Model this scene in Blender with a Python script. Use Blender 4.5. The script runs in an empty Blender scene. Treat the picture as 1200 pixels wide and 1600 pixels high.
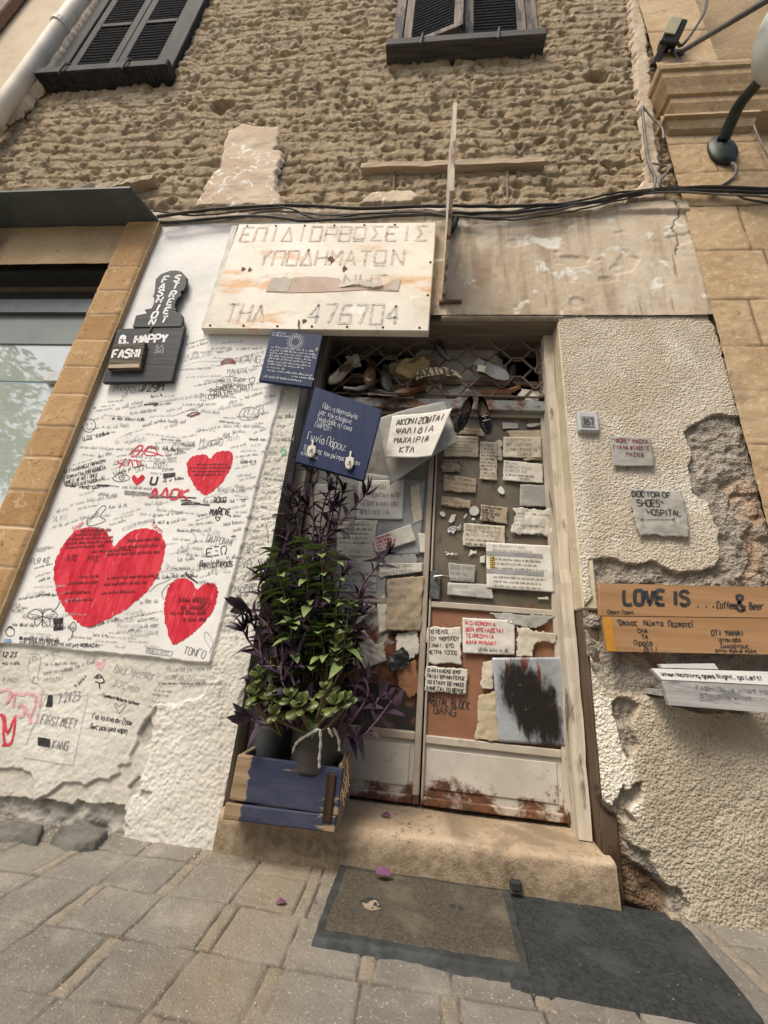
import bpy, math, random, unicodedata
import numpy as np
from mathutils import Vector, Matrix
C = bpy.context.scene.collection
SC = bpy.context.scene
random.seed(7)

# ---------------------------------------------------------------- camera, sky, sun
CAMR = np.array([[0.99362799, 0.07644821, 0.08281964],      # right
                 [-0.05183261, -0.34255794, 0.9380658],     # up
                 [-0.10008398, 0.93638119, 0.33641265]])    # forward
FPX, DIST, CZ = 605.0, 1.75, 0.76
cd = bpy.data.cameras.new('camera'); cam = bpy.data.objects.new('camera', cd); C.objects.link(cam)
mw = Matrix(((CAMR[0][0], CAMR[1][0], -CAMR[2][0], 0), (CAMR[0][1], CAMR[1][1], -CAMR[2][1], -DIST),
             (CAMR[0][2], CAMR[1][2], -CAMR[2][2], CZ), (0, 0, 0, 1)))
cam.matrix_world = mw
cd.sensor_fit = 'VERTICAL'; cd.sensor_height = 36; cd.lens = FPX / 1600 * 36
cd.clip_start = 0.02; cd.clip_end = 500
SC.camera = cam

SUN_EL, SUN_AZ = math.radians(56), math.radians(214)   # azimuth clockwise from +y: the sun stands behind the camera and to the left
w = bpy.data.worlds.new('World'); SC.world = w; w.use_nodes = True
nt = w.node_tree; bg = nt.nodes['Background']
sky = nt.nodes.new('ShaderNodeTexSky'); sky.sky_type = 'NISHITA'; sky.sun_disc = False
sky.sun_elevation = SUN_EL; sky.sun_rotation = SUN_AZ; sky.dust_density = 4.0; sky.ozone_density = .6; sky.air_density = 1.2
nt.links.new(sky.outputs[0], bg.inputs[0]); bg.inputs[1].default_value = 0.12
sd = bpy.data.lights.new('sun', 'SUN'); sun = bpy.data.objects.new('sun', sd); C.objects.link(sun)
sd.energy = 2.3; sd.angle = math.radians(24); sd.color = (1, .91, .77)
sv = Vector((math.sin(SUN_AZ) * math.cos(SUN_EL), math.cos(SUN_AZ) * math.cos(SUN_EL), math.sin(SUN_EL)))
sun.rotation_euler = sv.to_track_quat('Z', 'Y').to_euler(); sun.location = sv * 40
SC.view_settings.view_transform = 'Standard'; SC.view_settings.look = 'None'
SC.view_settings.exposure = 0.6; SC.view_settings.gamma = 1
SC.cycles.use_denoising = True
SC.cycles.max_bounces = 6

# ---------------------------------------------------------------- measuring: a line of sight met with a wall plane (P) or the ground (G)
def ray(px, py):
    return CAMR[0] * (px - 600) - CAMR[1] * (py - 800) + CAMR[2] * FPX
def P(px, py, y=0.0):
    r = ray(px, py); t = (DIST + y) / r[1]
    return Vector((r[0] * t, y, CZ + r[2] * t))
def G(px, py, z=0.0):
    r = ray(px, py); t = (z - CZ) / r[2]
    return Vector((r[0] * t, r[1] * t - DIST, z))

# ---------------------------------------------------------------- noise
def _hash(i, j, seed):
    n = (i * 374761393 + j * 668265263 + seed * 974634777) & 0x7fffffff
    n = (n ^ (n >> 13)) * 1274126177 & 0x7fffffff
    return ((n ^ (n >> 16)) & 0xffff) / 65535.0
def vn(x, y, s, seed=0):
    x = np.asarray(x, float) / s; y = np.asarray(y, float) / s
    i = np.floor(x).astype(np.int64); j = np.floor(y).astype(np.int64)
    u = x - i; v = y - j; u = u * u * (3 - 2 * u); v = v * v * (3 - 2 * v)
    a = _hash(i, j, seed); b = _hash(i + 1, j, seed); c = _hash(i, j + 1, seed); d = _hash(i + 1, j + 1, seed)
    return (a * (1 - u) + b * u) * (1 - v) + (c * (1 - u) + d * u) * v
def fbm(x, y, s, o=4, seed=0, g=.5):
    t = 0; amp = 1; n = 0
    for k in range(o):
        t = t + amp * vn(x, y, s, seed + k * 17); n += amp; amp *= g; s *= .5
    return t / n
def worley(x, y, s, seed=0):
    x = np.asarray(x, float) / s; y = np.asarray(y, float) / s
    i0 = np.floor(x).astype(np.int64); j0 = np.floor(y).astype(np.int64)
    d1 = np.full(x.shape, 9.); d2 = np.full(x.shape, 9.); idv = np.zeros(x.shape)
    for di in (-1, 0, 1):
        for dj in (-1, 0, 1):
            i = i0 + di; j = j0 + dj
            px = i + .15 + .7 * _hash(i, j, seed); py = j + .15 + .7 * _hash(i, j, seed + 5)
            d = np.hypot(px - x, py - y); h = _hash(i, j, seed + 9)
            m = d < d1
            d2 = np.where(m, d1, np.minimum(d2, d)); idv = np.where(m, h, idv); d1 = np.where(m, d, d1)
    return d1, d2, idv
def spatter(x, y, s, seed=0):
    """rounded clots of unequal height, as in thrown render"""
    w = .9 * s
    d1, d2, i = worley(x + w * (vn(x, y, s * 2.1, seed + 40) - .5), y + w * (vn(x, y, s * 2.3, seed + 41) - .5), s, seed)
    return sstep(.85, .08, d1) * (.35 + .65 * i)
def sstep(a, b, x):
    t = np.clip((x - a) / (b - a), 0, 1); return t * t * (3 - 2 * t)
def sdist(X, Z, poly):
    """signed distance to a polygon, positive inside"""
    p = np.array([(q[0], q[1]) for q in poly], float); n = len(p)
    d = np.full(X.shape, 1e9); ins = np.zeros(X.shape, bool)
    for k in range(n):
        a = p[k]; b = p[(k + 1) % n]; e = b - a
        t = np.clip(((X - a[0]) * e[0] + (Z - a[1]) * e[1]) / max(e @ e, 1e-12), 0, 1)
        d = np.minimum(d, np.hypot(X - a[0] - t * e[0], Z - a[1] - t * e[1]))
        if a[1] != b[1]:
            c = ((a[1] > Z) != (b[1] > Z)) & (X < (b[0] - a[0]) * (Z - a[1]) / (b[1] - a[1]) + a[0])
            ins ^= c
    return np.where(ins, d, -d)
def wpoly(pts, y=0.0):
    return [(P(a, b, y).x, P(a, b, y).z) for a, b in pts]

# ---------------------------------------------------------------- objects
def tag(o, label=None, cat=None, group=None, kind=None):
    if label: o['label'] = label
    if cat: o['category'] = cat
    if group: o['group'] = group
    if kind: o['kind'] = kind
    return o
def link(name, me, mats, parent=None, smooth=False, base=None):
    """link a mesh built in world coordinates; its origin goes to the foot of its bounds"""
    n = len(me.vertices)
    co = np.empty(n * 3, np.float32); me.vertices.foreach_get('co', co); co = co.reshape(-1, 3)
    lo = co.min(0); hi = co.max(0)
    org = np.array([(lo[0] + hi[0]) / 2, (lo[1] + hi[1]) / 2, lo[2]]) if base is None else np.array(base, float)
    me.vertices.foreach_set('co', (co - org).astype(np.float32).ravel())
    if smooth: me.polygons.foreach_set('use_smooth', np.ones(len(me.polygons), bool))
    me.update()
    for m in (mats if isinstance(mats, (list, tuple)) else [mats]): me.materials.append(m)
    o = bpy.data.objects.new(name, me); C.objects.link(o); o.location = Vector([float(v) for v in org])
    if parent is not None:
        o.parent = parent
        pw = parent['_w'] if '_w' in parent else tuple(parent.location)
        o.matrix_parent_inverse = Matrix.Translation(Vector([-float(v) for v in pw]))
    o['_w'] = [float(v) for v in org]
    return o
def empty(name, loc, label, cat, group=None):
    o = bpy.data.objects.new(name, None); C.objects.link(o); o.location = loc; o['_w'] = list(loc)
    o.empty_display_size = .05
    return tag(o, label, cat, group)
class MB:
    """collects geometry for ONE mesh object"""
    def __init__(s): s.v = []; s.f = []; s.mi = []; s.cur = 0
    def add(s, vs, fs):
        n = len(s.v); s.v += [tuple(float(c) for c in v) for v in vs]
        s.f += [tuple(i + n for i in f) for f in fs]; s.mi += [s.cur] * len(fs)
    def box(s, a, b, M=None, bev=0.0):
        x0, x1 = sorted((a[0], b[0])); y0, y1 = sorted((a[1], b[1])); z0, z1 = sorted((a[2], b[2]))
        e = min(bev, (x1 - x0) * .4, (y1 - y0) * .4, (z1 - z0) * .4)
        if e <= 0:
            vs = [(x, y, z) for z in (z0, z1) for y in (y0, y1) for x in (x0, x1)]
            fs = [(0, 2, 3, 1), (4, 5, 7, 6), (0, 1, 5, 4), (2, 6, 7, 3), (0, 4, 6, 2), (1, 3, 7, 5)]
        else:
            vs = []; idx = {}
            for k in (0, 1):
                for j in (0, 1):
                    for i in (0, 1):
                        p = (x0 if i == 0 else x1, y0 if j == 0 else y1, z0 if k == 0 else z1)
                        d = (e if i == 0 else -e, e if j == 0 else -e, e if k == 0 else -e)
                        for ax in range(3):
                            q = [p[c] + (d[c] if c != ax else 0) for c in range(3)]
                            idx[i, j, k, ax] = len(vs); vs.append(tuple(q))
            g = lambda i, j, k, ax: idx[i, j, k, ax]
            fs = [(g(0,0,0,0), g(0,0,1,0), g(0,1,1,0), g(0,1,0,0)), (g(1,0,0,0), g(1,1,0,0), g(1,1,1,0), g(1,0,1,0)),
                  (g(0,0,0,1), g(1,0,0,1), g(1,0,1,1), g(0,0,1,1)), (g(0,1,0,1), g(0,1,1,1), g(1,1,1,1), g(1,1,0,1)),
                  (g(0,0,0,2), g(0,1,0,2), g(1,1,0,2), g(1,0,0,2)), (g(0,0,1,2), g(1,0,1,2), g(1,1,1,2), g(0,1,1,2))]
            for a1, a2, ax in ((0, 1, 2), (1, 2, 0), (2, 0, 1)):
                for p in (0, 1):
                    for q in (0, 1):
                        c0 = [0, 0, 0]; c0[a1] = p; c0[a2] = q; c1 = list(c0); c1[ax] = 1
                        fs.append((g(*c0, a1), g(*c1, a1), g(*c1, a2), g(*c0, a2)))
            for i in (0, 1):
                for j in (0, 1):
                    for k in (0, 1): fs.append((g(i, j, k, 0), g(i, j, k, 1), g(i, j, k, 2)))
        if M is not None: vs = [M @ Vector(v) for v in vs]
        s.add(vs, fs); return s
    def prism(s, poly, y0, y1):
        """outline given as (x, z) points, from depth y0 (front) to y1"""
        n = len(poly); s.add([(x, y0, z) for x, z in poly] + [(x, y1, z) for x, z in poly],
              [tuple(range(n)), tuple(range(2 * n - 1, n - 1, -1))] + [(i, i + n, (i + 1) % n + n, (i + 1) % n) for i in range(n)])
        return s
    def tube(s, pts, r, n=8, cap=True):
        pts = [Vector(p) for p in pts]; rs = r if isinstance(r, (list, tuple)) else [r] * len(pts)
        vs = []; fs = []; prev = None
        for i, p in enumerate(pts):
            t = (pts[min(i + 1, len(pts) - 1)] - pts[max(i - 1, 0)])
            t = t.normalized() if t.length > 1e-9 else Vector((0, 0, 1))
            if prev is None:
                a = Vector((0, 0, 1)) if abs(t.z) < .9 else Vector((1, 0, 0)); u = t.cross(a).normalized()
            else:
                u = prev - t * prev.dot(t); u = u.normalized() if u.length > 1e-6 else t.orthogonal().normalized()
            prev = u; v = t.cross(u)
            for k in range(n):
                a = 2 * math.pi * k / n; vs.append(p + (u * math.cos(a) + v * math.sin(a)) * rs[i])
        for i in range(len(pts) - 1):
            for k in range(n):
                fs.append((i * n + k, i * n + (k + 1) % n, (i + 1) * n + (k + 1) % n, (i + 1) * n + k))
        if cap: fs += [tuple(range(n - 1, -1, -1)), tuple(range((len(pts) - 1) * n, len(pts) * n))]
        s.add(vs, fs); return s
    def lathe(s, prof, n=24, M=None, cap=True):
        """profile of (radius, height)"""
        vs = []; fs = []
        for r, z in prof:
            for k in range(n):
                a = 2 * math.pi * k / n; vs.append(Vector((r * math.cos(a), r * math.sin(a), z)))
        for i in range(len(prof) - 1):
            for k in range(n): fs.append((i * n + k, i * n + (k + 1) % n, (i + 1) * n + (k + 1) % n, (i + 1) * n + k))
        if cap: fs += [tuple(range(n - 1, -1, -1)), tuple(range((len(prof) - 1) * n, len(prof) * n))]
        if M is not None: vs = [M @ v for v in vs]
        s.add(vs, fs); return s
    def build(s, name, mats, parent=None, smooth=False, base=None):
        me = bpy.data.meshes.new(name); me.from_pydata(s.v, [], s.f)
        if any(s.mi): me.polygons.foreach_set('material_index', np.array(s.mi, np.int32))
        return link(name, me, mats, parent, smooth, base)
def cr(pts, n=6, closed=False):
    """Catmull-Rom through points of any dimension"""
    p = [np.array(q, float) for q in pts]; out = []; m = len(p)
    for i in range(m if closed else m - 1):
        if closed: a, b, c, d = p[(i - 1) % m], p[i], p[(i + 1) % m], p[(i + 2) % m]
        else: a, b, c, d = p[max(i - 1, 0)], p[i], p[i + 1], p[min(i + 2, m - 1)]
        for k in range(n):
            t = k / n
            out.append(.5 * ((2 * b) + (c - a) * t + (2 * a - 5 * b + 4 * c - d) * t * t + (3 * b - a - 3 * c + d) * t ** 3))
    if not closed: out.append(p[-1])
    return out
def sheet(name, x0, x1, z0, z1, step, fun, mats, parent=None, keep=None, flat=None, smooth=True, ground=False):
    """a relief: grid over x/z (or x/y of the ground), fun gives (height outward, {attribute: values})"""
    nx = max(2, int(round((x1 - x0) / step)) + 1); nz = max(2, int(round((z1 - z0) / step)) + 1)
    X, Z = np.meshgrid(np.linspace(x0, x1, nx), np.linspace(z0, z1, nz))
    h, at = fun(X, Z)
    co = np.stack([X, Z, h] if ground else [X, -h, Z], -1).reshape(-1, 3)
    i = np.arange(nz - 1)[:, None] * nx + np.arange(nx - 1)[None, :]
    q = np.stack([i, i + 1, i + nx + 1, i + nx], -1).reshape(-1, 4)
    if keep is not None:
        k = keep(X, Z); kq = (k[:-1, :-1] & k[1:, :-1] & k[:-1, 1:] & k[1:, 1:]).reshape(-1); q = q[kq]
        used = np.zeros(nx * nz, bool); used[q.ravel()] = True
        mp = np.cumsum(used) - 1; q = mp[q]; co = co[used]
    else: used = None
    me = bpy.data.meshes.new(name); me.vertices.add(len(co)); me.vertices.foreach_set('co', co.astype(np.float32).ravel())
    me.loops.add(q.size); me.loops.foreach_set('vertex_index', q.astype(np.int32).ravel())
    me.polygons.add(len(q)); me.polygons.foreach_set('loop_start', np.arange(0, q.size, 4, dtype=np.int32))
    me.update(calc_edges=True)
    for nme, val in at.items():
        a = me.attributes.new(nme, 'FLOAT', 'POINT'); val = np.broadcast_to(val, X.shape).reshape(-1)
        a.data.foreach_set('value', (val if used is None else val[used]).astype(np.float32))
    return link(name, me, mats, parent, smooth)

# ---------------------------------------------------------------- materials
def _n(nt, t, **k):
    n = nt.nodes.new(t)
    for a, v in k.items(): setattr(n, a, v)
    return n
class Mat:
    """small builder for node materials"""
    def __init__(s, name, rough=.8, metal=0.0, spec=.3):
        s.m = bpy.data.materials.new(name); s.m.use_nodes = True; s.nt = s.m.node_tree
        s.b = s.nt.nodes['Principled BSDF']; s.b.inputs['Roughness'].default_value = rough
        s.b.inputs['Metallic'].default_value = metal; s.b.inputs['Specular IOR Level'].default_value = spec
        s.tc = _n(s.nt, 'ShaderNodeTexCoord'); s.h = None; s.L = s.nt.links.new
    def vec(s, scale=(1, 1, 1), rot=(0, 0, 0)):
        m = _n(s.nt, 'ShaderNodeMapping'); m.inputs['Scale'].default_value = scale; m.inputs['Rotation'].default_value = rot
        s.L(s.tc.outputs['Object'], m.inputs[0]); return m.outputs[0]
    def noise(s, scale, det=4, rough=.6, dist=0.0, st=(1, 1, 1), rot=(0, 0, 0), seed=0):
        n = _n(s.nt, 'ShaderNodeTexNoise', noise_dimensions='4D'); n.inputs['Scale'].default_value = scale; n.inputs['Detail'].default_value = det
        n.inputs['Roughness'].default_value = rough; n.inputs['Distortion'].default_value = dist; n.inputs['W'].default_value = seed * 3.7
        s.L(s.vec(st, rot), n.inputs['Vector']); return n.outputs[0]
    def voro(s, scale, feat='F1', st=(1, 1, 1), out=0):
        n = _n(s.nt, 'ShaderNodeTexVoronoi', feature=feat); n.inputs['Scale'].default_value = scale
        s.L(s.vec(st), n.inputs['Vector']); return n.outputs[out]
    def attr(s, name):
        return _n(s.nt, 'ShaderNodeAttribute', attribute_name=name).outputs['Fac']
    def ramp(s, f, a, b, lo=0.0, hi=1.0):
        n = _n(s.nt, 'ShaderNodeMapRange'); n.interpolation_type = 'SMOOTHSTEP'
        s.L(f, n.inputs[0]); n.inputs[1].default_value = a; n.inputs[2].default_value = b
        n.inputs[3].default_value = lo; n.inputs[4].default_value = hi; return n.outputs[0]
    def math(s, op, a, b=0.0):
        n = _n(s.nt, 'ShaderNodeMath', operation=op)
        for k, v in ((0, a), (1, b)):
            if isinstance(v, (int, float)): n.inputs[k].default_value = v
            else: s.L(v, n.inputs[k])
        return n.outputs[0]
    def mix(s, f, a, b, mode='MIX'):
        n = _n(s.nt, 'ShaderNodeMix', data_type='RGBA', blend_type=mode)
        for i, v in ((0, f), (6, a), (7, b)):
            if isinstance(v, (int, float)): n.inputs[i].default_value = v
            elif isinstance(v, (tuple, list)): n.inputs[i].default_value = (*v[:3], 1)
            else: s.L(v, n.inputs[i])
        return n.outputs[2]
    def sep(s):
        n = _n(s.nt, 'ShaderNodeSeparateXYZ'); s.L(s.tc.outputs['Object'], n.inputs[0]); return n.outputs
    def col(s, c):
        if isinstance(c, (tuple, list)): s.b.inputs['Base Color'].default_value = (*c[:3], 1)
        else: s.L(c, s.b.inputs['Base Color'])
        return s
    def rough(s, r): s.L(r, s.b.inputs['Roughness']); return s
    def bump(s, h, dist=.002, strength=1.0):
        n = _n(s.nt, 'ShaderNodeBump'); n.inputs['Distance'].default_value = dist; n.inputs['Strength'].default_value = strength
        s.L(h, n.inputs['Height'])
        if s.h is not None: s.L(s.h, n.inputs['Normal'])
        s.h = n.outputs[0]; s.L(s.h, s.b.inputs['Normal']); return s
def simple(name, a, b=None, scale=8, rough=.8, metal=0, bump=.0, bscale=60, lo=.35, hi=.65, spec=.3, st=(1, 1, 1)):
    m = Mat(name, rough, metal, spec); b = b or tuple(c * .8 for c in a)
    m.col(m.mix(m.ramp(m.noise(scale, 5, st=st), lo, hi), a, b))
    if bump: m.bump(m.noise(bscale, 4, st=st, seed=2), bump)
    return m.m
# ---------------------------------------------------------------- handwriting: single-stroke letters on a grid (baseline 2, capitals to 8)
GL = {}
def _g(s):
    for line in s.strip().splitlines():
        for it in line.split(';'):
            it = it.strip()
            if it: k, v = it.split('=', 1); GL[k.strip()] = [[(int(t[i]), int(t[i + 1])) for i in range(0, len(t), 2)] for t in v.strip().split()]
_g('''A=022842 1434; B=0208283736250525 2544433202; C=47381807031232; D=020828464422 0222; E=480802 0242 0535; F=480802 0535
G=473818070312324345 4525; H=0208 4248 0545; I=2228; J=1848 3833221203; K=0208 480542; L=080242; M=0208254842; N=02084248; O=183847433212030718
P=02083847463505; Q=183847433212030718 3351; R=02083847463505 2542; S=473818070635444332 321203; T=0848 2822; U=080312324348; V=082248; W=0812253248
X=0248 0842; Y=082548 2522; Z=08480242; 0=173836341214 1417; 1=172822; 2=0718384746 4602 0242; 3=0848253544433212 1203; 4=380444 3832; 5=4808053544433202
7=084822; 8=25071838472543321203 0325; 9=1232444738180706 061545
Γ=020848; Δ=02284202; Θ=183847433212030718 1535; Λ=022842; Ξ=0848 1535 0242; Π=02084842; Σ=4808250242; Φ=2228 173746443313040617; Ψ=2228 080514344548; Ω=021204071838474432 3242
a=4642 461605031232 3243; b=0802 023243453606; c=453616050312 123243; d=4842 420312 1203051646; e=04444536160503 031242; f=483827 2722 0636; g=464130 3010 4616050312 1242; h=0802 05163645 4542
i=2622 2728; j=262110 2728; k=0802 460442; l=2822; m=0206162522 25364642; n=0206 05263645 4542; o=163645433212030516; p=0006 06364543 433202; q=4640 46160503 031242; r=0206 052646
s=461605143443 433202; t=28233242 0646; u=060312324642; v=062246; w=0612253246; x=0642 0246; y=0622 4610; z=06460242
α=46321203 0305163642; β=0008283725 2534332202; γ=062246 2220; δ=481817454332 3212030516 1636; ε=4616051424 14031242; ζ=0848050312 123230; η=0206 05263645 4540; θ=183847433212030718 1535; ι=262332
κ=0206 460442; λ=081842 0225; μ=0006 03123246 4642; ν=062246; π=0646 1612 3632; ρ=0005163645 45433202; σ=461605 05031232 324345 4536; ς=461605 0503223231; τ=0646 2622; υ=060312324346
φ=2820 1605031232434536 3616; χ=0642 0246; ψ=2820 060312324346; ω=0604031222252322 324346; .=2223; ,=2321; !=2824 2322; '=2826; :=2223 2526; -=1535; +=1535 2426; /=0148; (=381613 1332; )=183633 3312
?=07183847 472524 2322; "=1816 3836; _=0141; #=1218 3238 0646 0444; &=42071828370403 0312 123244; >=2246; <=0442; *=2127 0545 0242 0646; =''')
GL['@'] = [[(3, 5), (2, 6), (1, 5), (1, 4), (2, 3), (3, 4), (3, 6)], [(3, 4), (4, 3), (5, 4), (5, 6), (4, 8), (2, 8), (0, 6), (0, 3), (2, 1), (4, 1)]]
GL['6'] = [[(3, 8), (0, 6), (0, 3), (1, 2), (3, 2), (4, 3), (4, 4), (3, 5), (0, 5)]]
GL['ξ'] = [[(4, 8), (1, 8), (1, 6), (3, 5), (1, 5), (0, 3), (3, 2), (3, 1)]]
_LIKE = dict(zip('ΑΒΕΖΗΙΚΜΝΟΡΤΥΧο', 'ABEZHIKMNOPTYXo'))
ANG = {'Ο': [[(0, 8), (4, 8), (4, 2), (0, 2), (0, 8)]], 'Θ': [[(0, 8), (4, 8), (4, 2), (0, 2), (0, 8)], [(0, 5), (4, 5)]], 'Ω': [[(0, 3), (0, 8), (4, 8), (4, 3), (0, 3)], [(0, 2), (4, 2)]],
       'Ρ': [[(0, 2), (0, 8), (4, 8), (4, 5), (0, 5)]], '0': [[(0, 8), (4, 8), (4, 2), (0, 2), (0, 8)]], '6': [[(4, 8), (1, 8), (0, 2), (4, 2), (4, 5), (0, 5)]], 'Π': [[(0, 2), (0, 8), (4, 8), (4, 2)]]}
def glyph(ch, ang=False):
    if ang and ch in ANG: return ANG[ch]
    return GL.get(ch) or GL.get(_LIKE.get(ch, ''), None)
class Ink:
    """ribbons laid on a surface S(x, y) -> point"""
    def __init__(s): s.mb = MB()
    def stroke(s, pts, S, wd, step=.012, smooth=3):
        if smooth and len(pts) > 2: pts = cr(pts, smooth)
        p = [np.array(q, float) for q in pts]; q = [p[0]]
        for a, b in zip(p, p[1:]):
            d = np.hypot(*(b - a))
            if d < 1e-7: continue
            k = max(1, int(math.ceil(d / step)))
            q += [a + (b - a) * (j / k) for j in range(1, k + 1)]
        if len(q) < 2: return
        vs = []
        for i, c in enumerate(q):
            t = q[min(i + 1, len(q) - 1)] - q[max(i - 1, 0)]; l = np.hypot(*t)
            n = np.array([-t[1], t[0]]) / l * wd / 2 if l > 1e-9 else np.array([0, wd / 2])
            vs += [S(*(c - n)), S(*(c + n))]
        s.mb.add(vs, [(2 * i, 2 * i + 2, 2 * i + 3, 2 * i + 1) for i in range(len(q) - 1)])
    def text(s, t, S, x, y, h, wd=None, jit=.22, rot=0.0, sx=1.0, slant=0.0, smooth=3, ang=False, fit=None, stencil=False):
        u = h / 6.0; wd = wd or h * .085
        t = unicodedata.normalize('NFC', t); t = ''.join(c for d in t for c in unicodedata.normalize('NFD', d))
        adv = lambda c: 0 if unicodedata.combining(c) else (3.0 if c in ' ' else 3.6 if c in "Iil.,!':ι|1" else 6.6 if c in 'mwMW@Ωω' else 5.5)
        tot = sum(adv(c) for c in t) * u * sx
        if fit and tot > fit: sx *= fit / tot
        cx = 0.0; ca, sa = math.cos(rot), math.sin(rot); R = random.random
        for c in t:
            if unicodedata.combining(c):
                ch = [[(-3.2, 7.2), (-2.4, 8.6)]] if jit < 9 else []
                g = ch; off = 0
            else:
                g = glyph(c, ang); off = -1.0 if c in "Iil.,!':ι|1" else 0
            if g:
                wob = (R() - .5) * jit * 1.6; k = 1 + (R() - .5) * jit * .5; sh = slant + (R() - .5) * jit * .3
                for st in g:
                    pts = []
                    for gx, gy in st:
                        jx = gx + off + (R() - .5) * jit; jy = (gy - 2) * k + wob + (R() - .5) * jit
                        lx = (cx / (u * sx) + jx + sh * jy) * u * sx; ly = jy * u
                        pts.append((x + lx * ca - ly * sa, y + lx * sa + ly * ca))
                    s.stroke(pts, S, wd * (.85 + .3 * R()), smooth=smooth)
            cx += adv(c) * u * sx
        return tot
    def scribble(s, S, x, y, length, h, wd=None, rot=0.0):
        """an illegible line of cursive"""
        wd = wd or min(h * .07, .0032); ca, sa = math.cos(rot), math.sin(rot); R = random.random; cx = 0
        while cx < length:
            nl = random.randint(2, 8); pts = []
            for k in range(nl):
                a = h * (.45 + .35 * R()) ; m = random.randint(0, 4); b = h * .25
                if R() < .16: a = h
                if m == 0: L = [(0, 0), (.4, a), (.8, 0)]
                elif m == 1: L = [(0, a * .8), (.1, 0), (.6, 0), (.7, a * .8), (.8, 0)]
                elif m == 2: L = [(0, .3 * a), (.3, a), (.7, .6 * a), (.4, 0), (0, .3 * a), (.8, 0)]
                elif m == 3: L = [(0, 0), (.1, a), (.2, 0), (.4, .8 * a), (.6, 0)]
                else: L = [(0, a), (.2, 0), (.5, -.3 * a if R() < .3 else 0), (.7, .2 * a)]
                for qx, qy in L: pts.append((cx + qx * b * 1.5 + (R() - .5) * b * .3, qy + (R() - .5) * h * .12))
                cx += b * 1.3
                if R() < .35:
                    s.stroke([(x + p * ca - q * sa, y + p * sa + q * ca) for p, q in pts], S, wd, smooth=2); pts = []
            if len(pts) > 1: s.stroke([(x + p * ca - q * sa, y + p * sa + q * ca) for p, q in pts], S, wd, smooth=2)
            cx += h * (.3 + .3 * R())
    def build(s, name, mat, parent):
        return s.mb.build(name, mat, parent) if s.mb.v else None

# ---------------------------------------------------------------- the materials of the place
INK = simple('ink', (.022, .021, .024), (.05, .05, .055), 30, .7)
INKF = simple('faded_ink', (.16, .16, .17), (.3, .3, .3), 25, .8)
INKG = simple('grey_ink', (.34, .335, .33), (.5, .5, .49), 25, .8)
REDP = simple('red_marker', (.5, .02, .045), (.62, .07, .1), 20, .7)
DRED = simple('dark_red_ink', (.16, .012, .02), (.24, .03, .04), 20, .7)
PINKP = simple('pink_marker', (.6, .3, .33), (.68, .42, .44), 20, .7)
BLUEP = simple('blue_marker', (.25, .4, .62), None, 20, .7)
GREENP = simple('green_marker', (.18, .5, .3), None, 20, .7)
WHITEP = simple('white_lettering', (.78, .78, .76), (.68, .68, .67), 30, .6)
PALEP = simple('pale_pencil', (.55, .57, .6), (.42, .45, .5), 30, .7)

def m_adobe():
    m = Mat('adobe_mud', .95, spec=.1)
    c = m.mix(m.ramp(m.noise(2.2, 5), .35, .65), (.51, .38, .235), (.62, .48, .31))
    c = m.mix(m.ramp(m.noise(14, 5, seed=1), .4, .68), c, (.67, .54, .365))
    c = m.mix(m.ramp(m.noise(45, 4, .7, st=(.8, 1, 1.6), seed=2), .52, .62), c, (.72, .6, .43))
    c = m.mix(m.ramp(m.noise(52, 5, .72, st=(.8, 1, 1.3), seed=3), .56, .66), c, (.27, .185, .105))
    c = m.mix(m.attr('wear'), c, (.55, .44, .32))
    m.col(c); m.bump(m.noise(52, 8, .85, st=(.75, 1, 1.3)), .022); m.bump(m.noise(110, 4, .7, st=(.7, 1, 2)), .012); return m.m
def m_stucco():
    m = Mat('roughcast', .92, spec=.15)
    up = m.mix(m.ramp(m.noise(3, 4), .35, .65), (.49, .42, .325), (.57, .505, .41))
    up = m.mix(m.ramp(m.noise(7, 6, dist=.5, seed=4), .55, .7, 0, .7), up, (.42, .37, .3)); up = m.mix(m.ramp(m.noise(3.5, 6, dist=.7, seed=15), .53, .68, 0, .75), up, (.68, .63, .54))
    lowr = m.mix(m.ramp(m.noise(4, 4, seed=5), .35, .65), (.40, .34, .255), (.48, .42, .325))
    up = m.mix(m.attr('low'), up, lowr)
    up = m.mix(m.attr('pale'), up, (.76, .71, .6))
    st = m.mix(m.voro(11, out=1), (.36, .22, .14), (.42, .36, .29))
    st = m.mix(m.ramp(m.noise(6, 4, seed=6), .5, .62), st, (.25, .2, .16))
    st = m.mix(m.ramp(m.noise(22, 5, seed=7), .55, .7), st, (.5, .42, .33))
    gr = m.mix(m.ramp(m.noise(20, 5, seed=8), .35, .65), (.27, .245, .21), (.38, .345, .29))
    c = m.mix(m.attr('rubble'), up, st); c = m.mix(m.attr('mortar'), c, gr)
    c = m.mix(m.attr('earth'), c, m.mix(m.ramp(m.noise(25, 5, seed=9), .35, .7), (.105, .066, .04), (.19, .135, .09)))
    c = m.mix(m.ramp(m.noise(75, 4, .7, seed=10), .57, .68), c, m.mix(.45, c, (.15, .115, .08))); c = m.mix(m.ramp(m.noise(85, 3, seed=14), .62, .72), c, m.mix(.4, c, (.8, .74, .62)))
    m.col(c); v = m.voro(80); v2 = m.voro(150); m.bump(m.math('ADD', m.math('MULTIPLY', m.ramp(v, .75, .1), m.noise(25, 3, seed=11)), m.math('MULTIPLY', m.ramp(v2, .8, .1), .25)), .0075); m.bump(m.noise(150, 4, .65), .003); return m.m
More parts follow.
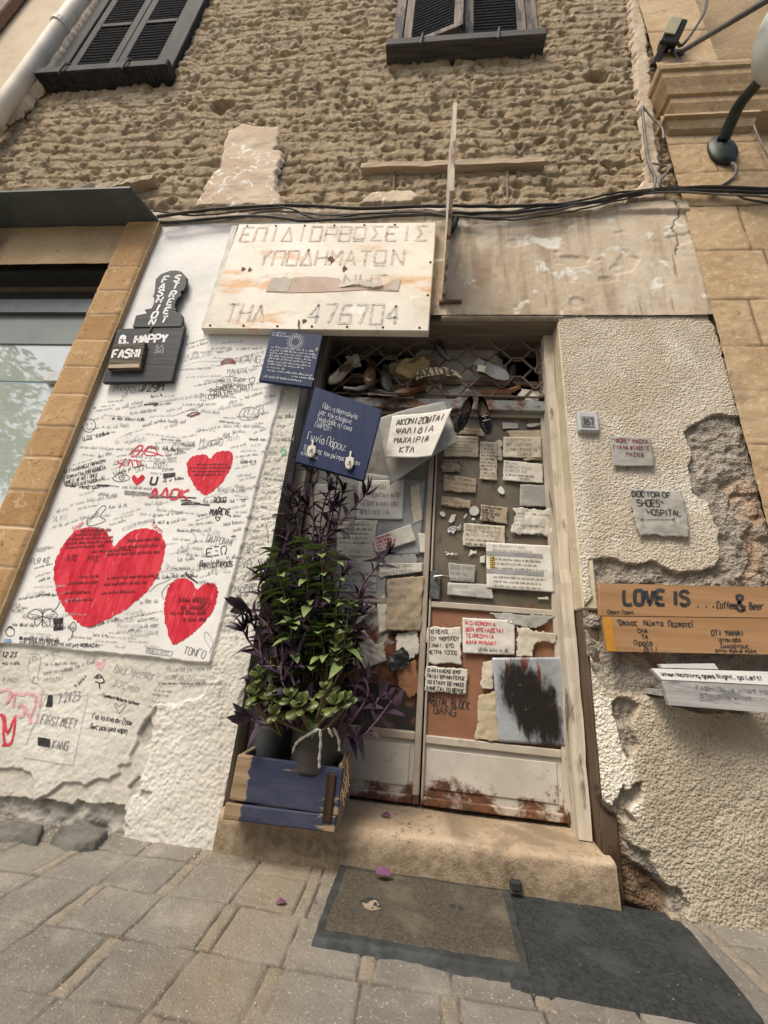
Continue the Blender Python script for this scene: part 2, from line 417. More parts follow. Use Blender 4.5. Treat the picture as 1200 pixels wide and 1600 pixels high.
def m_white():
    m = Mat('white_wall_paint', .75, spec=.25)
    pan = m.mix(m.ramp(m.noise(3, 4), .3, .7), (.78, .775, .75), (.7, .695, .67))
    low = m.mix(m.ramp(m.noise(4, 5, seed=1), .35, .65), (.66, .645, .59), (.56, .54, .48))
    low = m.mix(m.ramp(m.noise(13, 5, seed=2), .56, .72), low, (.5, .48, .43))
    c = m.mix(m.attr('panel'), low, pan)
    c = m.mix(m.ramp(m.noise(60, 3, seed=3), .66, .76), c, m.mix(.5, c, (.35, .33, .3)))
    c = m.mix(m.ramp(m.noise(1.6, 5, dist=.5, seed=4), .45, .8, 0, .3), c, m.mix(.5, c, (.5, .44, .35)))
    c = m.mix(m.attr('under'), c, m.mix(m.ramp(m.noise(14, 5, seed=6), .35, .65), (.56, .53, .46), (.44, .41, .35)))
    c = m.mix(m.attr('grey'), c, m.mix(m.ramp(m.noise(18, 5, seed=7), .35, .65), (.26, .25, .23), (.4, .38, .34)))
    m.col(c); v = m.voro(66, 'SMOOTH_F1'); k = m.math('MULTIPLY', m.ramp(v, .75, .1), m.noise(22, 3, seed=11)); m.bump(m.math('MULTIPLY', k, m.attr('peb')), .0045); m.bump(m.noise(130, 4, .6), .0016); return m.m
def m_band():
    m = Mat('stained_render', .9, spec=.15)
    c = m.mix(m.ramp(m.noise(1.7, 5, dist=.6), .35, .65), (.49, .40, .295), (.6, .525, .415))
    c = m.mix(m.ramp(m.noise(3.0, 5, dist=.5, st=(2.6, 1, .4), seed=1), .44, .64), c, (.36, .28, .2))
    c = m.mix(m.ramp(m.noise(5, 6, dist=1, seed=2), .57, .64), c, (.7, .67, .6))
    c = m.mix(m.ramp(m.noise(7, 3, st=(4, 1, .35), seed=4), .6, .75), c, (.3, .22, .15))
    c = m.mix(m.attr('crack'), c, (.16, .12, .09)); c = m.mix(m.ramp(m.noise(80, 3, seed=3), .64, .76), c, (.28, .22, .17))
    m.col(c); m.bump(m.noise(60, 5, .65), .0025); return m.m
def m_patch():
    m = Mat('old_plaster', .9, spec=.15)
    c = m.mix(m.ramp(m.noise(4, 5), .4, .6), (.48, .37, .27), (.56, .455, .345))
    c = m.mix(m.ramp(m.noise(9, 6, dist=1, seed=2), .56, .62), c, (.74, .7, .63))
    m.col(c); m.bump(m.noise(40, 5), .006); return m.m
def m_stone(name='sandstone', k=1.0):
    m = Mat(name, .9, spec=.15)
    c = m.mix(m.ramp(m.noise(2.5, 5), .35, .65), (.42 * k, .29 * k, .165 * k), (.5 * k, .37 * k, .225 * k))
    c = m.mix(m.ramp(m.noise(30, 5, seed=1), .5, .7), c, (.56 * k, .44 * k, .29 * k))
    c = m.mix(m.ramp(m.noise(8, 5, dist=1, seed=4), .6, .72), c, (.3 * k, .2 * k, .115 * k))
    c = m.mix(m.ramp(m.noise(90, 3, seed=2), .64, .74), c, (.24 * k, .15 * k, .08 * k)); c = m.mix(m.attr('seam'), c, (.16 * k, .11 * k, .065 * k))
    c = m.mix(m.ramp(m.noise(2, 6, dist=.6, st=(2, 1, .6), seed=6), .56, .7, 0, .6), c, (.36 * k, .27 * k, .18 * k))
    m.col(c); m.bump(m.noise(30, 6, .7), .006); m.bump(m.noise(140, 3), .002); return m.m
def m_rusty(name, a, b, amt=.5, foot=None, r=(.165, .07, .033)):
    """paint going to rust; more of it in the foot of the panel when foot gives its height"""
    m = Mat(name, .65, spec=.3)
    c = m.mix(m.ramp(m.noise(5, 5), .35, .65), a, b)
    c = m.mix(m.ramp(m.noise(18, 5, dist=.8, seed=5), .58, .72), c, tuple(x * .72 for x in a))
    f = m.noise(7, 7, .7, dist=.4, seed=1)
    if foot:
        z = m.sep()[2]; f = m.math('ADD', f, m.math('ADD', m.ramp(z, 0, foot, .13, -.05), m.math('MULTIPLY', m.ramp(z, 0, foot * 1.6, .22, 0), m.noise(4, 5, seed=12))))
    f = m.ramp(f, .70 - .2 * amt, .80 - .18 * amt)
    rc = m.mix(m.ramp(m.noise(30, 5, seed=2), .35, .65), r, (r[0] * .45, r[1] * .5, r[2] * .6))
    c = m.mix(f, c, rc); c = m.mix(m.ramp(m.noise(85, 2, seed=3), .69, .75), c, r)
    m.col(c); m.bump(f, .0015, .6); m.bump(m.noise(60, 4, seed=4), .001); return m.m
def m_wood(name, a, b, ax=2, paint=None, pamt=.5, gs=40, rough=.8):
    m = Mat(name, rough, spec=.2); st = [1, 1, 1]; st[ax] = .06
    g = m.noise(gs, 6, .65, dist=.3, st=tuple(st)); c = m.mix(m.ramp(g, .35, .65), a, b)
    if paint:
        st2 = [1, 1, 1]; st2[ax] = .25
        f = m.ramp(m.noise(9, 6, .65, st=tuple(st2), seed=3), .66 - .35 * pamt, .72 - .35 * pamt)
        c = m.mix(f, c, m.mix(m.ramp(m.noise(6, 5, seed=4), .35, .7), paint, tuple(x * .7 for x in paint)))
    m.col(c); m.bump(g, .0025); return m.m
def m_paper(name, a, b, stain=(.42, .32, .2), amt=.4):
    m = Mat(name, .85, spec=.15)
    c = m.mix(m.ramp(m.noise(6, 4), .35, .65), a, b)
    c = m.mix(m.ramp(m.noise(9, 6, dist=.8, seed=1), .72 - amt * .3, .8 - amt * .2), c, stain)
    c = m.mix(m.ramp(m.noise(60, 3, seed=2), .64, .78), c, tuple(x * .75 for x in a))
    m.col(c); m.bump(m.noise(16, 5, seed=3), .004); return m.m
ADOBE, STUCCO, WHITE, BAND, PATCH = m_adobe(), m_stucco(), m_white(), m_band(), m_patch()
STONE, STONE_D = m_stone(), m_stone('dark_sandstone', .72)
PAPERS = [m_paper('white_paper', (.66, .63, .56), (.55, .52, .45)), m_paper('yellowed_paper', (.57, .52, .42), (.47, .42, .33), amt=.55),
          m_paper('brown_paper', (.43, .36, .26), (.34, .275, .19), (.2, .14, .085), .45), m_paper('grey_paper', (.38, .375, .35), (.3, .295, .27), amt=.5),
          m_paper('bright_paper', (.66, .64, .59), (.56, .54, .48), amt=.2), m_paper('plastic_sleeve', (.5, .49, .46), (.42, .41, .38), (.36, .33, .28), .3)]
def m_heart():
    m = Mat('red_crayon', .75, spec=.2)
    f = m.noise(26, 4, .6, dist=1.2, st=(1, 1, .12), rot=(0, math.radians(28), 0)); f2 = m.noise(30, 4, .6, dist=1.2, st=(1, 1, .12), rot=(0, math.radians(-24), 0), seed=8)
    f = m.math('ADD', m.math('MULTIPLY', f, m.ramp(m.noise(5, 2, seed=7), .4, .6)), m.math('MULTIPLY', f2, m.ramp(m.noise(5, 2, seed=7), .6, .4))); g = m.noise(70, 3, .6, st=(1, 1, .14), rot=(0, math.radians(-20), 0), seed=3)
    c = m.mix(m.ramp(f, .35, .65), (.47, .012, .03), (.66, .05, .075)); c = m.mix(m.ramp(g, .60, .73), c, (.76, .33, .35))
    c = m.mix(m.ramp(m.noise(9, 4, seed=5), .55, .75), c, (.33, .008, .02)); m.col(c); return m.m
HEART = m_heart()
BLACKW = m_wood('black_painted_board', (.028, .031, .036), (.045, .048, .053), 0, rough=.55)
# ================================================================ the setting: ground
YD = 0.19            # face of the door leaves
def pave(X, Y):
    rows = [9, .012, -.10, -.285, -.47, -.655, -.84, -1.025, -1.21, -1.395]
    h = np.zeros(X.shape); tint = np.zeros(X.shape); strip = np.zeros(X.shape); joint = np.ones(X.shape)
    Xw = X + (fbm(X, Y, .2, 3, 5) - .5) * .012; Yw = Y + (fbm(X, Y, .25, 3, 6) - .5) * .014
    for r in range(len(rows) - 1):
        off = (-.757 if r % 2 == 0 else -.96) + (0 if r != 1 else .2)
        inr = (Yw < rows[r]) & (Yw >= rows[r + 1]); dy = np.minimum(rows[r] - Yw, Yw - rows[r + 1])
        k = np.floor((Xw - off) / .43); u = (Xw - off) - k * .43
        for a, b, t in ((0, .042, 1), (.042, .236, 0), (.236, .43, 0)):
            if r == 1 and t: a, b = 0, .042
            m = inr & (u >= a) & (u < b)
            d = np.minimum(dy, np.minimum(u - a, b - u))
            ids = _hash(k.astype(np.int64) * 3 + int(a * 100), np.full(X.shape, r, np.int64), 4)
            rnd = _hash(k.astype(np.int64) * 3 + int(a * 100), np.full(X.shape, r, np.int64), 11)
            tint = np.where(m, ids, tint); strip = np.where(m, t, strip)
            joint = np.where(m, 1 - sstep(.0003, .0034, d), joint)
            h = np.where(m, sstep(.0, .0065, d) * .005 + (rnd - .5) * .006, h)
    h = h + (fbm(X, Y, .05, 4, 2) - .5) * .0075 + (fbm(X, Y, .5, 3, 3) - .5) * .012
    fill = fbm(X, Y, .12, 4, 8)
    joint = joint * sstep(.3, .5, fill + .12)
    h = h - joint * .003
    brown = np.exp(-((X + .42) / .16) ** 2) * .8 + sstep(-.25, 0, Y) * .35 * (X > -.8) * (X < .75)
    return h - .004, dict(tint=tint, strip=strip, joint=joint, brown=brown * (.4 + .8 * fill))
def m_pave():
    m = Mat('paving_stone', .85, spec=.25)
    c = m.mix(m.attr('tint'), (.205, .187, .157), (.29, .265, .224))
    c = m.mix(m.ramp(m.noise(9, 5), .45, .75), c, (.34, .315, .27))
    c = m.mix(m.ramp(m.noise(6, 4, seed=7), .35, .6, .35, 0), c, (.16, .155, .14))
    c = m.mix(m.attr('strip'), c, m.mix(m.ramp(m.noise(40, 4, seed=1), .35, .65), (.245, .21, .162), (.31, .268, .207)))
    c = m.mix(m.attr('brown'), c, (.28, .225, .155))
    jf = m.mix(m.ramp(m.noise(12, 5, seed=9), .55, .68), (.085, .07, .052), (.34, .31, .255))
    c = m.mix(m.attr('joint'), c, jf)
    c = m.mix(m.ramp(m.noise(130, 3, seed=2), .58, .7), c, (.48, .45, .39)); c = m.mix(m.ramp(m.noise(100, 3, seed=3), .62, .72), c, (.13, .12, .105))
    m.col(c); m.bump(m.noise(42, 8, .74), .011); m.bump(m.noise(200, 3, .7), .003); return m.m
PAVE = m_pave()
tag(sheet('pavement', -3.0, 2.4, -1.35, .02, .006, pave, PAVE, ground=True), kind='structure')
g = MB(); g.box((-30, -60, -.30), (30, 6, -.06)); tag(g.build('ground', simple('street_ground', (.2, .19, .165), (.27, .25, .22), 3)), kind='structure')

# ================================================================ the old shop building
B = empty('old_shop_building', (0, 0, 0), 'weathered mud brick shop building covered in graffiti, paper notes and peeling plaster', 'building')
X0, X1 = -.712, .706       # the doorway
# ---- bare mud brick upper wall
HOLES = [(345, 160, .10, .075, .14), (933, 115, .085, .095, .16), (447, 80, .10, .05, .07), (668, 92, .03, .03, .05), (800, 262, .03, .05, .05), (300, 165, .04, .04, .05),
         (850, 210, .03, .03, .05), (520, 100, .03, .025, .05), (950, 250, .035, .04, .05), (865, 290, .04, .035, .05), (600, 60, .03, .03, .04), (250, 190, .035, .03, .04), (690, 245, .035, .03, .04)]
def adobe(X, Z):
    zc = Z + (fbm(X, Z, .6, 4, 1) - .5) * .09 + X * .008
    cs = .118; k = np.floor(zc / cs); f = zc / cs - k
    groove = np.exp(-((np.minimum(f, 1 - f)) / .085) ** 2)
    gd = .3 + 1.1 * vn(X, k * 7.3, .35, 3)
    bl = .30; xo = X / bl + _hash(k.astype(np.int64), np.zeros(X.shape, np.int64), 3)
    fx = xo - np.floor(xo); vg = np.exp(-((np.minimum(fx, 1 - fx)) / .045) ** 2) * vn(X, Z, .25, 12)
    h = -.019 * groove * gd - .010 * vg
    h = h + (fbm(X, Z, .4, 3, 5) - .5) * .04 + (fbm(X * .45 + Z * .1, Z * 1.25 - X * .05, .10, 5, 8, .7) - .5) * .015 + (fbm(X + .5 * Z, Z - .5 * X, .045, 4, 21, .7) - .5) * .03
    h = h - .022 * sstep(.67, .73, fbm(X + .3 * Z, Z * 1.1 - .3 * X, .05, 3, 19))
    w1, w2, wi = worley(X + .03 * vn(X, Z, .1, 2), Z, .085, 3)
    h = h - .05 * (wi > .74) * np.exp(-(w1 / .33) ** 2)
    for a, b, rx, rz, dp in HOLES:
        c = P(a, b); q = ((X - c.x) / rx) ** 2 + ((Z - c.z) / rz) ** 2
        q = q * (.7 + .6 * fbm(X, Z, .05, 3, 9)); h = h - dp * (1 - sstep(.5, 1.3, q)) 
    wear = sstep(.6, .75, fbm(X, Z, .3, 4, 13)) * .55
    return h - .015, dict(wear=wear)
sheet('adobe_wall', -3.9, 1.75, 3.42, 8.6, .0115, adobe, ADOBE, B, keep=lambda X, Z: ~((X > -3.56) & (X < -2.48) & (Z > 5.44)) & ~((X > -.42) & (X < .69) & (Z > 5.5)))
def patch_of(name, pts, th, mat, seed=1, rough=.012, step=.012, wavy=.01):
    poly = wpoly(pts); xs = [p[0] for p in poly]; zs = [p[1] for p in poly]
    def sd(X, Z):
        return sdist(X + (fbm(X, Z, .06, 3, seed) - .5) * rough * 4, Z + (fbm(X, Z, .06, 3, seed + 3) - .5) * rough * 4, poly)
    def f(X, Z):
        d = sd(X, Z); return th * sstep(-.012, .006, d) - .02 * (d < -.004) + (fbm(X, Z, .12, 4, seed + 5) - .5) * wavy * 2, {}
    return sheet(name, min(xs) - .05, max(xs) + .05, min(zs) - .05, max(zs) + .05, step, f, mat, B, keep=lambda X, Z: sd(X, Z) > -.022)
patch_of('plaster_patch', [(380, 197), (412, 202), (437, 198), (432, 235), (441, 240), (434, 262), (430, 290), (440, 322), (305, 323), (325, 290), (345, 265), (352, 225), (360, 205)], .012, PATCH)
patch_of('plaster_edge', [(982, 0), (1003, 0), (1010, 60), (1016, 130), (1022, 215), (1038, 330), (1020, 320), (1010, 250), (1002, 190), (992, 130), (988, 60)], .012, simple('pale_mortar', (.52, .43, .32), (.4, .31, .21), 14, .9, bump=.006, bscale=40), 7, .014)
patch_of('plaster_edge', [(172, -40), (190, -40), (79, 121), (84, 130), (50, 150), (48, 165), (15, 190), (-10, 205), (30, 150)], .05, simple('cream_plaster', (.66, .55, .42), (.58, .46, .33), 3, bump=.003), 11, .01)
patch_of('plaster_patch', [(580, 306), (640, 300), (655, 312), (640, 322), (560, 322)], .02, PATCH, 21, .01)
patch_of('plaster_patch', [(1000, 290), (1030, 296), (1035, 318), (975, 318)], .03, PATCH, 23, .01)
# ---- timbers set in the mud brick
TIMB = m_wood('weathered_timber', (.33, .25, .165), (.44, .35, .245), 0); TIMB_D = m_wood('dark_timber', (.16, .12, .08), (.26, .2, .14), 0)
def plank(name, p0, p1, hgt, y0, y1, mat, parent, rough=.006, seg=14):
    """an uneven board along the wall between two points"""
    mb = MB(); vs = []; fs = []
    for i in range(seg + 1):
        t = i / seg; c = p0.lerp(p1, t); e = [(random.random() - .5) * rough for _ in range(4)]
        vs += [(c.x, y0 + e[0], c.z - hgt / 2 + e[1]), (c.x, y0 + e[2], c.z + hgt / 2 + e[3]), (c.x, y1, c.z + hgt / 2), (c.x, y1, c.z - hgt / 2)]
    for i in range(seg):
        for k in range(4): fs.append((4 * i + k, 4 * i + (k + 1) % 4, 4 * i + 4 + (k + 1) % 4, 4 * i + 4 + k))
    fs += [(3, 2, 1, 0), (4 * seg, 4 * seg + 1, 4 * seg + 2, 4 * seg + 3)]
    mb.add(vs, fs); return mb.build(name, mat, parent)
plank('timber_batten', P(564, 259, -.03), P(851, 250, -.03), .052, -.034, .03, TIMB, B, .008)
plank('timber_batten', P(-20, 306, -.04), P(188, 290, -.04), .05, -.05, .03, TIMB_D, B, .02)
plank('timber_batten', P(150, 294, -.05), P(240, 276, -.05), .05, -.055, .03, TIMB, B, .014)
for a, b in (((617, 262), (615, 318)), ((794, 262), (793, 316))):
    mb = MB(); mb.tube([P(*a, .0), P((a[0] + b[0]) / 2 - 1, (a[1] + b[1]) / 2, .01), P(*b, .01)], .008, 6); mb.build('dark_groove', TIMB_D, B)  # thin dark tubes stand in for shaded vertical grooves in the wall
# ---- plaster band above the door
def crackline(X, Z, pts, wd, seed):
    p = np.array(pts, float); d = np.full(X.shape, 9.)
    Xw = X + (fbm(X, Z, .06, 3, seed) - .5) * .05
    for a, b in zip(p, p[1:]):
        e = b - a; t = np.clip(((Xw - a[0]) * e[0] + (Z - a[1]) * e[1]) / (e @ e), 0, 1)
        d = np.minimum(d, np.hypot(Xw - a[0] - t * e[0], Z - a[1] - t * e[1]))
    return 1 - sstep(wd * .4, wd, d)
def band(X, Z):
    cr1 = crackline(X, Z, wpoly([(1052, 322), (1058, 340), (1050, 360), (1058, 385), (1052, 402)]), .007, 3)
    cr2 = crackline(X, Z, wpoly([(690, 350), (790, 352), (900, 342), (1010, 330)]), .006, 4) * .5
    h = (fbm(X, Z, .5, 3, 31) - .5) * .02 + (fbm(X, Z, .06, 4, 32) - .5) * .004
    h = h + .02 * sstep(3.425, 3.45, Z) + (fbm(X, Z, .03, 3, 33) - .5) * .004
    chip = sstep(.66, .7, fbm(X, Z, .16, 4, 35)) * .006
    return h - .005 * cr1 - .003 * cr2 - chip + .012, dict(crack=np.maximum(cr1, cr2 * .7))
sheet('plaster_band', -2.02, 1.52, 2.62, 3.56, .008, band, BAND, B, keep=lambda X, Z: (Z + (fbm(X, Z, .2, 3, 41) - .5) * .07 < 3.525) & ((X > -.80) | (Z > 3.43)))
# ---- rough stucco wall on the right
U = wpoly([(868, 470), (1100, 460), (1146, 600), (1158, 650), (1129, 645), (1110, 653), (1087, 660), (1070, 674), (1075, 691), (1084, 710), (1078, 733), (1084, 767), (1106, 781), (1111, 804), (1126, 827), (1129, 872), (1118, 887), (1087, 892), (1062, 895), (1041, 889), (1021, 879), (996, 883), (973, 879), (953, 873), (925, 873), (922, 890), (928, 931), (918, 945), (890, 946)])
J = wpoly([(895, 1018), (911, 1024), (923, 1032), (941, 1075), (960, 1083), (1040, 1091), (1067, 1107), (1083, 1112), (1200, 1113), (1900, 1113), (2100, 1700), (1077, 1470), (1071, 1420), (1057, 1389), (1029, 1375), (1026, 1358), (1012, 1330), (990, 1324), (977, 1307), (968, 1277), (973, 1225), (967, 1243), (960, 1260), (942, 1251), (925, 1230), (895, 1200)])
H1 = wpoly([(960, 1101), (975, 1093), (1000, 1103), (987, 1125), (990, 1147), (996, 1160), (981, 1190), (969, 1165), (966, 1133)])
H2 = wpoly([(968, 1232), (1003, 1226), (1000, 1243), (985, 1262), (990, 1280), (968, 1276)])
EARTH = wpoly([(925, 1240), (972, 1280), (985, 1340), (1045, 1398), (1048, 1450), (925, 1440)])
def stucco(X, Z):
    Xw = X + (fbm(X, Z, .05, 3, 51) - .5) * .035; Zw = Z + (fbm(X, Z, .05, 3, 52) - .5) * .035
    u = sdist(Xw, Zw, U); j = sdist(Xw, Zw, J); hh = np.maximum(sdist(Xw, Zw, H1), sdist(Xw, Zw, H2))
    d = np.maximum(u, np.minimum(j, -hh)); pl = sstep(-.002, .004, d)
    ex = .04 + .1 * fbm(X, Z, .15, 3, 53)
    mort = (1 - pl) * sstep(-ex - .03, -ex, d); mort = np.maximum(mort, (1 - pl) * (hh > 0))
    mort = np.maximum(mort, (1 - pl) * .8 * sstep(.45, .6, fbm(X, Z, .2, 4, 54)) * (X > 1.1))
    earth = sstep(-.01, .01, sdist(Xw, Zw, EARTH)) * (1 - pl)
    h = -.034 * (1 - pl)
    w1, w2, wi = worley(X * .7 + .09 * fbm(X, Z, .12, 3, 3), Z * 1.0 + .09 * fbm(X, Z, .12, 3, 13), .15, 5)
    mort = np.maximum(mort, (1 - pl) * sstep(.38, .62, fbm(X, Z, .16, 4, 66)))
    h = h + (1 - pl) * ((1 - mort * .8) * (sstep(.03, .4, w2 - w1) * (.008 + .02 * wi) - .012) + (fbm(X, Z, .05, 5, 55, .6) - .5) * .04 + mort * .012) - .02 * earth
    up = (u > -.05)
    fine = ((fbm(X + .4 * Z, Z - .4 * X, .014, 3, 56, .6) - .3) * .0035) * (.6 + .8 * fbm(X, Z, .3, 3, 58))
    coarse = (fbm(X + .4 * Z, Z - .4 * X, .022, 3, 59, .6) - .3) * .007 + (fbm(X, Z, .06, 3, 65) - .5) * .006
    h = h + pl * np.where(up, fine, coarse) + (fbm(X, Z, .4, 3, 60) - .5) * .02 * pl
    crk = crackline(X, Z, wpoly([(917, 605), (922, 660), (930, 690), (943, 730), (940, 790), (948, 850)]), .005, 61) * .6 * (fbm(X, Z, .1, 3, 62) > .4)
    h = h - .004 * crk
    h = h * sstep(0, .02, X - X0 + 1.4) 
    pale = np.clip(sstep(-.085, -.03, -(X - .70)) * (Z < 1.95), 0, 1) * .5 + sstep(.17, .10, X - .70 + .06 * (fbm(X, Z, .08, 3, 67) - .5)) * (Z < .66) * (Z > .28)
    pale = np.clip(pale + .35 * sstep(.55, .7, fbm(X, Z, .12, 4, 64)) * (X < 1.0) * (Z < .5) * (Z > .12), 0, 1) * pl
    return h, dict(low=np.where(up, 0, 1.0), rubble=(1 - pl), mortar=mort * .9, earth=earth, pale=pale)
sheet('stucco_wall', X1, 2.15, -.03, 2.66, .0045, stucco, STUCCO, B, keep=lambda X, Z: (Z < 2.645) & ~((X > 1.535) & (Z > 1.02)))
# ---- graffiti wall on the left
PANR = lambda Z: -.879 + (Z - .66) * (.069 / 1.46)
PEEL1 = wpoly([(-60, 1195), (0, 1200), (20, 1197), (47, 1207), (50, 1250), (77, 1240), (100, 1222), (133, 1224), (167, 1218), (182, 1210), (184, 1196), (197, 1195), (200, 1180), (217, 1150), (230, 1120), (243, 1105), (265, 1108), (300, 1120), (335, 1325), (200, 1335), (-60, 1345)])
PEEL2 = wpoly([(-60, 1248), (0, 1250), (30, 1246), (50, 1252), (83, 1253), (110, 1262), (117, 1252), (150, 1262), (173, 1253), (190, 1262), (200, 1290), (175, 1335), (-60, 1345)])
PEEL3 = wpoly([(231, 1120), (240, 1150), (233, 1165), (220, 1165), (215, 1150)]); PEEL4 = wpoly([(196, 1230), (215, 1215), (225, 1220), (218, 1243), (200, 1247)])
PEEL5 = wpoly([(223, 1232), (237, 1236), (232, 1250), (222, 1246)])
SHEETP = wpoly([(245, 1102), (280, 1100), (312, 1090), (345, 1060), (345, 1330), (180, 1335), (182, 1300), (200, 1270), (232, 1190)])
def whitewall(X, Z, info=True):
    Xw = X + (fbm(X, Z, .05, 3, 71) - .5) * .03; Zw = Z + (fbm(X, Z, .05, 3, 72) - .5) * .03
    pz = .645 + (fbm(X, Z * 0, .1, 3, 73) - .5) * .012
    dp = np.minimum(Zw * .15 + Z * .85 - pz, PANR(Z) + (fbm(X * 0, Z, .08, 3, 74) - .5) * .008 - X)
    pan = sstep(-.001, .004, dp)
    h = .014 * pan + (fbm(X, Z, .3, 3, 75) - .5) * .012
    p1 = sdist(Xw, Zw, PEEL1); p2 = sdist(Xw, Zw, PEEL2); sp = sstep(-.006, .003, sdist(Xw, Zw, SHEETP))
    grey = np.maximum(np.maximum(sdist(Xw, Zw, PEEL3), sdist(Xw, Zw, PEEL4)), sdist(Xw, Zw, PEEL5))
    u1 = sstep(-.001, .004, p1) * (1 - sp); u2 = sstep(-.001, .004, p2); gy = sstep(-.001, .003, grey)
    low = 1 - pan
    h = h - .010 * u1 - .014 * u2 + .004 * sp - .008 * gy
    b = (fbm(X - .4 * Z, Z + .4 * X, .018, 3, 76, .6) - .3) * .005 + (fbm(X, Z, .03, 3, 77) - .5) * .004
    peb = (fbm(X - .4 * Z, Z + .4 * X, .02, 3, 78, .6) - .3) * .0065 + (fbm(X, Z, .05, 3, 85) - .5) * .005
    edge = sstep(-.93, -.86, X)
    h = h + low * (np.maximum(sp, edge * (X > PANR(Z))) * peb * .8 + (1 - sp) * (1 - edge) * b * .8) * (1 - .5 * u2)
    h = h + pan * (fbm(X, Z, .04, 3, 80) - .5) * .0016
    h = h + u2 * (fbm(X, Z, .05, 4, 81) - .5) * .035 - .012 * u2
    if not info: return h
    chips = sstep(.52, .58, fbm(X * 2, Z, .1, 3, 82)) * sstep(-.735, -.722, X) * (Z < .75) * (Z > .05)
    base = sstep(.085, .04, Z + (fbm(X, Z, .1, 3, 83) - .5) * .08) * (1 - sp)
    return h - .006 * chips, dict(peb=low * np.clip(np.maximum(sp, edge * (X > PANR(Z))) + .35, 0, 1) * (1 - .6 * u2), panel=pan, under=np.clip(u1 * .55 + u2 * .5, 0, 1), grey=np.clip(gy * .7 + chips * .9 + base * .8 + u2 * .6 * sstep(.45, .6, fbm(X, Z, .08, 4, 84)), 0, 1))
WALLW = sheet('graffiti_wall', -2.02, X0, -.03, 3.5, .0048, whitewall, WHITE, B)
def SW(x, z, off=.0022):
    h = float(whitewall(np.array([[x]]), np.array([[z]]), False)[0, 0]); return (x, -h - off, z)
# a sampled table keeps the writing quick
_tx = np.linspace(-2.0, X0, 640); _tz = np.linspace(0, 3.4, 1500); _TH = whitewall(*np.meshgrid(_tx, _tz), info=False)
def WS(off):
    def S(x, z):
        i = min(max((x + 2.0) / (X0 + 2.0) * 639, 0), 638.99); j = min(max(z / 3.4 * 1499, 0), 1498.99)
        a, b = int(i), int(j); u, v = i - a, j - b
        h = (_TH[b, a] * (1 - u) + _TH[b, a + 1] * u) * (1 - v) + (_TH[b + 1, a] * (1 - u) + _TH[b + 1, a + 1] * u) * v
        m = max(_TH[b, a], _TH[b, a + 1], _TH[b + 1, a], _TH[b + 1, a + 1])
        return (x, -(h * .4 + m * .6) - off, z)
    return S
mb = MB(); mb.box((-3.84, .13, 3.0), (1.6, .3, 8.7)); mb.box((-2.0, .09, 0), (X0 - .03, .3, 3.2)); mb.box((X1 + .03, .075, 0), (2.2, .3, 3.2)); mb.build('core_wall', simple('wall_core', (.16, .12, .085)), B)
# ---- reveals of the doorway, lintel, dark room behind
REV = m_rusty('flaking_reveal', (.5, .43, .33), (.42, .35, .26), .35, .9, (.12, .06, .03))
mb = MB(); mb.box((X0 - .06, .012, -.02), (X0 + .004, .26, 2.64), bev=.006); mb.build('reveal', simple('grey_reveal', (.36, .34, .31), (.22, .21, .19), 7, bump=.004, bscale=40), B)  # shade on this side of the doorway is put into the grey
mb = MB(); mb.box((X1 - .004, .008, 1.0), (X1 + .06, .26, 2.64), bev=.006); mb.build('reveal', simple('cream_reveal', (.62, .54, .4), (.52, .44, .32), 9, bump=.004, bscale=50), B)  # light from the left is put into this brighter cream
mb = MB(); mb.box((X1 + .002, .03, -.02), (X1 + .06, .26, 1.0), bev=.004); mb.build('reveal', m_rusty('rust_brown_reveal', (.12, .085, .06), (.085, .055, .035), .4, .8, (.07, .035, .02)), B)
mb = MB(); mb.box((X0 - .05, .02, 2.585), (X1 + .05, .30, 2.66), bev=.008); mb.build('lintel', m_wood('dark_lintel', (.12, .1, .08), (.2, .165, .13), 0), B)
mb = MB(); mb.box((.045, -.006, 2.60), (X1 + .03, .03, 2.645), bev=.008); mb.build('lintel_edge', simple('worn_plaster_edge', (.4, .34, .26), (.28, .23, .17), 12, bump=.005), B)
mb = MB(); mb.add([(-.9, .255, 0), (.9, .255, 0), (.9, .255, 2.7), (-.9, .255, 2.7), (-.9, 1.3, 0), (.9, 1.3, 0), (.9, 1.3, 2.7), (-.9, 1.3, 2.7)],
                  [(4, 5, 6, 7), (0, 4, 7, 3), (1, 2, 6, 5), (3, 7, 6, 2), (0, 1, 5, 4)]); mb.build('dark_interior', simple('dim_room', (.05, .045, .04)), B)  # near black walls put the dimness of the room into the colour
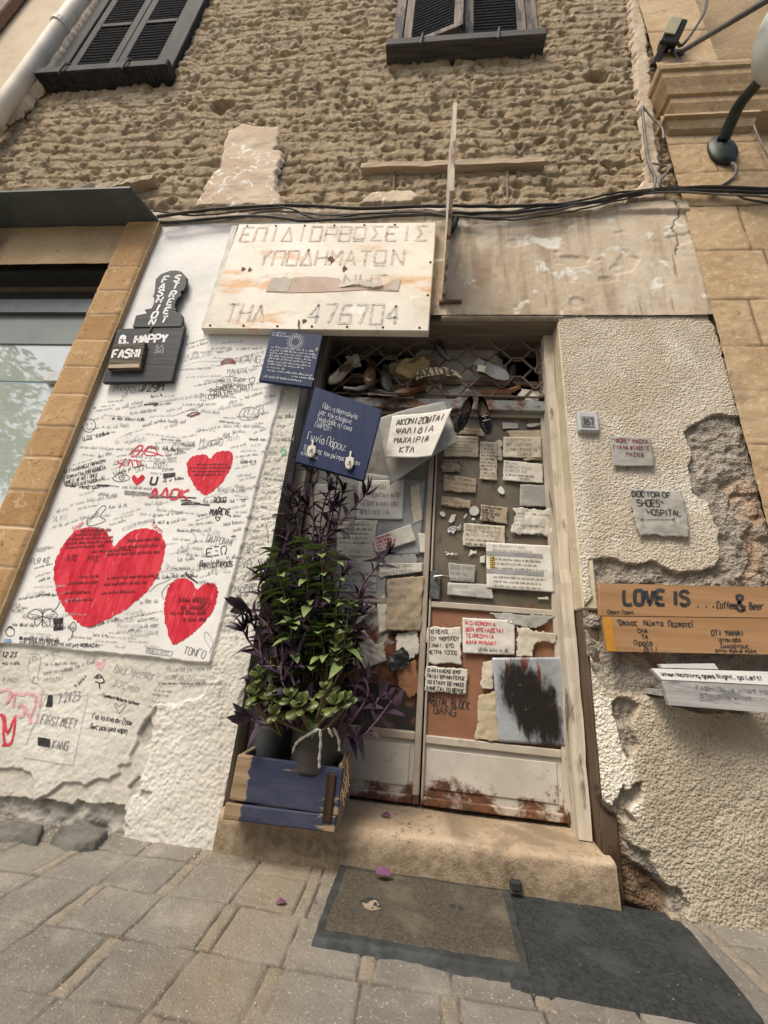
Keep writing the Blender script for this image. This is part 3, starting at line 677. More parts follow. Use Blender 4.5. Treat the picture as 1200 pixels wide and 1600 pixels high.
# ---- doorstep
def m_step():
    m = Mat('worn_limestone', .6, spec=.3)
    c = m.mix(m.ramp(m.noise(5, 5), .35, .65), (.35, .265, .175), (.46, .36, .25))
    c = m.mix(m.ramp(m.noise(55, 4, seed=1), .52, .7), c, (.25, .17, .1)); c = m.mix(m.ramp(m.noise(6, 6, dist=.8, seed=8), .48, .66), c, (.24, .185, .125))
    z = m.sep()[2]; dirt = m.math('MULTIPLY', m.ramp(z, .142, .10), m.ramp(m.noise(6, 6, seed=2), .25, .5))
    c = m.mix(dirt, c, m.mix(m.ramp(m.noise(30, 5, seed=5), .4, .6), (.2, .15, .095), (.3, .24, .165))); m.col(c); m.bump(m.noise(45, 6, .7), .006); m.bump(m.noise(160, 3), .002); return m.m
def stepf():
    mb = MB(); n = 90; prof = [(-.012, -.02), (-.015, .03), (-.014, .08), (-.013, .12), (-.010, .131), (-.003, .138), (.006, .141), (.03, .144), (.10, .150), (.19, .160), (.26, .162)]
    vs = []; fs = []
    for i in range(n + 1):
        x = X0 - .0 + (X1 + .025 - X0) * i / n
        if x > X1 + .016: x = X1 + .022
        for y, z in prof:
            k = (vn(x, z * 9 + y * 7, .09, 3) - .5) * .009 + (vn(x, z * 9 + y * 7, .03, 5) - .5) * .005
            vs.append((x, y - .004 + k, z + k * (.5 if z > .05 else 0) - .006 * math.sin(max(0, (x + .2) * 2.6)) * (z > .1)))
    m = len(prof)
    for i in range(n):
        for j in range(m - 1): fs.append((i * m + j, (i + 1) * m + j, (i + 1) * m + j + 1, i * m + j + 1))
    fs.append(tuple(n * m + j for j in range(m)))
    mb.add(vs, fs); return mb.build('doorstep', m_step(), B, smooth=True)
stepf()
# ---- timber casing round the door
CAS = m_wood('pale_casing', (.46, .4, .31), (.6, .54, .45), 2, (.22, .18, .13), .25)
CAS_D = m_wood('grey_casing', (.2, .175, .15), (.3, .27, .23), 2)  # left casing darker than the pale right one
def casing(x0, x1, mat, seed):
    mb = MB(); n = 40; vs = []; fs = []
    for i in range(n + 1):
        z = .15 + 2.44 * i / n; e = [(vn(z, k * 3, .08, seed) - .5) * .008 for k in range(4)]
        vs += [(x0 + e[0], .225, z), (x0 + e[0], .105 + e[2], z), (x1 + e[1], .105 + e[3], z), (x1 + e[1], .225, z)]
    for i in range(n):
        for k in range(3): fs.append((4 * i + k, 4 * i + k + 1, 4 * i + 5 + k, 4 * i + 4 + k))
    mb.add(vs, fs); return mb.build('door_casing', mat, B)
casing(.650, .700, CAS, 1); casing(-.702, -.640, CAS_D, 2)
mb = MB(); mb.tube([P(908, 921, .10), P(903, 926, .085), P(901, 936, .082), P(905, 938, .095)], .004, 6); mb.build('casing_hook', simple('old_iron', (.09, .07, .06)), B)
# ---- the two metal door leaves
LEAFP = m_rusty('cream_door_paint', (.47, .42, .35), (.38, .33, .27), .4, .12)
LEAFP2 = m_rusty('rusted_door_paint', (.4, .34, .28), (.3, .24, .19), .75, .05, (.13, .055, .03))
LEAFK = m_rusty('kick_panel_paint', (.52, .485, .43), (.42, .385, .33), .34, .12)
LEAFK2 = m_rusty('rusted_kick_panel', (.46, .43, .38), (.38, .345, .3), .3, .09)
def m_glass(name, a, b, c3, rough=.35):
    m = Mat(name, rough, spec=.5)
    c = m.mix(m.ramp(m.noise(3.5, 6, dist=1), .38, .62), a, b); c = m.mix(m.ramp(m.noise(7, 6, dist=1.2, seed=1), .56, .66), c, c3)
    c = m.mix(m.ramp(m.noise(22, 5, seed=2), .62, .72), c, tuple(x * .5 for x in a)); m.col(c); m.bump(m.noise(20, 4), .0015); return m.m
def leaf(x0, x1, left):
    D = None; zb, zt = .172, 2.10; sw = .028
    zk = P(700, 1157 if left else 1160, YD).z - .0; zm = P(770, 951, YD).z
    fr = MB()
    s0 = sw if left else .010; fr.box((x0, YD - .012, zb), (x0 + s0, YD + .03, zt), bev=.004); fr.box((x1 - sw, YD - .012, zb), (x1, YD + .03, zt), bev=.004)
    for z0, z1 in ((zb, zb + .03), (zk - .012, zk + .02), (zm - .016, zm + .014), (zt - .03, zt)): fr.box((x0 + s0, YD - .010, z0), (x1 - sw, YD + .028, z1), bev=.004)
    D = fr.build('door_leaf', LEAFP2 if left else LEAFP, B)
    k = MB(); a, b, c, d = x0 + s0, x1 - sw, zb + .03, zk - .012
    k.box((a, YD + .004, c), (b, YD + .02, d)); k.box((a + .02, YD - .002, c + .03), (b - .02, YD + .004, d - .02), bev=.004)
    k.build('kick_panel', LEAFK2 if left else LEAFK, D)
    u = MB(); u.box((a, YD + .006, zm + .014), (b, YD + .014, zt - .03))
    u.build('upper_pane', m_glass('grimy_grey_sheet', (.22, .22, .21), (.16, .155, .145), (.12, .085, .055)) if left else m_glass('grimy_pane', (.10, .085, .06), (.155, .135, .10), (.11, .06, .03)), D)
    l = MB()
    if left:
        l.box((a, YD + .008, zk + .2), (b, YD + .016, zm - .016)); l.build('middle_panel', m_rusty('peeling_panel', (.4, .39, .36), (.33, .31, .28), .7, .5, (.16, .06, .03)), D)
        l = MB(); l.box((a, YD + .012, zk + .02), (b, YD + .02, zk + .2)); l.build('broken_pane', m_glass('black_pane', (.02, .018, .017), (.035, .03, .027), (.16, .075, .04), .25), D)
    else:
        l.box((a, YD + .006, zk + .02), (b, YD + .014, zm - .016)); l.build('lower_panel', m_rusty('red_brown_board', (.23, .105, .06), (.29, .145, .085), .3, None, (.15, .055, .03)), D)
    return D
LEFT = leaf(-.630, .045, True); RIGHT = leaf(.053, .660, False)
# handle and lock plate
def QX(cx, cy): return (640 + cx / 4.2857, 640 + cy / 4.2857)
a = P(*QX(140, 1080), YD - .014); b = P(*QX(200, 1270), YD - .014)
mb = MB(); mb.box((a.x, YD - .018, b.z), (b.x, YD - .0125, a.z), bev=.002)
HND = mb.build('lock_plate', simple('dark_lock_metal', (.1, .105, .105), (.17, .17, .165), 30, .5, .6), RIGHT)
c = P(*QX(175, 1122), YD - .03); mb = MB(); mb.tube([c + Vector((0, .016, 0)), c + Vector((0, -.012, 0)), c + Vector((.03, -.022, .004)), c + Vector((.055, -.02, .002)), c + Vector((.068, -.014, -.006))], [.007, .007, .006, .0055, .006], 8)
mb.lathe([(.012, 0), (.012, .004), (.006, .006)], 12, Matrix.Translation(c + Vector((0, .012, 0))) @ Matrix.Rotation(math.pi / 2, 4, 'X')); mb.build('door_handle', simple('worn_steel', (.3, .29, .27), None, 20, .4, .8), RIGHT)
# ---- transom bar and steel lattice
TB = m_rusty('blue_grey_rust', (.27, .29, .285), (.19, .2, .195), 1.25, None, (.17, .075, .035))
a = P(595, 629, .15); b = P(880, 642, .15)
mb = MB(); mb.box((X0 + .07, .145, 2.085), (X1 - .05, .225, 2.155), bev=.005); mb.build('transom_bar', TB, B)
def lattice():
    mb = MB(); y = .165; z0, z1 = 2.165, 2.58; px, pz = .19, .137
    for r in range(4):
        zc = z0 + .02 + r * pz
        for s in (1, -1):
            pts = []
            x = -.63; k = 0
            while x < .60:
                for fx, fz in ((0, 0), (.13, 0), (.5 - .07, 1), (.5 + .07, 1), (.87, 0)):
                    xx = x + fx * px; zz = zc + (fz * pz / 2 - .002) * s
                    pts.append(Vector((xx, y + (.006 if s > 0 else -.006), min(zz, z1 + .02))))
                x += px
            pts.append(Vector((.64, y, zc)))
            pts = [p for p in pts if z0 - .03 < p.z < z1 + .03]
            if len(pts) > 2: mb.tube([Vector(q) for q in cr(pts, 2)], .0066, 6)
    return mb.build('steel_lattice', m_rusty('rusty_lattice', (.17, .13, .10), (.12, .095, .075), .7, None, (.17, .10, .06)), B)
lattice()
mb = MB(); mb.box((-.64, .20, 2.30), (.655, .215, 2.33)); mb.build('inner_rail', simple('brown_rail', (.16, .1, .07)), B)
# ---- upper shutter windows
SHW = m_wood('black_shutter_wood', (.019, .018, .018), (.05, .047, .045), 2, (.024, .025, .028), .5); SHL = simple('slat_paint', (.07, .07, .074), (.11, .11, .11), 20, .5)
SHR = m_wood('brown_shutter_wood', (.1, .075, .06), (.2, .165, .135), 2, (.05, .045, .045), .45)
def shutter_window(x0, x1, zb, zt, y, mat, slats, ajar=0.0, mid=None, fw=.085):
    f = MB(); f.box((x0, y, zb), (x0 + fw, y + .12, zt), bev=.006); f.box((x1 - fw, y, zb), (x1, y + .12, zt), bev=.006); f.box((x0 + fw, y, zt - fw), (x1 - fw, y + .12, zt), bev=.006)
    W = f.build('shutter_window', mat, B)
    s = MB(); s.box((x0 - .03, y - .07, zb - .1), (x1 + .03, y + .1, zb - .002), bev=.008); s.box((x0 - .015, y - .045, zb + .0), (x1 + .015, y + .1, zb + .035), bev=.006); s.build('window_sill', SHW if mat is SHW else m_wood('sill_wood', (.045, .042, .042), (.09, .08, .075), 0), W)
    bk = MB(); bk.box((x0 + .01, y + .115, zb), (x1 - .01, y + .125, zt)); bk.build('shade', SHL, W)
    xm = (x0 + x1) / 2
    for side in (0, 1):
        a, b = (x0 + fw + .006, xm - .004) if side == 0 else (xm + .004, x1 - fw - .006); st = .075
        rot = Matrix.Identity(4)
        if ajar and side == 0:
            rot = Matrix.Translation((a, y + .02, 0)) @ Matrix.Rotation(-ajar, 4, 'Z') @ Matrix.Translation((-a, -y - .02, 0))
        g = MB(); yy0, yy1 = y + .012, y + .052; zb1, zt1 = zb + .045, zt - fw - .005
        g.box((a, yy0, zb1), (a + st, yy1, zt1), rot, .004); g.box((b - st, yy0, zb1), (b, yy1, zt1), rot, .004)
        rails = [(zb1, zb1 + .07), (zt1 - .07, zt1)] + ([(mid - .03, mid + .03)] if mid else [])
        for r0, r1 in rails: g.box((a + st, yy0, r0), (b - st, yy1, r1), rot, .004)
        S = g.build('shutter', mat, W); L = MB(); z = zb1 + .08
        while z < zt1 - .08:
            if not mid or abs(z - mid) > .05:
                R2 = rot @ Matrix.Translation((0, yy0 + .02, z)) @ Matrix.Rotation(math.radians(40), 4, 'X')
                L.box((a + st, -.02, -.004), (b - st, .02, .004), R2)
            z += slats
        # slats stay inside their shutter: they are its pattern
        L.build('louvre', SHL, S) if False else None
        me = bpy.data.meshes.new('louvre'); me.from_pydata(L.v, [], L.f); o = link('louvre_panel', me, SHL, W)
    for xx in (x0 + (x1 - x0) * .22, x0 + (x1 - x0) * .72):
        k = MB(); k.tube([(xx, y - .055, zb + .05), (xx, y - .085, zb - .01), (xx - .01, y - .085, zb - .16)], .008, 6)
        k.build('sill_hook', simple('iron_hook', (.12, .11, .105)), W)
    return W
shutter_window(-3.62, -2.42, 5.42, 8.0, -.03, SHW, .05, 0, 6.36, .12)
shutter_window(-.47, .74, 5.49, 7.9, -.03, SHR, .05, math.radians(13))
# ================================================================ stone building on the right
SB = empty('stone_building', (2.2, .1, 0), 'tan ashlar stone building with a moulded pier capital, right of the mud brick wall', 'building')
def ashlar(name, x0, x1, z0, z1, yf, jx, jz, mat, step=.014, seed=1, keep=None):
    def f(X, Z):
        d = np.full(X.shape, 9.)
        for z in jz: d = np.minimum(d, np.abs(Z - z + (fbm(X, Z * 0 + z, .2, 2, seed) - .5) * .005))
        for (xx, za, zb) in jx: d = np.where((Z > za) & (Z < zb), np.minimum(d, np.abs(X - xx)), d)
        j = 1 - sstep(.003, .012, d); j = j * (.35 + .65 * sstep(.3, .5, fbm(X, Z, .2, 3, seed + 6))); return -yf - .004 * j + (fbm(X, Z, .35, 4, seed + 2) - .5) * .014 + (fbm(X, Z, .05, 3, seed + 3) - .5) * .008, dict(seam=j)
    return sheet(name, x0, x1, z0, z1, step, f, mat, SB, keep=keep)
_zj = [P(1110, y).z for y in (362, 470, 640)]
ashlar('pier', 1.50, 2.06, .9, 4.42, -.02, [(1.80, 3.1, 3.48), (1.70, 2.4, 2.72), (1.86, 2.72, 3.1), (1.68, 1.82, 2.13), (1.76, 3.8, 4.1)], [1.25, 1.5, 1.82, 2.13, 2.4, 2.72, 3.1, 3.48, 3.8, 4.1], STONE, .010)
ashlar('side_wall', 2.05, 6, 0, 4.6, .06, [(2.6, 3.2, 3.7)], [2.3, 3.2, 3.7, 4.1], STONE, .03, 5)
ashlar('upper_pier', 1.56, 1.99, 4.70, 8.8, -.03, [], [5.5, 6.3], m_stone('pinkish_stone', 1.02), .02, 8)
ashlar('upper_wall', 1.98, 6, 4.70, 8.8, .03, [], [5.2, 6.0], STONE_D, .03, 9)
def cornice(name, x0, x1, prof, mat, ret=True):
    """moulding profile of (y, z), front run from x0 to x1 with a mitred return at the left end"""
    mb = MB(); vs = []; n = len(prof); yb = .06
    for y, z in prof: vs += [(x0 + (y - prof[0][0]) * 1.0 + .0, yb, z), (x0 + (y - prof[0][0]), y, z), (x1 - (y - prof[0][0]) * (1 if ret == 2 else 0), y, z), (x1 - (y - prof[0][0]) * (1 if ret == 2 else 0), yb, z)]
    fs = []
    for i in range(n - 1):
        for k in range(3): fs.append((4 * i + k, 4 * i + k + 1, 4 * i + 5 + k, 4 * i + 4 + k))
    fs += [(0, 1, 2, 3), (4 * n - 1, 4 * n - 2, 4 * n - 3, 4 * n - 4)]
    mb.add(vs, fs); return mb.build(name, mat, SB)
CORN = m_stone('cornice_stone', .86)
cornice('cornice', 1.46, 6, [(-.16, 4.72), (-.165, 4.69), (-.16, 4.66), (-.145, 4.655), (-.14, 4.60), (-.115, 4.54), (-.10, 4.49), (-.085, 4.485), (-.08, 4.43), (-.06, 4.385), (-.05, 4.36), (.02, 4.355)], CORN, 1)
cornice('pier_moulding', 1.475, 2.06, [(-.085, 4.30), (-.09, 4.27), (-.07, 4.265), (-.065, 4.235), (-.05, 4.20), (-.03, 4.185), (.0, 4.18)], CORN, 2)

# ================================================================ neighbour on the far left
NB = empty('neighbour_building', (-5, .1, 0), 'tan plastered building in the top left corner with a brown framed window', 'building')
mb = MB(); mb.box((-9, .03, 3.44), (-3.84, .4, 9)); mb.build('plaster_wall', simple('tan_plaster', (.5, .4, .28), (.42, .325, .22), 3, bump=.004, bscale=30), NB)
mb = MB(); mb.box((-6.2, -.06, 5.9), (-4.66, .02, 9), bev=.01); NW = mb.build('window_frame', simple('brown_frame_paint', (.17, .095, .075), (.23, .14, .11), 9), NB)
mb = MB(); mb.box((-6.05, -.075, 6.18), (-4.92, -.062, 9)); mb.build('blind', simple('dark_blind', (.05, .06, .06), (.09, .1, .1), 5), NW)
mb = MB()
for k in range(22): mb.box((-6.05, -.10, 6.25 + k * .075), (-4.92, -.078, 6.285 + k * .075), Matrix.Translation((0, 0, 0)))
mb.build('blind_slats', simple('grey_slat', (.2, .21, .2), None, 20), NW)
# ---- drainpipe between the two
PIPEM = m_rusty('cream_pipe_paint', (.66, .6, .5), (.56, .5, .41), .12, None, (.16, .12, .09))
mb = MB(); a = P(142, -60, -.09); mb.tube([(-3.73, -.09, 3.6), (-3.735, -.09, 5), (-3.73, -.09, 6), (-3.73, -.09, 8.4)], .062, 16)
DP = mb.build('drainpipe', PIPEM, None, True); tag(DP, 'thick cream painted drainpipe running down beside the left shutter window', 'drainpipe')
for z in (6.15, 4.6):
    mb = MB(); mb.tube([(-3.732, -.09, z), (-3.732, -.09, z + .06)], .073, 16); mb.build('pipe_collar', PIPEM, DP)

# ================================================================ shopfront on the left
SF = empty('shopfront', (-2.6, 0, 0), 'shopfront with stone pilaster and glass door under a dark canopy', 'shopfront')
def pil(X, Z):
    js = [P(120, yy, -.045).z for yy in (418, 455, 492, 532, 573, 617, 667, 717, 771, 830, 895)] + [3.42 - .02]
    d = np.full(X.shape, 9.)
    for z in js: d = np.minimum(d, np.abs(Z - z + (fbm(X, Z, .1, 2, 90) - .5) * .006))
    k = np.zeros(X.shape)
    for z in js: k += (Z > z)
    r = _hash(k.astype(np.int64), np.zeros(X.shape, np.int64), 7)
    e = np.minimum(X + 2.17, -1.925 - X)
    return .035 + .012 * sstep(0, .03, e) - .006 * (1 - sstep(.002, .007, d)) + (fbm(X, Z, .1, 4, 91) - .5) * .009 + r * .004, dict(tint=r, joint=1 - sstep(.003, .006, d))
def m_pil():
    m = Mat('brown_sandstone', .9, spec=.12); c = m.mix(m.attr('tint'), (.34, .205, .095), (.46, .3, .155))
    c = m.mix(m.ramp(m.noise(11, 5, dist=1), .55, .7), c, (.55, .42, .27)); c = m.mix(m.ramp(m.noise(75, 4, seed=1), .56, .68), c, (.2, .115, .05))
    c = m.mix(m.attr('joint'), c, (.55, .42, .28)); m.col(c); m.bump(m.noise(60, 5, .7), .004); return m.m
PILM = m_pil()
sheet('stone_pilaster', -2.17, -1.925, -.02, 3.42, .007, pil, PILM, SF)
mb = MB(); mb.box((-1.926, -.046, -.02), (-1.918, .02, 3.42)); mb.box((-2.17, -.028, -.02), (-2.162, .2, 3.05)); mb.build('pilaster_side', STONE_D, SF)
def lint(X, Z): return .028 + (fbm(X, Z, .2, 4, 93) - .5) * .012, dict(tint=vn(X, Z, .8, 3), joint=0 * X)
sheet('stone_lintel', -6.5, -2.165, 3.05, 3.42, .015, lint, m_stone('lintel_sandstone', .8), SF)
mb = MB(); mb.box((-6.5, .02, 3.03), (-2.17, .16, 3.06)); mb.box((-6.5, .15, 2.80), (-2.17, .3, 3.06)); mb.build('shutter_box', simple('black_void', (.025, .025, .025)), SF)
mb = MB(); mb.box((-6.5, .12, 2.78), (-2.17, .155, 2.90)); mb.build('header_rail', simple('grey_steel', (.12, .13, .13), None, 9, .4, .6), SF)
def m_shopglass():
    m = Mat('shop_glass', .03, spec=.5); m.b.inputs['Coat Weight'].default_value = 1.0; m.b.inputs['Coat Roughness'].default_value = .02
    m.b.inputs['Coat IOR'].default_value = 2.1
    m.col(m.mix(m.ramp(m.noise(3, 4), .4, .7), (.36, .41, .36), (.44, .49, .44))); return m.m  # pale base colour stands in for bright sky mirrored in the pane
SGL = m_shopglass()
zm = P(60, 597, .16).z
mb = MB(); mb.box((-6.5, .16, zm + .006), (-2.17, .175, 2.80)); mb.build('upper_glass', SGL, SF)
_zf = P(60, 537, .15).z; mb = MB(); mb.box((-6.5, .150, _zf), (-2.172, .1585, 2.79)); mb.build('grey_green_strip', simple('strip_green', (.2, .23, .2), (.15, .175, .15), 2, .3, spec=.5), SF)  # grey green strip across the top of the upper glass
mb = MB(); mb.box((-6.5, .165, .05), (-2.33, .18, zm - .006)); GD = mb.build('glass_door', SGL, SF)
mb = MB(); mb.box((-2.325, .155, .05), (-2.20, .185, zm + .003), bev=.004); mb.build('door_frame', simple('white_frame', (.62, .64, .6), (.52, .54, .5), 6, .4), SF)
mb = MB(); mb.box((-2.47, .12, zm - .02), (-2.245, .165, zm + .055), bev=.004); mb.box((-2.33, .12, zm - .1), (-2.245, .165, zm - .02), bev=.004); mb.build('pivot_hinge', simple('satin_steel', (.5, .5, .47), (.42, .42, .4), 9, .4, .5), SF)
c = P(14, 800, .158); mb = MB(); mb.lathe([(.09, 0), (.09, .003)], 32, Matrix.Translation(c) @ Matrix.Rotation(math.pi / 2, 4, 'X')); mb.build('round_sticker', simple('pale_sticker', (.62, .64, .6)), GD)
CAN = simple('dark_green_canopy', (.062, .072, .066), (.085, .095, .088), 4, .5)
mb = MB(); zc = 3.43; mb.add([(-6.5, .02, zc), (-1.93, .02, zc), (-2.0, -.245, zc + .01), (-6.5, -.245, zc + .01), (-6.5, .02, zc + .03), (-1.93, .02, zc + .03), (-2.0, -.245, zc + .025), (-6.5, -.245, zc + .025)],
     [(3, 2, 1, 0), (4, 5, 6, 7), (0, 1, 5, 4), (1, 2, 6, 5), (2, 3, 7, 6), (3, 0, 4, 7)]); mb.build('canopy', CAN, SF)
mb = MB(); c0 = P(0, 340, -.02); mb.tube([(-3.15, -.01, 3.10), (-3.15, -.20, 3.38)], .055, 4); mb.build('canopy_bracket', simple('grey_bracket', (.14, .14, .13)), SF)

# ================================================================ papers
def S_quad(q, y, wv=.004, curl=None, seed=1):
    """surface over four pixel corners (TL, TR, BR, BL) held at depth y: (u, v) in 0..1 -> point, v up"""
    c = [P(a, b, y) for a, b in q]; W = ((c[1] - c[0]).length + (c[2] - c[3]).length) / 2; H = ((c[0] - c[3]).length + (c[1] - c[2]).length) / 2
    def S(u, v, off=0.0):
        p = (c[3] * (1 - u) + c[2] * u) * (1 - v) + (c[0] * (1 - u) + c[1] * u) * v
        d = (fbm(u * W, v * H, .045, 3, seed) - .35) * wv * 2 + (curl(u, v) if curl else 0)
        return Vector((p.x, p.y - float(d) - off, p.z))
    return S, W, H
def paper(name, label, cat, q, y, mat, lines=(), ink=None, group=None, torn=.0, wv=.004, curl=None, seed=None, margin=.07, size=.62, wd=None, off=.002, parent=None, top=.06, slant=0, nu=None):
    seed = seed if seed is not None else int(q[0][0] * 13 + q[0][1] * 7) % 997
    S, W, H = S_quad(q, y, wv, curl, seed); random.seed(seed)
    nu = nu or max(10, min(28, int(W / .008))); nv = max(10, min(28, int(H / .008)))
    mb = MB(); vs = []
    for j in range(nv + 1):
        for i in range(nu + 1):
            u, v = i / nu, j / nv
            if torn:
                eu = torn * (float(vn(v * H, seed, .012, 3)) + float(vn(v * H, seed, .04, 5)) - .3) / W; ev = torn * (float(vn(u * W, seed, .012, 7)) + float(vn(u * W, seed, .04, 9)) - .3) / H
                u = u + (eu * (1 - u) ** 3 - eu * u ** 3 * .9); v = v + ev * .9 * (1 - v) ** 3 - ev * .8 * v ** 3
            vs.append(S(u, v))
    fs = [(j * (nu + 1) + i, j * (nu + 1) + i + 1, (j + 1) * (nu + 1) + i + 1, (j + 1) * (nu + 1) + i) for j in range(nv) for i in range(nu)]
    n0 = len(vs); vs += [v + Vector((0, .0012, 0)) for v in vs]        # the sheet has its own small thickness
    fs += [tuple(n0 + k for k in reversed(f)) for f in fs]
    rim = [i for i in range(nu + 1)] + [(j + 1) * (nu + 1) - 1 for j in range(1, nv + 1)] + [nv * (nu + 1) + i for i in range(nu - 1, -1, -1)] + [j * (nu + 1) for j in range(nv - 1, 0, -1)]
    for a, b in zip(rim, rim[1:] + rim[:1]): fs.append((b, a, a + n0, b + n0))
    mb.add(vs, fs); o = mb.build(name, mat, parent, smooth=True)
    if label: tag(o, label, cat, group)
    if lines:
        rows = len(lines); pitch = (1 - 2 * top) / rows * H
        byink = {}
        for k, ln in enumerate(lines):
            if isinstance(ln, str): ln = dict(t=ln)
            h = pitch * ln.get('size', size); yy = H * (1 - top) - pitch * (k + .5) - h * .5; x0 = W * ln.get('x', margin)
            ik = byink.setdefault(ln.get('ink', ink or INK), Ink())
            SS = lambda x, y_: S(x / W, y_ / H, off)
            t = ln['t']; fit = W * (1 - margin) - x0
            if t == '~': ik.scribble(SS, x0, yy, fit * ln.get('w', random.uniform(.72, 1)), h * 1.0, wd=wd)
            elif t == '': pass
            elif t == '->':
                ik.stroke([(x0, yy + h * .4), (x0 + fit * .9, yy + h * .4)], SS, h * .12); ik.stroke([(x0 + fit * .75, yy + h * .9), (x0 + fit * .9, yy + h * .4), (x0 + fit * .75, yy)], SS, h * .12, smooth=1)
            else:
                w = ln.get('w'); ik.text(t, SS, x0, yy, h, wd=wd, fit=(w * W if w else fit), sx=ln.get('sx', .92), slant=slant)
        for m, ik in byink.items(): ik.build('writing', m, o)
    return o
YN = YD - .004
def q2(*p): return [(640 + a / 4.2857, 640 + b / 4.2857) for a, b in p]
def q3(*p): return [(640 + a / 4, 930 + b / 4) for a, b in p]
def q8(*p): return [(360 + a / 3.75, 680 + b / 3.75) for a, b in p]
def q4(*p): return [(860 + a / 3.53, 600 + b / 3.53) for a, b in p]
def q1(*p): return [(340 + a / 3.53, 980 + b / 3.53) for a, b in p]
NR, NL = 'paper notes stuck on the right door leaf', 'paper notes stuck on the left door leaf'
WP, YP, BP, GP, CP, PL = PAPERS
# right leaf, upper pane
paper('paper_note', 'dark brown torn strip of paper just below the black shoes', 'note', q2((235, 105), (510, 130), (508, 182), (232, 165)), YN, BP, ['~', '~'], group=NR, torn=.006)
paper('paper_note', 'greyish note of small lines ending in an arrow, below the black shoes', 'note', q2((235, 168), (465, 180), (462, 322), (226, 312)), YN - .003, YP, ['~', '~', '~', '~', '~', {'t': '->', 'x': .7}], group=NR, size=.5, torn=.004)
paper('paper_note', 'small torn scrap lettered ΤΙΞΑ with its right corner ripped off', 'note', q2((208, 320), (330, 335), (350, 425), (206, 432)), YN - .003, BP, ['~', 'ΤΙΞΑ', 'ΚΑΝΤΙΟ'], group=NR, torn=.014)
paper('paper_note', 'tan note lettered ΜΑΘΕ ΤΕΧΝΗ in three lines, with a ragged lower edge', 'note', q2((222, 432), (455, 458), (450, 568), (220, 545)), YN - .003, BP, ['ΜΑΘΕ ΤΕΧΝΗ', 'ΚΑΙ ΚΡΥΜΜΕΝΗ', 'ΣΤΟ ΠΑΛΙΟΣΠΙΤΟ'], group=NR, torn=.008)
paper('paper_note', 'tall narrow note of ten close lines, in the middle of the right door pane', 'note', q2((468, 213), (588, 218), (590, 477), (466, 468)), YN - .005, YP, ['ΑΝΘΡΩΠΕ', '~', '~', '~', '~', '~', '~', '~', '~', 'ΕΚΚΛΗΣΙΕΣ'], group=NR, torn=.005)
paper('torn_paper', 'blank crumpled strip peeking out behind the tall narrow note', 'scrap', q2((560, 200), (628, 205), (625, 345), (585, 350)), YN - .001, YP, (), torn=.012, wv=.008)
paper('paper_note', 'cream note in capitals beginning Η ΕΥΤΥΧΙΑ, upper right of the door pane', 'note', q2((625, 180), (883, 183), (883, 328), (620, 322)), YN - .003, YP, ['Η ΕΥΤΥΧΙΑ', 'ΒΡΙΣΚΕΤΑΙ', 'ΣΤΗΝ ΕΚΚΛΗΣΙΑ', {'t': 'ΣΟΦΙΑ', 'x': .4}], group=NR, torn=.004, margin=.1)
paper('torn_paper', 'blank brownish sheet behind the note beginning Η ΕΥΤΥΧΙΑ', 'scrap', q2((640, 138), (888, 135), (890, 342), (770, 350)), YN, BP, (), torn=.006, wv=.006)
paper('paper_note', 'pale note in capitals ending in ΜΟΙΡΑ, below the Η ΕΥΤΥΧΙΑ note', 'note', q2((627, 335), (893, 362), (895, 498), (621, 477)), YN - .006, WP, ['ΠΕΤΡΕΣ', 'Η ΠΡΑΞΕΙΣ ΣΑΣ', 'Η ΚΡΙΣΗ ΤΗΣ', '~', {'t': 'ΜΟΙΡΑ', 'x': .4, 'w': .3}], group=NR, torn=.004)
paper('printed_sheet', 'printed sheet of tiny grey columns below the note ending in ΜΟΙΡΑ', 'printed sheet', q2((737, 500), (970, 507), (972, 655), (733, 648)), YN - .002, GP, ['~'] * 16, ink=INKF, torn=.003, size=.5, top=.03)
paper('paper_note', 'small tan note beginning Η ΑΚΟΣΜΙΑ beside the round sticker', 'note', q2((213, 575), (415, 604), (408, 672), (206, 645)), YN - .003, BP, ['Η ΑΚΟΣΜΙΑ', 'ΔΕΝ ΔΙΟΡΘΩΝΕΤΑΙ', '~'], group=NR, torn=.006)
paper('paper_note', 'tan note beginning Η ΤΕΧΝΗ in bold slanted lines, right of the round sticker', 'note', q2((472, 632), (663, 655), (656, 772), (468, 745)), YN - .003, BP, ['Η ΤΕΧΝΗ ΕΙΝΑΙ', 'ΔΑΝΕΙΚΗ', 'ΠΡΟΣΕΧΕ ΑΠΟ', 'ΣΩΣΕ ΤΗΣ', 'ΛΑΤΡΕΙΑ'], group=NR, torn=.007, wd=.0025)
paper('paper_note', 'white flaking note with burnt black specks, right edge of the door pane', 'note', q2((690, 645), (975, 655), (972, 870), (664, 842)), YN - .004, m_paper('flaking_paper', (.66, .64, .58), (.55, .52, .45), (.06, .05, .045), .35), ['ΤΗ ΘΕΛΕΙΣ', '~', 'ΤΕΧΝΗ', 'ΘΑΡΤΕΙ Η', '~', 'ΕΥΚΑΙΡΙΑ', '~'], group=NR, torn=.018, wv=.01, ink=INKF)
paper('paper_note', 'wide pale note beginning ΠΟΥ in five lines, overlapped by the checkered notice', 'note', q2((360, 757), (642, 775), (640, 940), (350, 915)), YN - .003, YP, ['ΠΟΥ ΕΥΣΚΟΤΕΙ ΜΙΑ', 'ΠΡΕΠΕΙ ΝΑ ΚΟΙΤΑΣ', 'ΜΕΤΑΞΥ ΤΗ ΚΥΡΙΟ', '~', '~'], group=NR, torn=.005)
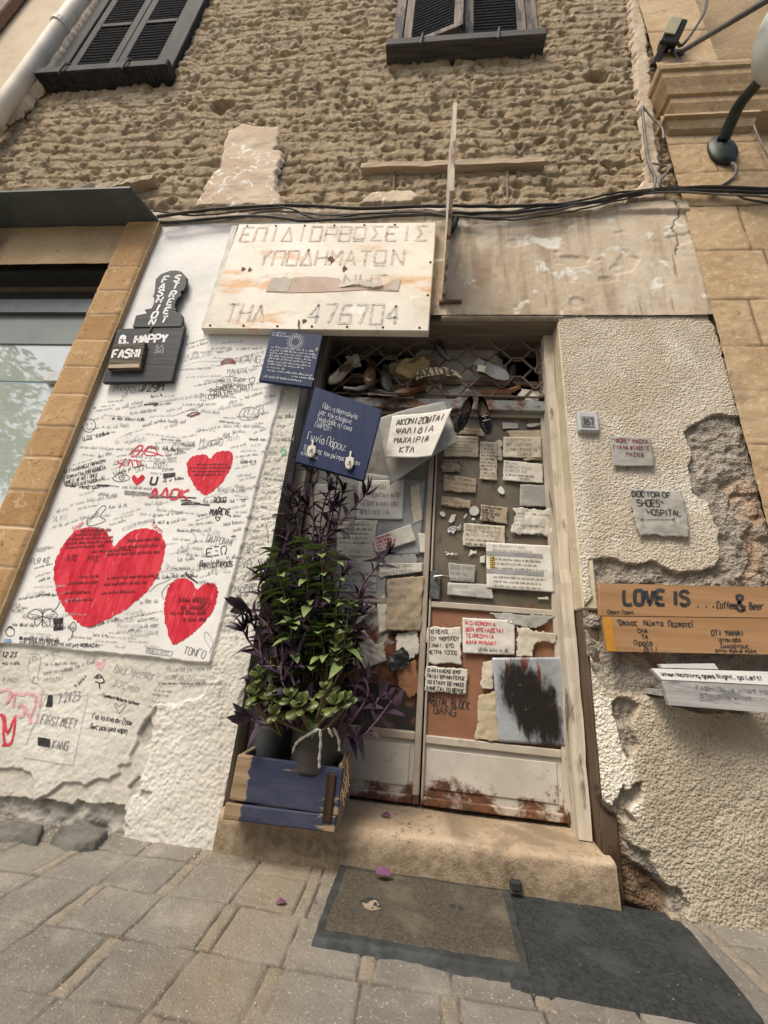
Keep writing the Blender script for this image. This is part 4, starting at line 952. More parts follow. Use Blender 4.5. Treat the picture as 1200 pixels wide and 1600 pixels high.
NT = paper('notice', 'large white notice with grey bands and a yellow checkered bar on the right door leaf', 'notice', q2((512, 888), (950, 912), (970, 1225), (516, 1194)), YN - .009, PAPERS[4], ['Δεν θεωρητε ο ωρες', 'δουλειας να φτου για να', '', '~', '~', '~', '', '~', '~', '~'], group=None, wv=.003, size=.5, top=.02, margin=.1)
S, W_, H_ = S_quad(q2((512, 888), (950, 912), (970, 1225), (516, 1194)), YN - .009, .003, None, int((640 + 512 / 4.2857) * 13 + (640 + 888 / 4.2857) * 7) % 997)
def strip_on(S, u0, u1, v0, v1, off, name, mat, parent, n=16, m=3):
    mb = MB(); mb.add([S(u0 + (u1 - u0) * i / n, v0 + (v1 - v0) * j / m, off) for j in range(m + 1) for i in range(n + 1)], [(j * (n + 1) + i, j * (n + 1) + i + 1, (j + 1) * (n + 1) + i + 1, (j + 1) * (n + 1) + i) for j in range(m) for i in range(n)])
    return mb.build(name, mat, parent)
for v in (.755, .365): strip_on(S, .0, .86, v - .045, v + .045, .0012, 'grey_band', simple('band_grey', (.3, .3, .3)), NT)
def m_check():
    m = Mat('yellow_checker', .7); n = _n(m.nt, 'ShaderNodeTexChecker'); m.L(m.vec((1, 1, 1), (0, math.radians(45), 0)), n.inputs['Vector']); n.inputs['Scale'].default_value = 130
    n.inputs[1].default_value = (.62, .42, .05, 1); n.inputs[2].default_value = (.02, .02, .02, 1); m.L(n.outputs[0], m.b.inputs['Base Color']); return m.m
strip_on(S, .055, .125, .43, .69, .0016, 'checkered_bar', m_check(), NT, 4, 8)
paper('paper_note', 'grey translucent note above the lock, beside the door handle', 'note', q2((255, 1022), (445, 1040), (438, 1165), (262, 1150)), YN - .003, GP, ['ΠΟΙΟΣ ΕΙΝΑΙ', '~', '~'], group=NR, torn=.004, ink=INKF)
paper('paper_note', 'pale note in large faded capitals, lowest on the upper door pane', 'note', q2((252, 1155), (545, 1170), (566, 1272), (250, 1242)), YN - .005, PL, ['ΕΥΧΟΥΜΕ', {'t': 'ΣΚΟΠΙΑ', 'x': .3}], group=NR, torn=.003, ink=INKF, size=.5)
paper('torn_paper', 'curled torn scrap below the notice, by the right edge of the pane', 'scrap', q2((850, 1255), (935, 1235), (935, 1290), (860, 1272)), YN - .002, YP, (), torn=.01)
paper('torn_paper', 'ragged scrap left of the checkered notice, below the wide ΠΟΥ note', 'scrap', q2((395, 938), (465, 935), (455, 970), (385, 985)), YN - .001, WP, (), torn=.012)
paper('torn_paper', 'ragged white paper residue above the lock, at the left of the pane', 'scrap', q2((222, 942), (345, 950), (338, 995), (225, 980)), YN - .001, WP, (), torn=.02)
paper('torn_paper', 'bent white slip tucked behind the checkered notice', 'scrap', q2((470, 985), (510, 970), (512, 1035), (460, 1025)), YN - .001, WP, (), torn=.006)
def blob(pts, y, name, label, cat, mat, th=.001, smooth=True, parent=None, n=5):
    pp = cr([(P(a, b, y).x, P(a, b, y).z) for a, b in pts], n, True) if smooth else [(P(a, b, y).x, P(a, b, y).z) for a, b in pts]
    mb = MB(); mb.prism([(p[0], p[1]) for p in pp], y - th, y); o = mb.build(name, mat, parent)
    if label: tag(o, label, cat)
    return o
STK = simple('sticker_white', (.68, .68, .66), (.58, .58, .56), 20, .5)
c = q2((432, 678))[0]; o = blob([(c[0] + 7.6 * math.cos(a), c[1] + 7.6 * math.sin(a)) for a in [k * .5236 for k in range(12)]], YN - .002, 'sticker', 'round grey sticker on the right door pane', 'sticker', simple('grey_sticker', (.4, .4, .38), (.5, .5, .48), 30, .5))
blob(q2((413, 733), (425, 725), (440, 731), (430, 741)), YN - .002, 'sticker', 'tiny white oval sticker below the round grey one', 'sticker', STK)
blob(q2((590, 540), (600, 520), (615, 515), (635, 545), (630, 565), (610, 563)), YN - .002, 'paint_blot', 'white paint blot in the middle of the right door pane', 'paint blot', STK)
f = blob(q2((255, 803), (275, 785), (305, 780), (322, 785), (340, 768), (343, 790), (335, 806), (318, 800), (305, 812), (290, 832), (278, 815), (262, 825)), YN - .002, 'sticker', 'white fish shaped sticker with a dark outline on the right door pane', 'sticker', STK)
ik = Ink(); ik.stroke([(P(a, b, YN).x, P(a, b, YN).z) for a, b in q2((263, 803), (285, 791), (310, 788), (334, 776), (334, 798), (310, 797), (285, 808), (263, 803))], lambda x, z: Vector((x, YN - .0045, z)), .0025); ik.build('outline', BLUEP if False else INK, f)
for k, (pts, lb) in enumerate(((((200, 685), (225, 682), (242, 700), (232, 720), (208, 708)), 'white torn flake below the Η ΑΚΟΣΜΙΑ note'), (((260, 750), (280, 705), (310, 700), (298, 745), (278, 760)), 'long pale torn flake above the fish sticker'), (((360, 722), (380, 696), (384, 706), (368, 728)), 'thin pale torn sliver left of the round sticker'))):
    blob(q2(*pts), YN - .001, 'torn_paper', lb, 'scrap', WP, smooth=False)
paper('torn_paper', 'grey metal tag under the transom bar, above the Η ΕΥΤΥΧΙΑ note', 'scrap', q2((615, 85), (735, 90), (732, 130), (620, 130)), YN - .002, GP, (), torn=.003)
paper('torn_paper', 'long curled pale sliver under the right end of the transom bar', 'scrap', q2((765, 95), (915, 82), (905, 105), (790, 125)), YN - .002, GP, (), torn=.008)
# right leaf, lower board
paper('paper_note', 'white ragged note beginning ΤΟ ΤΕΛΟΣ on the red brown door board', 'note', q3((105, 195), (325, 190), (335, 445), (97, 432)), YN - .003, WP, ['ΤΟ ΤΕΛΟΣ', "ΤΟΥ 'ΝΘΡΩΠΟΥ", 'ΕΙΝΑΙ, ΔΥΟ', 'ΜΕΤΡΑ ΤΟΠΟΣ', ''], group=NR, torn=.009, size=.5, wd=.0028)
paper('paper_note', 'white ragged note of four lines beginning Ο ΑΧΙΛΛΕΑΣ, above the CABITAL BLOCK graffiti', 'note', q3((95, 438), (372, 452), (358, 634), (86, 602)), YN - .006, WP, ['Ο ΑΧΙΛΛΕΑΣ ΔΥΟ', 'ΠΑΙΔΙ ΕΡΙΝΝ ΓΕΡΟΣ', 'ΤΟ ΣΤΑΧΥ ΣΕΙΜΑΣΕ', 'ΚΑΝΕ ΓΑΙ ΤΟ ΘΕΡΟΣ'], group=NR, torn=.008, size=.52, wd=.003)
paper('paper_note', 'white note lettered in red, beginning Η ΟΙΚΟΝΟΜΙΑ', 'note', q3((325, 137), (662, 157), (660, 377), (331, 366)), YN - .008, PAPERS[4], ['Η ΟΙΚΟΝΟΜΙΑ', 'ΔΕΝ ΧΡΕΙΑΖΕΤΑΙ', 'ΤΣΙΡΚΟΥΛΙΑ', 'ΑΛΛΑ ΜΥΑΛΑ!!', {'t': '~', 'ink': INKF, 'x': .3}], ink=REDP, group=NR, torn=.003, size=.55, wd=.0032)
def torn_poly(pts, y, label, mat, name='torn_paper', wv=.006, th=.0015, cat='scrap', lines=None):
    """a torn sheet with its own outline, gently buckled"""
    pw = [P(a, b, y) for a, b in pts]; poly = [(p.x, p.z) for p in pw]; xs = [p[0] for p in poly]; zs = [p[1] for p in poly]
    st = max(.004, min(max(xs) - min(xs), max(zs) - min(zs)) / 26); sd_ = int(pts[0][0]) % 91
    def sd(X, Z): return sdist(X + (fbm(X, Z, .02, 3, sd_) - .5) * .012, Z + (fbm(X, Z, .02, 3, sd_ + 1) - .5) * .012, poly)
    o = sheet(name, min(xs) - .01, max(xs) + .01, min(zs) - .01, max(zs) + .01, st, lambda X, Z: (-y + fbm(X, Z, .05, 3, sd_ + 2) * wv * 2, {}), mat, None, keep=lambda X, Z: sd(X, Z) > -st * .4)
    sol = o.modifiers.new('thickness', 'SOLIDIFY'); sol.thickness = th
    return tag(o, label, cat)
torn_poly(q3((500, 113), (905, 126), (895, 145), (790, 212), (665, 190), (545, 150)), YN - .003, 'grey torn triangle of card under the middle rail, right of the red lettered note', GP)
torn_poly(q3((668, 198), (730, 205), (760, 220), (850, 232), (915, 240), (905, 300), (800, 296), (775, 330), (770, 384), (668, 384)), YN - .005, 'tan torn paper with a folded flap, right of the red lettered note', YP)
torn_poly(q3((460, 415), (520, 405), (525, 580), (480, 588), (443, 575), (450, 480)), YN - .002, 'peeling cream scrap left of the scorched metal plate', YP)
torn_poly(q3((428, 628), (540, 598), (558, 915), (402, 897), (420, 800)), YN - .003, 'yellowed torn sheet below the cream scrap, left of the scorched plate', m_paper('yellow_paper', (.5, .43, .3), (.4, .34, .22), amt=.5))
ik = Ink(); 
def Sy(y): return lambda x, z: Vector((x, y, z))
for k, t in enumerate(('ΕΧΕ', 'ΣΕΣ.', '', 'ΤΟΥ', 'ΚΕΣ')):
    p = P(*q3((440, 665 + k * 42))[0], YN - .016); ik.text(t, Sy(YN - .0195), p.x, p.z, .018)
ik.build('writing', INKF, bpy.data.objects[[o.name for o in SC.objects if o.name.startswith('torn_paper')][-1]]) if False else None
SCORCH = Mat('scorched_plate', .5, .3)
def _scorch(m):
    xs, zs = m.sep()[0], m.sep()[2]
    dx = m.math('MULTIPLY', m.math('ADD', xs, -.012), 1 / .12); dz = m.math('MULTIPLY', m.math('ADD', zs, -.165), 1 / .165)
    sk = m.math('ADD', dx, m.math('MULTIPLY', dz, .45)); r = m.math('ADD', m.math('MULTIPLY', sk, sk), m.math('MULTIPLY', dz, dz))
    f = m.math('ADD', r, m.math('MULTIPLY', m.noise(22, 7, .75, st=(1, 1, .35), rot=(0, math.radians(-28), 0)), 3.4))
    c = m.mix(m.ramp(m.noise(6, 5), .4, .65), (.4, .43, .46), (.28, .3, .32))
    rr = m.mix(m.ramp(m.noise(28, 4, st=(1, 1, .3), rot=(0, math.radians(-30), 0), seed=4), .56, .62), (0, 0, 0), (1, 1, 1))
    c = m.mix(m.math('MULTIPLY', rr, m.ramp(f, 4.2, 2.6)), c, (.2, .06, .03))
    c = m.mix(m.ramp(f, 3.15, 2.2), c, (.022, .018, .016)); c = m.mix(m.ramp(m.noise(40, 5, seed=6), .63, .68), c, m.mix(.6, c, (.3, .2, .14))); m.col(c); m.bump(m.noise(30, 5), .003)
_scorch(SCORCH)
o = paper('metal_plate', 'grey metal plate with a big black scorched patch, low on the right door leaf', 'metal plate', q3((515, 391), (962, 386), (1000, 946), (558, 916)), YN - .009, SCORCH.m, (), wv=.002)
# marker graffiti on the board
ik = Ink()
for t, cx, cy, wpx in (('CABITAL BLOCK', 92, 672, 290), ('GANG', 150, 735, 175)):
    a = P(*q3((cx, cy))[0], YN); b = P(*q3((cx + wpx, cy + wpx * .085))[0], YN); hgt = .030
    ik.text(t, Sy(YD + .0035), a.x, a.z, hgt, wd=.0036, fit=b.x - a.x, sx=.95, rot=math.radians(-3))
ik.build('writing', INK, RIGHT)
# left leaf
paper('metal_sheet', 'bare grey sheet with rusty drips behind the ΟΙ ΦΙΛΟΙ note', 'sheet', q8((640, 200), (1142, 268), (1112, 700), (620, 720)), YN + .004, m_rusty('grey_sheet', (.34, .345, .34), (.26, .265, .26), .4, None, (.17, .05, .035)), (), wv=.002)
paper('paper_note', 'clean white note beginning ΟΙ ΦΙΛΟΙ under the right blue board corner', 'note', q8((752, 266), (1018, 262), (1008, 494), (735, 491)), YN - .004, m_paper('sleeved_paper', (.62, .61, .58), (.53, .52, .49), amt=.1), ['ΟΙ ΦΙΛΟΙ', 'ΚΡΙΝΟΝΤΑΙ ΑΠΟ', 'ΤΑ ΕΡΓΑ ΚΑΙ ΟΧΙ', 'ΑΠΟ ΛΟΓΙΑ'], group=NL, wv=.003, size=.45, ink=INKF, wd=.003)
paper('paper_note', 'cream note of small slanted lines, above the ΠΡΩΤΗ note on the left leaf', 'note', q8((628, 497), (868, 495), (828, 716), (620, 706)), YN - .003, WP, ['~', '~', '~', '~', '~', '', {'t': 'ΑΥΤΟΝ', 'x': .4}], group=NL, torn=.004, size=.5)
paper('paper_note', 'tilted white note lettered in red on the left door leaf', 'note', q8((833, 602), (1055, 520), (1088, 618), (852, 692)), YN - .014, PAPERS[4], ['ΠΡΩΤΗ ΩΡΑΙ', 'ΚΑΘΕ ΜΕΡΑ', 'ΚΑΙ ΣΤΗΝ ΕΞΩ', 'ΜΙΑ ΤΗΣ ΙΣΩ'], ink=REDP, group=NL, wv=.004, size=.55, wd=.003)
paper('paper_note', 'grey note with a few faded letters behind the green plant stems', 'note', q8((622, 732), (858, 740), (856, 922), (605, 920)), YN - .003, PL, ['ΑΠ ΤΟΥΣ', '~', '~', '~'], ink=INKF, group=NL, torn=.003)
paper('plastic_sleeve', 'blank plastic sleeve edge sticking out below the faded grey note', 'sleeve', q8((610, 800), (912, 795), (908, 975), (620, 960)), YN - .0, GP, (), wv=.003)
paper('paper_note', 'torn white strip with two lines, above the tall cardboard note', 'note', q8((862, 748), (1138, 743), (1128, 805), (868, 840)), YN - .008, WP, ['ΑΠΟΔΕΙΞΕ ΠΟΥΣ', 'ΜΑΘΗΤΕΣ ΠΩΣ ΟΙ'], group=NL, torn=.008, size=.5)
paper('cardboard_note', 'tall brown cardboard note beginning ΤΩΡΑ ΠΟΥ beside the door gap', 'note', q8((915, 838), (1137, 822), (1120, 1152), (905, 1150)), YN - .012, m_paper('cardboard', (.42, .34, .24), (.34, .27, .18), (.25, .18, .11), .3), ['ΤΩΡΑ ΠΟΥ', 'ΠΡΑΞΩΤΟΣ', 'Η ΠΙΚΡΑ', 'ΘΗΣΟΥΜΕ', '', 'ΠΡΩΤΟ Η ΚΑΠΗ', 'ΚΑΛΟ ΤΟ ΜΕΣ'], ink=INKF, group=NL, torn=.006, wv=.008, size=.5)
paper('torn_paper', 'small blank white tag at the edge of the left leaf, beside the red lettered note', 'scrap', q8((1098, 570), (1150, 574), (1146, 695), (1108, 690)), YN - .004, WP, (), torn=.003)
paper('torn_paper', 'white wrinkled sheet hanging loose behind the plants, with a folded corner', 'paper', [(512, 983), (572, 985), (607, 1032), (545, 1052)], YN - .03, PAPERS[4], (), torn=.004, wv=.02, curl=lambda u, v: .03 * u)
torn_poly(q1((940, 190), (965, 150), (1020, 108), (1060, 150), (1055, 210), (1010, 240), (945, 240)), YN - .004, 'crumpled black plastic scrap on the peeling left door panel', simple('black_plastic', (.02, .022, .022), (.04, .042, .042), 30, .4), wv=.02, name='plastic_scrap')
torn_poly(q8((650, 1000), (820, 985), (860, 1010), (830, 1030), (760, 1100), (640, 1180)), YN - .003, 'pale peeling sheet below the plastic sleeve, half behind the leaves', GP)
# ================================================================ graffiti on the white wall (all of it parts of graffiti_wall)
def w4c(cx, cy, oy=650): p = P(cx / 3, oy + cy / 3, -.012); return (p.x, p.z)
def rings(name, pts, oy, off, mat, n=14, jag=.004):
    b = cr([w4c(a, c, oy) for a, c in pts], 8, True); c0 = np.mean(b, 0); S = WS(off); vs = []; fs = []; m = len(b)
    for i in range(m):
        r = b[i] - c0; b[i] = c0 + r * (1 + (random.random() - .5) * jag * 2 / max(np.hypot(*r), .01))
    for k in range(n + 1):
        for q in b: vs.append(S(*(c0 + (q - c0) * (k / n))) if k else S(*(c0 + (q - c0) * .001)))
    for k in range(n):
        for i in range(m): fs.append((k * m + i, k * m + (i + 1) % m, (k + 1) * m + (i + 1) % m, (k + 1) * m + i))
    mb = MB(); mb.add(vs, fs); return mb.build(name, mat, WALLW)
random.seed(11)
rings('heart', [(535, 612), (520, 575), (490, 535), (450, 520), (400, 525), (340, 550), (290, 620), (258, 700), (258, 780), (275, 850), (310, 910), (360, 960), (405, 992), (470, 970), (560, 925), (640, 870), (710, 800), (755, 720), (775, 640), (770, 580), (735, 540), (680, 528), (620, 540), (570, 575)], 650, .0012, HEART)
rings('heart', [(985, 200), (965, 182), (915, 185), (882, 210), (878, 250), (895, 300), (925, 345), (965, 372), (1010, 345), (1050, 300), (1080, 250), (1092, 200), (1085, 172), (1050, 165), (1010, 175)], 650, .0012, HEART)
rings('heart', [(925, 812), (905, 780), (870, 762), (830, 765), (795, 800), (775, 860), (772, 930), (785, 1000), (815, 1070), (880, 1040), (940, 990), (990, 930), (1015, 870), (1022, 810), (1000, 785), (960, 788)], 650, .0012, HEART)
rings('heart', [(648, 293), (632, 277), (620, 290), (628, 310), (642, 325), (665, 310), (680, 290), (668, 276)], 650, .0012, HEART, 5, .002)
rings('heart', [(462, 258), (445, 245), (433, 260), (445, 280), (460, 292), (475, 275), (483, 255), (478, 238)], 950, .0012, PINKP, 5, .002)
INKS = {}
def ik(m): return INKS.setdefault(m.name, (Ink(), m))[0]
SURF = WS(.0016); SURF2 = WS(.0028)
def wt(t, cx, cy, wpx, hpx, oy=650, ink=INK, rot=0, wd=None, S=None, jit=.3, slant=0):
    """lettering whose left foot stands at (cx, cy) of the enlarged photo, wpx wide, hpx high"""
    a = w4c(cx, cy, oy); b = w4c(cx + wpx * math.cos(math.radians(rot)), cy - wpx * math.sin(math.radians(rot)), oy); c = w4c(cx, cy - hpx, oy)
    L = math.hypot(b[0] - a[0], b[1] - a[1]); h = abs(c[1] - a[1]); r = math.atan2(b[1] - a[1], b[0] - a[0])
    if t == '~': ik(ink).scribble(S or SURF, a[0], a[1], L, h, rot=r, wd=wd)
    else: ik(ink).text(t, S or SURF, a[0], a[1], h, rot=r, fit=None, sx=L / max(1e-6, len(t) * 5.4 * h / 6), wd=wd or max(.0014, h * .065), jit=jit, slant=slant)
def wl(pts, oy=650, ink=INK, wd=.004, smooth=3, S=None, closed=False):
    q = [w4c(a, b, oy) for a, b in pts]
    if closed: q = [tuple(v) for v in cr(q, 4, True)]; q.append(q[0]); smooth = 1
    ik(ink).stroke(q, S or SURF, wd, smooth=smooth)
def w3c_(cx, cy): return (cx, cy - 1050)          # crop of rows 300.. to the frame of rows 650..
# --- clear words
for t, x, y, wd_, h, ink, rot, th in [
    ('029M', 660, 938 - 1050, 110, 34, INK, 2, .006), ('Phoggs', 530, 935 - 1050, 110, 28, INKF, 3, None), ('RAJOLINA', 855, 790 - 1050, 150, 26, INKG, 8, None), ('KANG', 1125, 805 - 1050, 100, 34, INKF, 3, None),
    ('MANUTE', 1065, 852 - 1050, 95, 20, INK, 4, None), ('RAJOLIN', 1035, 900 - 1050, 80, 20, INK, 10, None), ('PARADOX', 988, 948 - 1050, 110, 26, INK, 16, .004), ('COMPLEMENTARITY', 980, 975 - 1050, 215, 24, INK, 15, .0035), ('27.2.23', 1140, 1050 - 1050, 110, 34, INKF, 8, None),
    ('be', 1125, 890 - 1050, 30, 22, INK, 5, None), ('BETTER', 545, 135, 90, 24, INKG, 28, None), ('DAYS', 605, 135, 60, 24, INKG, 28, None), ('ARE', 650, 130, 45, 20, INKG, 28, None), ('Myria', 935, 140, 115, 40, INKF, 2, .003), ('96946920', 808, 140, 105, 17, INK, 2, None),
    ('Call me', 775, 172, 60, 16, INK, 8, None), ('David', 785, 205, 45, 14, INK, 3, None), ('DOM', 640, 265, 55, 26, INK, 18, None), ('Mati', 720, 240, 70, 24, INK, 5, None), ('Call me', 762, 262, 62, 16, INK, 8, None),
    ('U', 705, 322, 36, 38, INK, 0, .010), ('Blind For Love', 1022, 358, 145, 22, INK, 0, None), ('TOKO', 1000, 408, 62, 26, INK, 2, .004), ('+', 1022, 440, 16, 24, INK, 0, .005), ('MARCIE', 985, 465, 98, 30, INK, 0, .006),
    ('Single!', 345, 540, 75, 22, REDP, 32, .0025), ('Taken', 708, 512, 62, 20, REDP, -40, .0025), ('ΑΙΩΝΙΑ ΡΟΥΦΙΑΝΕ', 575, 540, 165, 20, INKF, 16, None), ('SLAY!', 250, 495, 75, 24, INKF, 10, None), ('ΙΣΤΕΙΡΟ', 940, 560, 90, 20, INKF, 0, None),
    ('ΠΑΤΡΟΝΙΑ', 968, 585, 120, 30, INKF, -12, .003), ('ΑΧΙΛΕΑΣ', 415, 510, 78, 17, INK, 48, None), ('Ellen', 835, 645, 55, 22, INK, 5, None), ('@metalheads', 935, 712, 155, 34, INK, 2, .004), ("She's art", 775, 720, 120, 26, INKG, -3, None), ('FLR 48', 145, 695, 95, 26, INKF, 5, .003),
    ('ΣΤΣΑ', 55, 900, 45, 17, INK, 8, None), ('ΨΟΦΟ', 58, 922, 55, 18, INK, 3, None), ('ΜΠΡΙΚΟΣ', 935, 790, 75, 18, INK, -10, None), ('Friendly', 585, 938, 105, 26, INKG, 5, None), ('Reminder when you', 540, 970, 210, 24, INKG, 3, None), ('those peace is last', 545, 995, 225, 24, INKG, 1, None),
    ('kindness with it be ok', 550, 1020, 220, 22, INKG, 0, None), ('goodness', 610, 1035, 90, 16, INKG, 0, None), ('ΤΟΝΓΟ', 862, 1110, 105, 34, INKF, -14, .003), ('Makis Dino', 692, 1108, 110, 22, INKF, -5, None), ('ΟΙ ΕΙΛΙΚΡΙΝΕΙΣ ΠΑΡΑΚΟΥΝ', 305, 272, 205, 17, INK, 16, .0028), ('ΕΓΚΩΜΙΑ ΓΙΑ ΤΗΝ ΑΛΗΘΕΙΑ', 298, 302, 215, 17, INK, 15, .0028),
    ('ΚΑΝΕΙΣ ΔΕ ΛΕΕΙ ΟΜΩΣ', 303, 322, 170, 16, INK, 14, .0028), ('ΠΟΣΟ ΚΟΣΤΙΖΕΙ', 335, 334, 130, 15, INK, 12, .0028), ('Friendly', 130, 848, 95, 20, INKG, 12, None), ('Halloooo', 175, 640, 70, 20, INKF, 20, None), ('Να προσεξεις τον εαυτο σου', 92, 1048, 200, 17, INK, -4, .0026), ('και καποια σηματα να μη ΦΟΒΑΣΑΙ', 95, 1066, 410, 17, INK, -3, .0026),
    ('I love', 1128, 215, 45, 17, INK, -15, None), ('Dom', 100, 720, 1, 1, INKG, 0, None), ('ΕΞΩ', 970, 660, 100, 40, INK, 8, .0042), ('Salih', 1060, 118, 75, 22, INKG, 8, None), ('Turmes', 830, 158, 50, 13, INKF, 0, None)]:
    if wd_ > 2: wt(t, x, y, wd_, h, ink=ink, rot=rot, wd=th)
# red tags
wl([(610, 180), (650, 140), (670, 145), (640, 185), (615, 190)], ink=REDP, wd=.009); wl([(615, 165), (690, 165), (765, 188)], ink=REDP, wd=.006)
wl([(700, 140), (675, 165), (690, 185), (740, 180), (710, 140), (660, 188)], ink=REDP, wd=.006); wl([(550, 215), (590, 235)], ink=REDP, wd=.007); wl([(590, 200), (560, 245)], ink=REDP, wd=.007); wl([(600, 235), (615, 205), (625, 240)], ink=REDP, wd=.007)
wl([(640, 205), (650, 240)], ink=REDP, wd=.007); wl([(625, 208), (660, 215), (655, 240)], ink=REDP, wd=.006)
wt('ΑΛΟΚ', 700, 385, 190, 48, ink=REDP, rot=-2, wd=.013); 
# eye, moth, star, scribbled out bars and little figures
wl([(530, 292), (560, 270), (590, 275), (610, 295), (575, 308), (545, 305)], wd=.0032, closed=True)
wl([(572, 278), (586, 288), (572, 302), (558, 290)], wd=.0035, closed=True); wl([(572, 287), (574, 292)], wd=.009)
for k in range(6): wl([(535 + k * 14, 275 - (k % 3) * 5), (530 + k * 15, 262 - (k % 3) * 6)], wd=.0022)
for sx in (-1, 1):
    X = 203; wl([(X, 930), (X + sx * 30, 905), (X + sx * 70, 930), (X + sx * 55, 950), (X + sx * 15, 945)], wd=.003, closed=True); wl([(X, 940), (X + sx * 35, 955), (X + sx * 30, 985), (X + sx * 8, 965)], wd=.003, closed=True)
    wl([(X + sx * 15, 935), (X + sx * 60, 928)], wd=.002); wl([(X + sx * 15, 940), (X + sx * 50, 942)], wd=.002); wl([(X + sx * 3, 915), (X + sx * 14, 900)], wd=.0022)
wl([(203, 918), (203, 985)], wd=.005); wl([(192, 905), (203, 912), (216, 903)], wd=.0025)
for y in range(952, 1004, 7): wl([(255, y + 2), (300, y - 3)], wd=.008, smooth=1)
wl([(245, 920), (265, 905), (285, 870)], wd=.003)
for k in range(8):
    a = k * math.pi / 4; wl([(955 + 8 * math.cos(a), 968 - 1050 + 8 * math.sin(a)), (955 + 18 * math.cos(a), 968 - 1050 + 18 * math.sin(a))], wd=.0028)
wl([(448, 1000 - 1050 + 10), (440, 1015 - 1050)], wd=.008); wl([(675, 1000 - 1050), (745, 992 - 1050)], wd=.008); wl([(680, 996 - 1050), (740, 998 - 1050)], wd=.006)
for k in range(5): wl([(1035, 800 - 1050 + k * 3), (1070, 780 - 1050 + k * 6), (1105, 795 - 1050 + k * 3)], ink=DRED, wd=.004)
wl([(875, 1050 - 1050), (905, 1035 - 1050), (940, 1038 - 1050), (890, 1055 - 1050)], ink=DRED, wd=.006); wl([(880, 1052 - 1050), (930, 1040 - 1050)], wd=.004)
for k in range(4): wl([(585, 352 + k * 5), (690, 362 + k * 3), (760, 375 + k * 2)], ink=INKF, wd=.006)
for y0, x0_, x1_ in ((382, 700, 920), (398, 850, 900), (408, 855, 940), (416, 850, 985)): wl([(x0_, y0), ((x0_ + x1_) / 2, y0 - 2), (x1_, y0 + 3)], wd=.007)
for k in range(4): wl([(765, 272 + k * 6), (800, 270 + k * 5), (822, 268 + k * 4)], wd=.007)
wl([(455, 325), (510, 327)], wd=.011); wl([(390, 332), (455, 328)], wd=.003); wl([(510, 325), (560, 332)], wd=.003)
wl([(390, 32), (410, 15), (440, 22), (448, 50), (425, 75), (400, 70), (388, 50)], wd=.003, closed=True); wl([(405, 35), (412, 45)], wd=.003); wl([(430, 32), (432, 42)], wd=.003); wl([(410, 58), (420, 64), (430, 56)], wd=.003)
wl([(430, 480), (470, 430), (490, 420), (497, 432), (470, 470), (495, 490), (430, 515), (408, 505), (415, 480)], wd=.003, closed=True)
wl([(440, 400), (460, 395), (462, 412), (450, 425), (438, 412)], ink=INKG, wd=.002, closed=True)
wl([(955, 858), (938, 850), (930, 870), (960, 910), (985, 880), (978, 855)], ink=DRED, wd=.003, S=SURF2, closed=True)
for k in range(7): wl([(938 + k * 6, 862 + abs(3 - k) * 2), (945 + k * 4, 900 - abs(3 - k) * 8)], ink=DRED, wd=.008, S=SURF2, smooth=1)
wl([(1022, 475), (1010, 475), (1022, 492), (1034, 475)], wd=.004, closed=True); wl([(1140, 392), (1132, 390), (1140, 402), (1150, 390)], wd=.003, closed=True)
for k in range(9): wl([(975 + (k * 17) % 50, 745 - (k * 11) % 28), (983 + (k * 17) % 50, 742 - (k * 11) % 28)], ink=INKG, wd=.007)
wl([(690, 1085), (812, 1105), (805, 1125), (687, 1110), (690, 1085)], ink=INKF, wd=.0022, smooth=1)
for k in range(5): wl([(870 + k * 12, 735 + k * 10), (890 + k * 10, 760 + k * 6)], wd=.006)
wl([(815, 745), (790, 770), (740, 790), (700, 825)], ink=INKG, wd=.0035); wl([(800, 740), (818, 735)], ink=INKG, wd=.003)
wl([(770, 860), (760, 830), (790, 790), (830, 775)], ink=INKF, wd=.003); wl([(985, 1110), (1000, 1060), (970, 1010), (960, 1040), (990, 1090)], ink=INKG, wd=.003)
wl([(330, 990), (348, 965), (360, 990), (345, 1010)], wd=.003, closed=True); wl([(345, 1010), (335, 1040), (320, 1050)], wd=.0028)
# a small drawn girl at the left edge
wl([(45, 992), (68, 1002), (66, 1028), (40, 1030), (30, 1010)], wd=.0028, closed=True); wl([(32, 1005), (50, 985), (72, 1005)], wd=.004)
for k in range(6): wl([(22 + k * 6, 1062), (26 + k * 5, 1045)], ink=BLUEP, wd=.008, smooth=1)
# sun like ring around RAJOLIN, loops and bubbles
wl([(1015, 900 - 1050), (1050, 868 - 1050), (1110, 870 - 1050), (1118, 895 - 1050), (1075, 915 - 1050), (1025, 915 - 1050)], ink=INK, wd=.0022, closed=True)
wl([(1125, 1065 - 1050), (1135, 1020 - 1050), (1180, 1010 - 1050), (1215, 1030 - 1050), (1200, 1065 - 1050)], ink=INKF, wd=.0024, closed=True)
wl([(830, 540), (900, 545), (920, 590), (880, 600)], ink=INKF, wd=.0024); wl([(1170, 880 - 1050), (1190, 870 - 1050), (1195, 885 - 1050), (1175, 895 - 1050)], ink=INK, wd=.003, closed=True)
wl([(830, 835 - 1050), (920, 800 - 1050), (1060, 790 - 1050), (1190, 760 - 1050)], ink=INKG, wd=.0022)
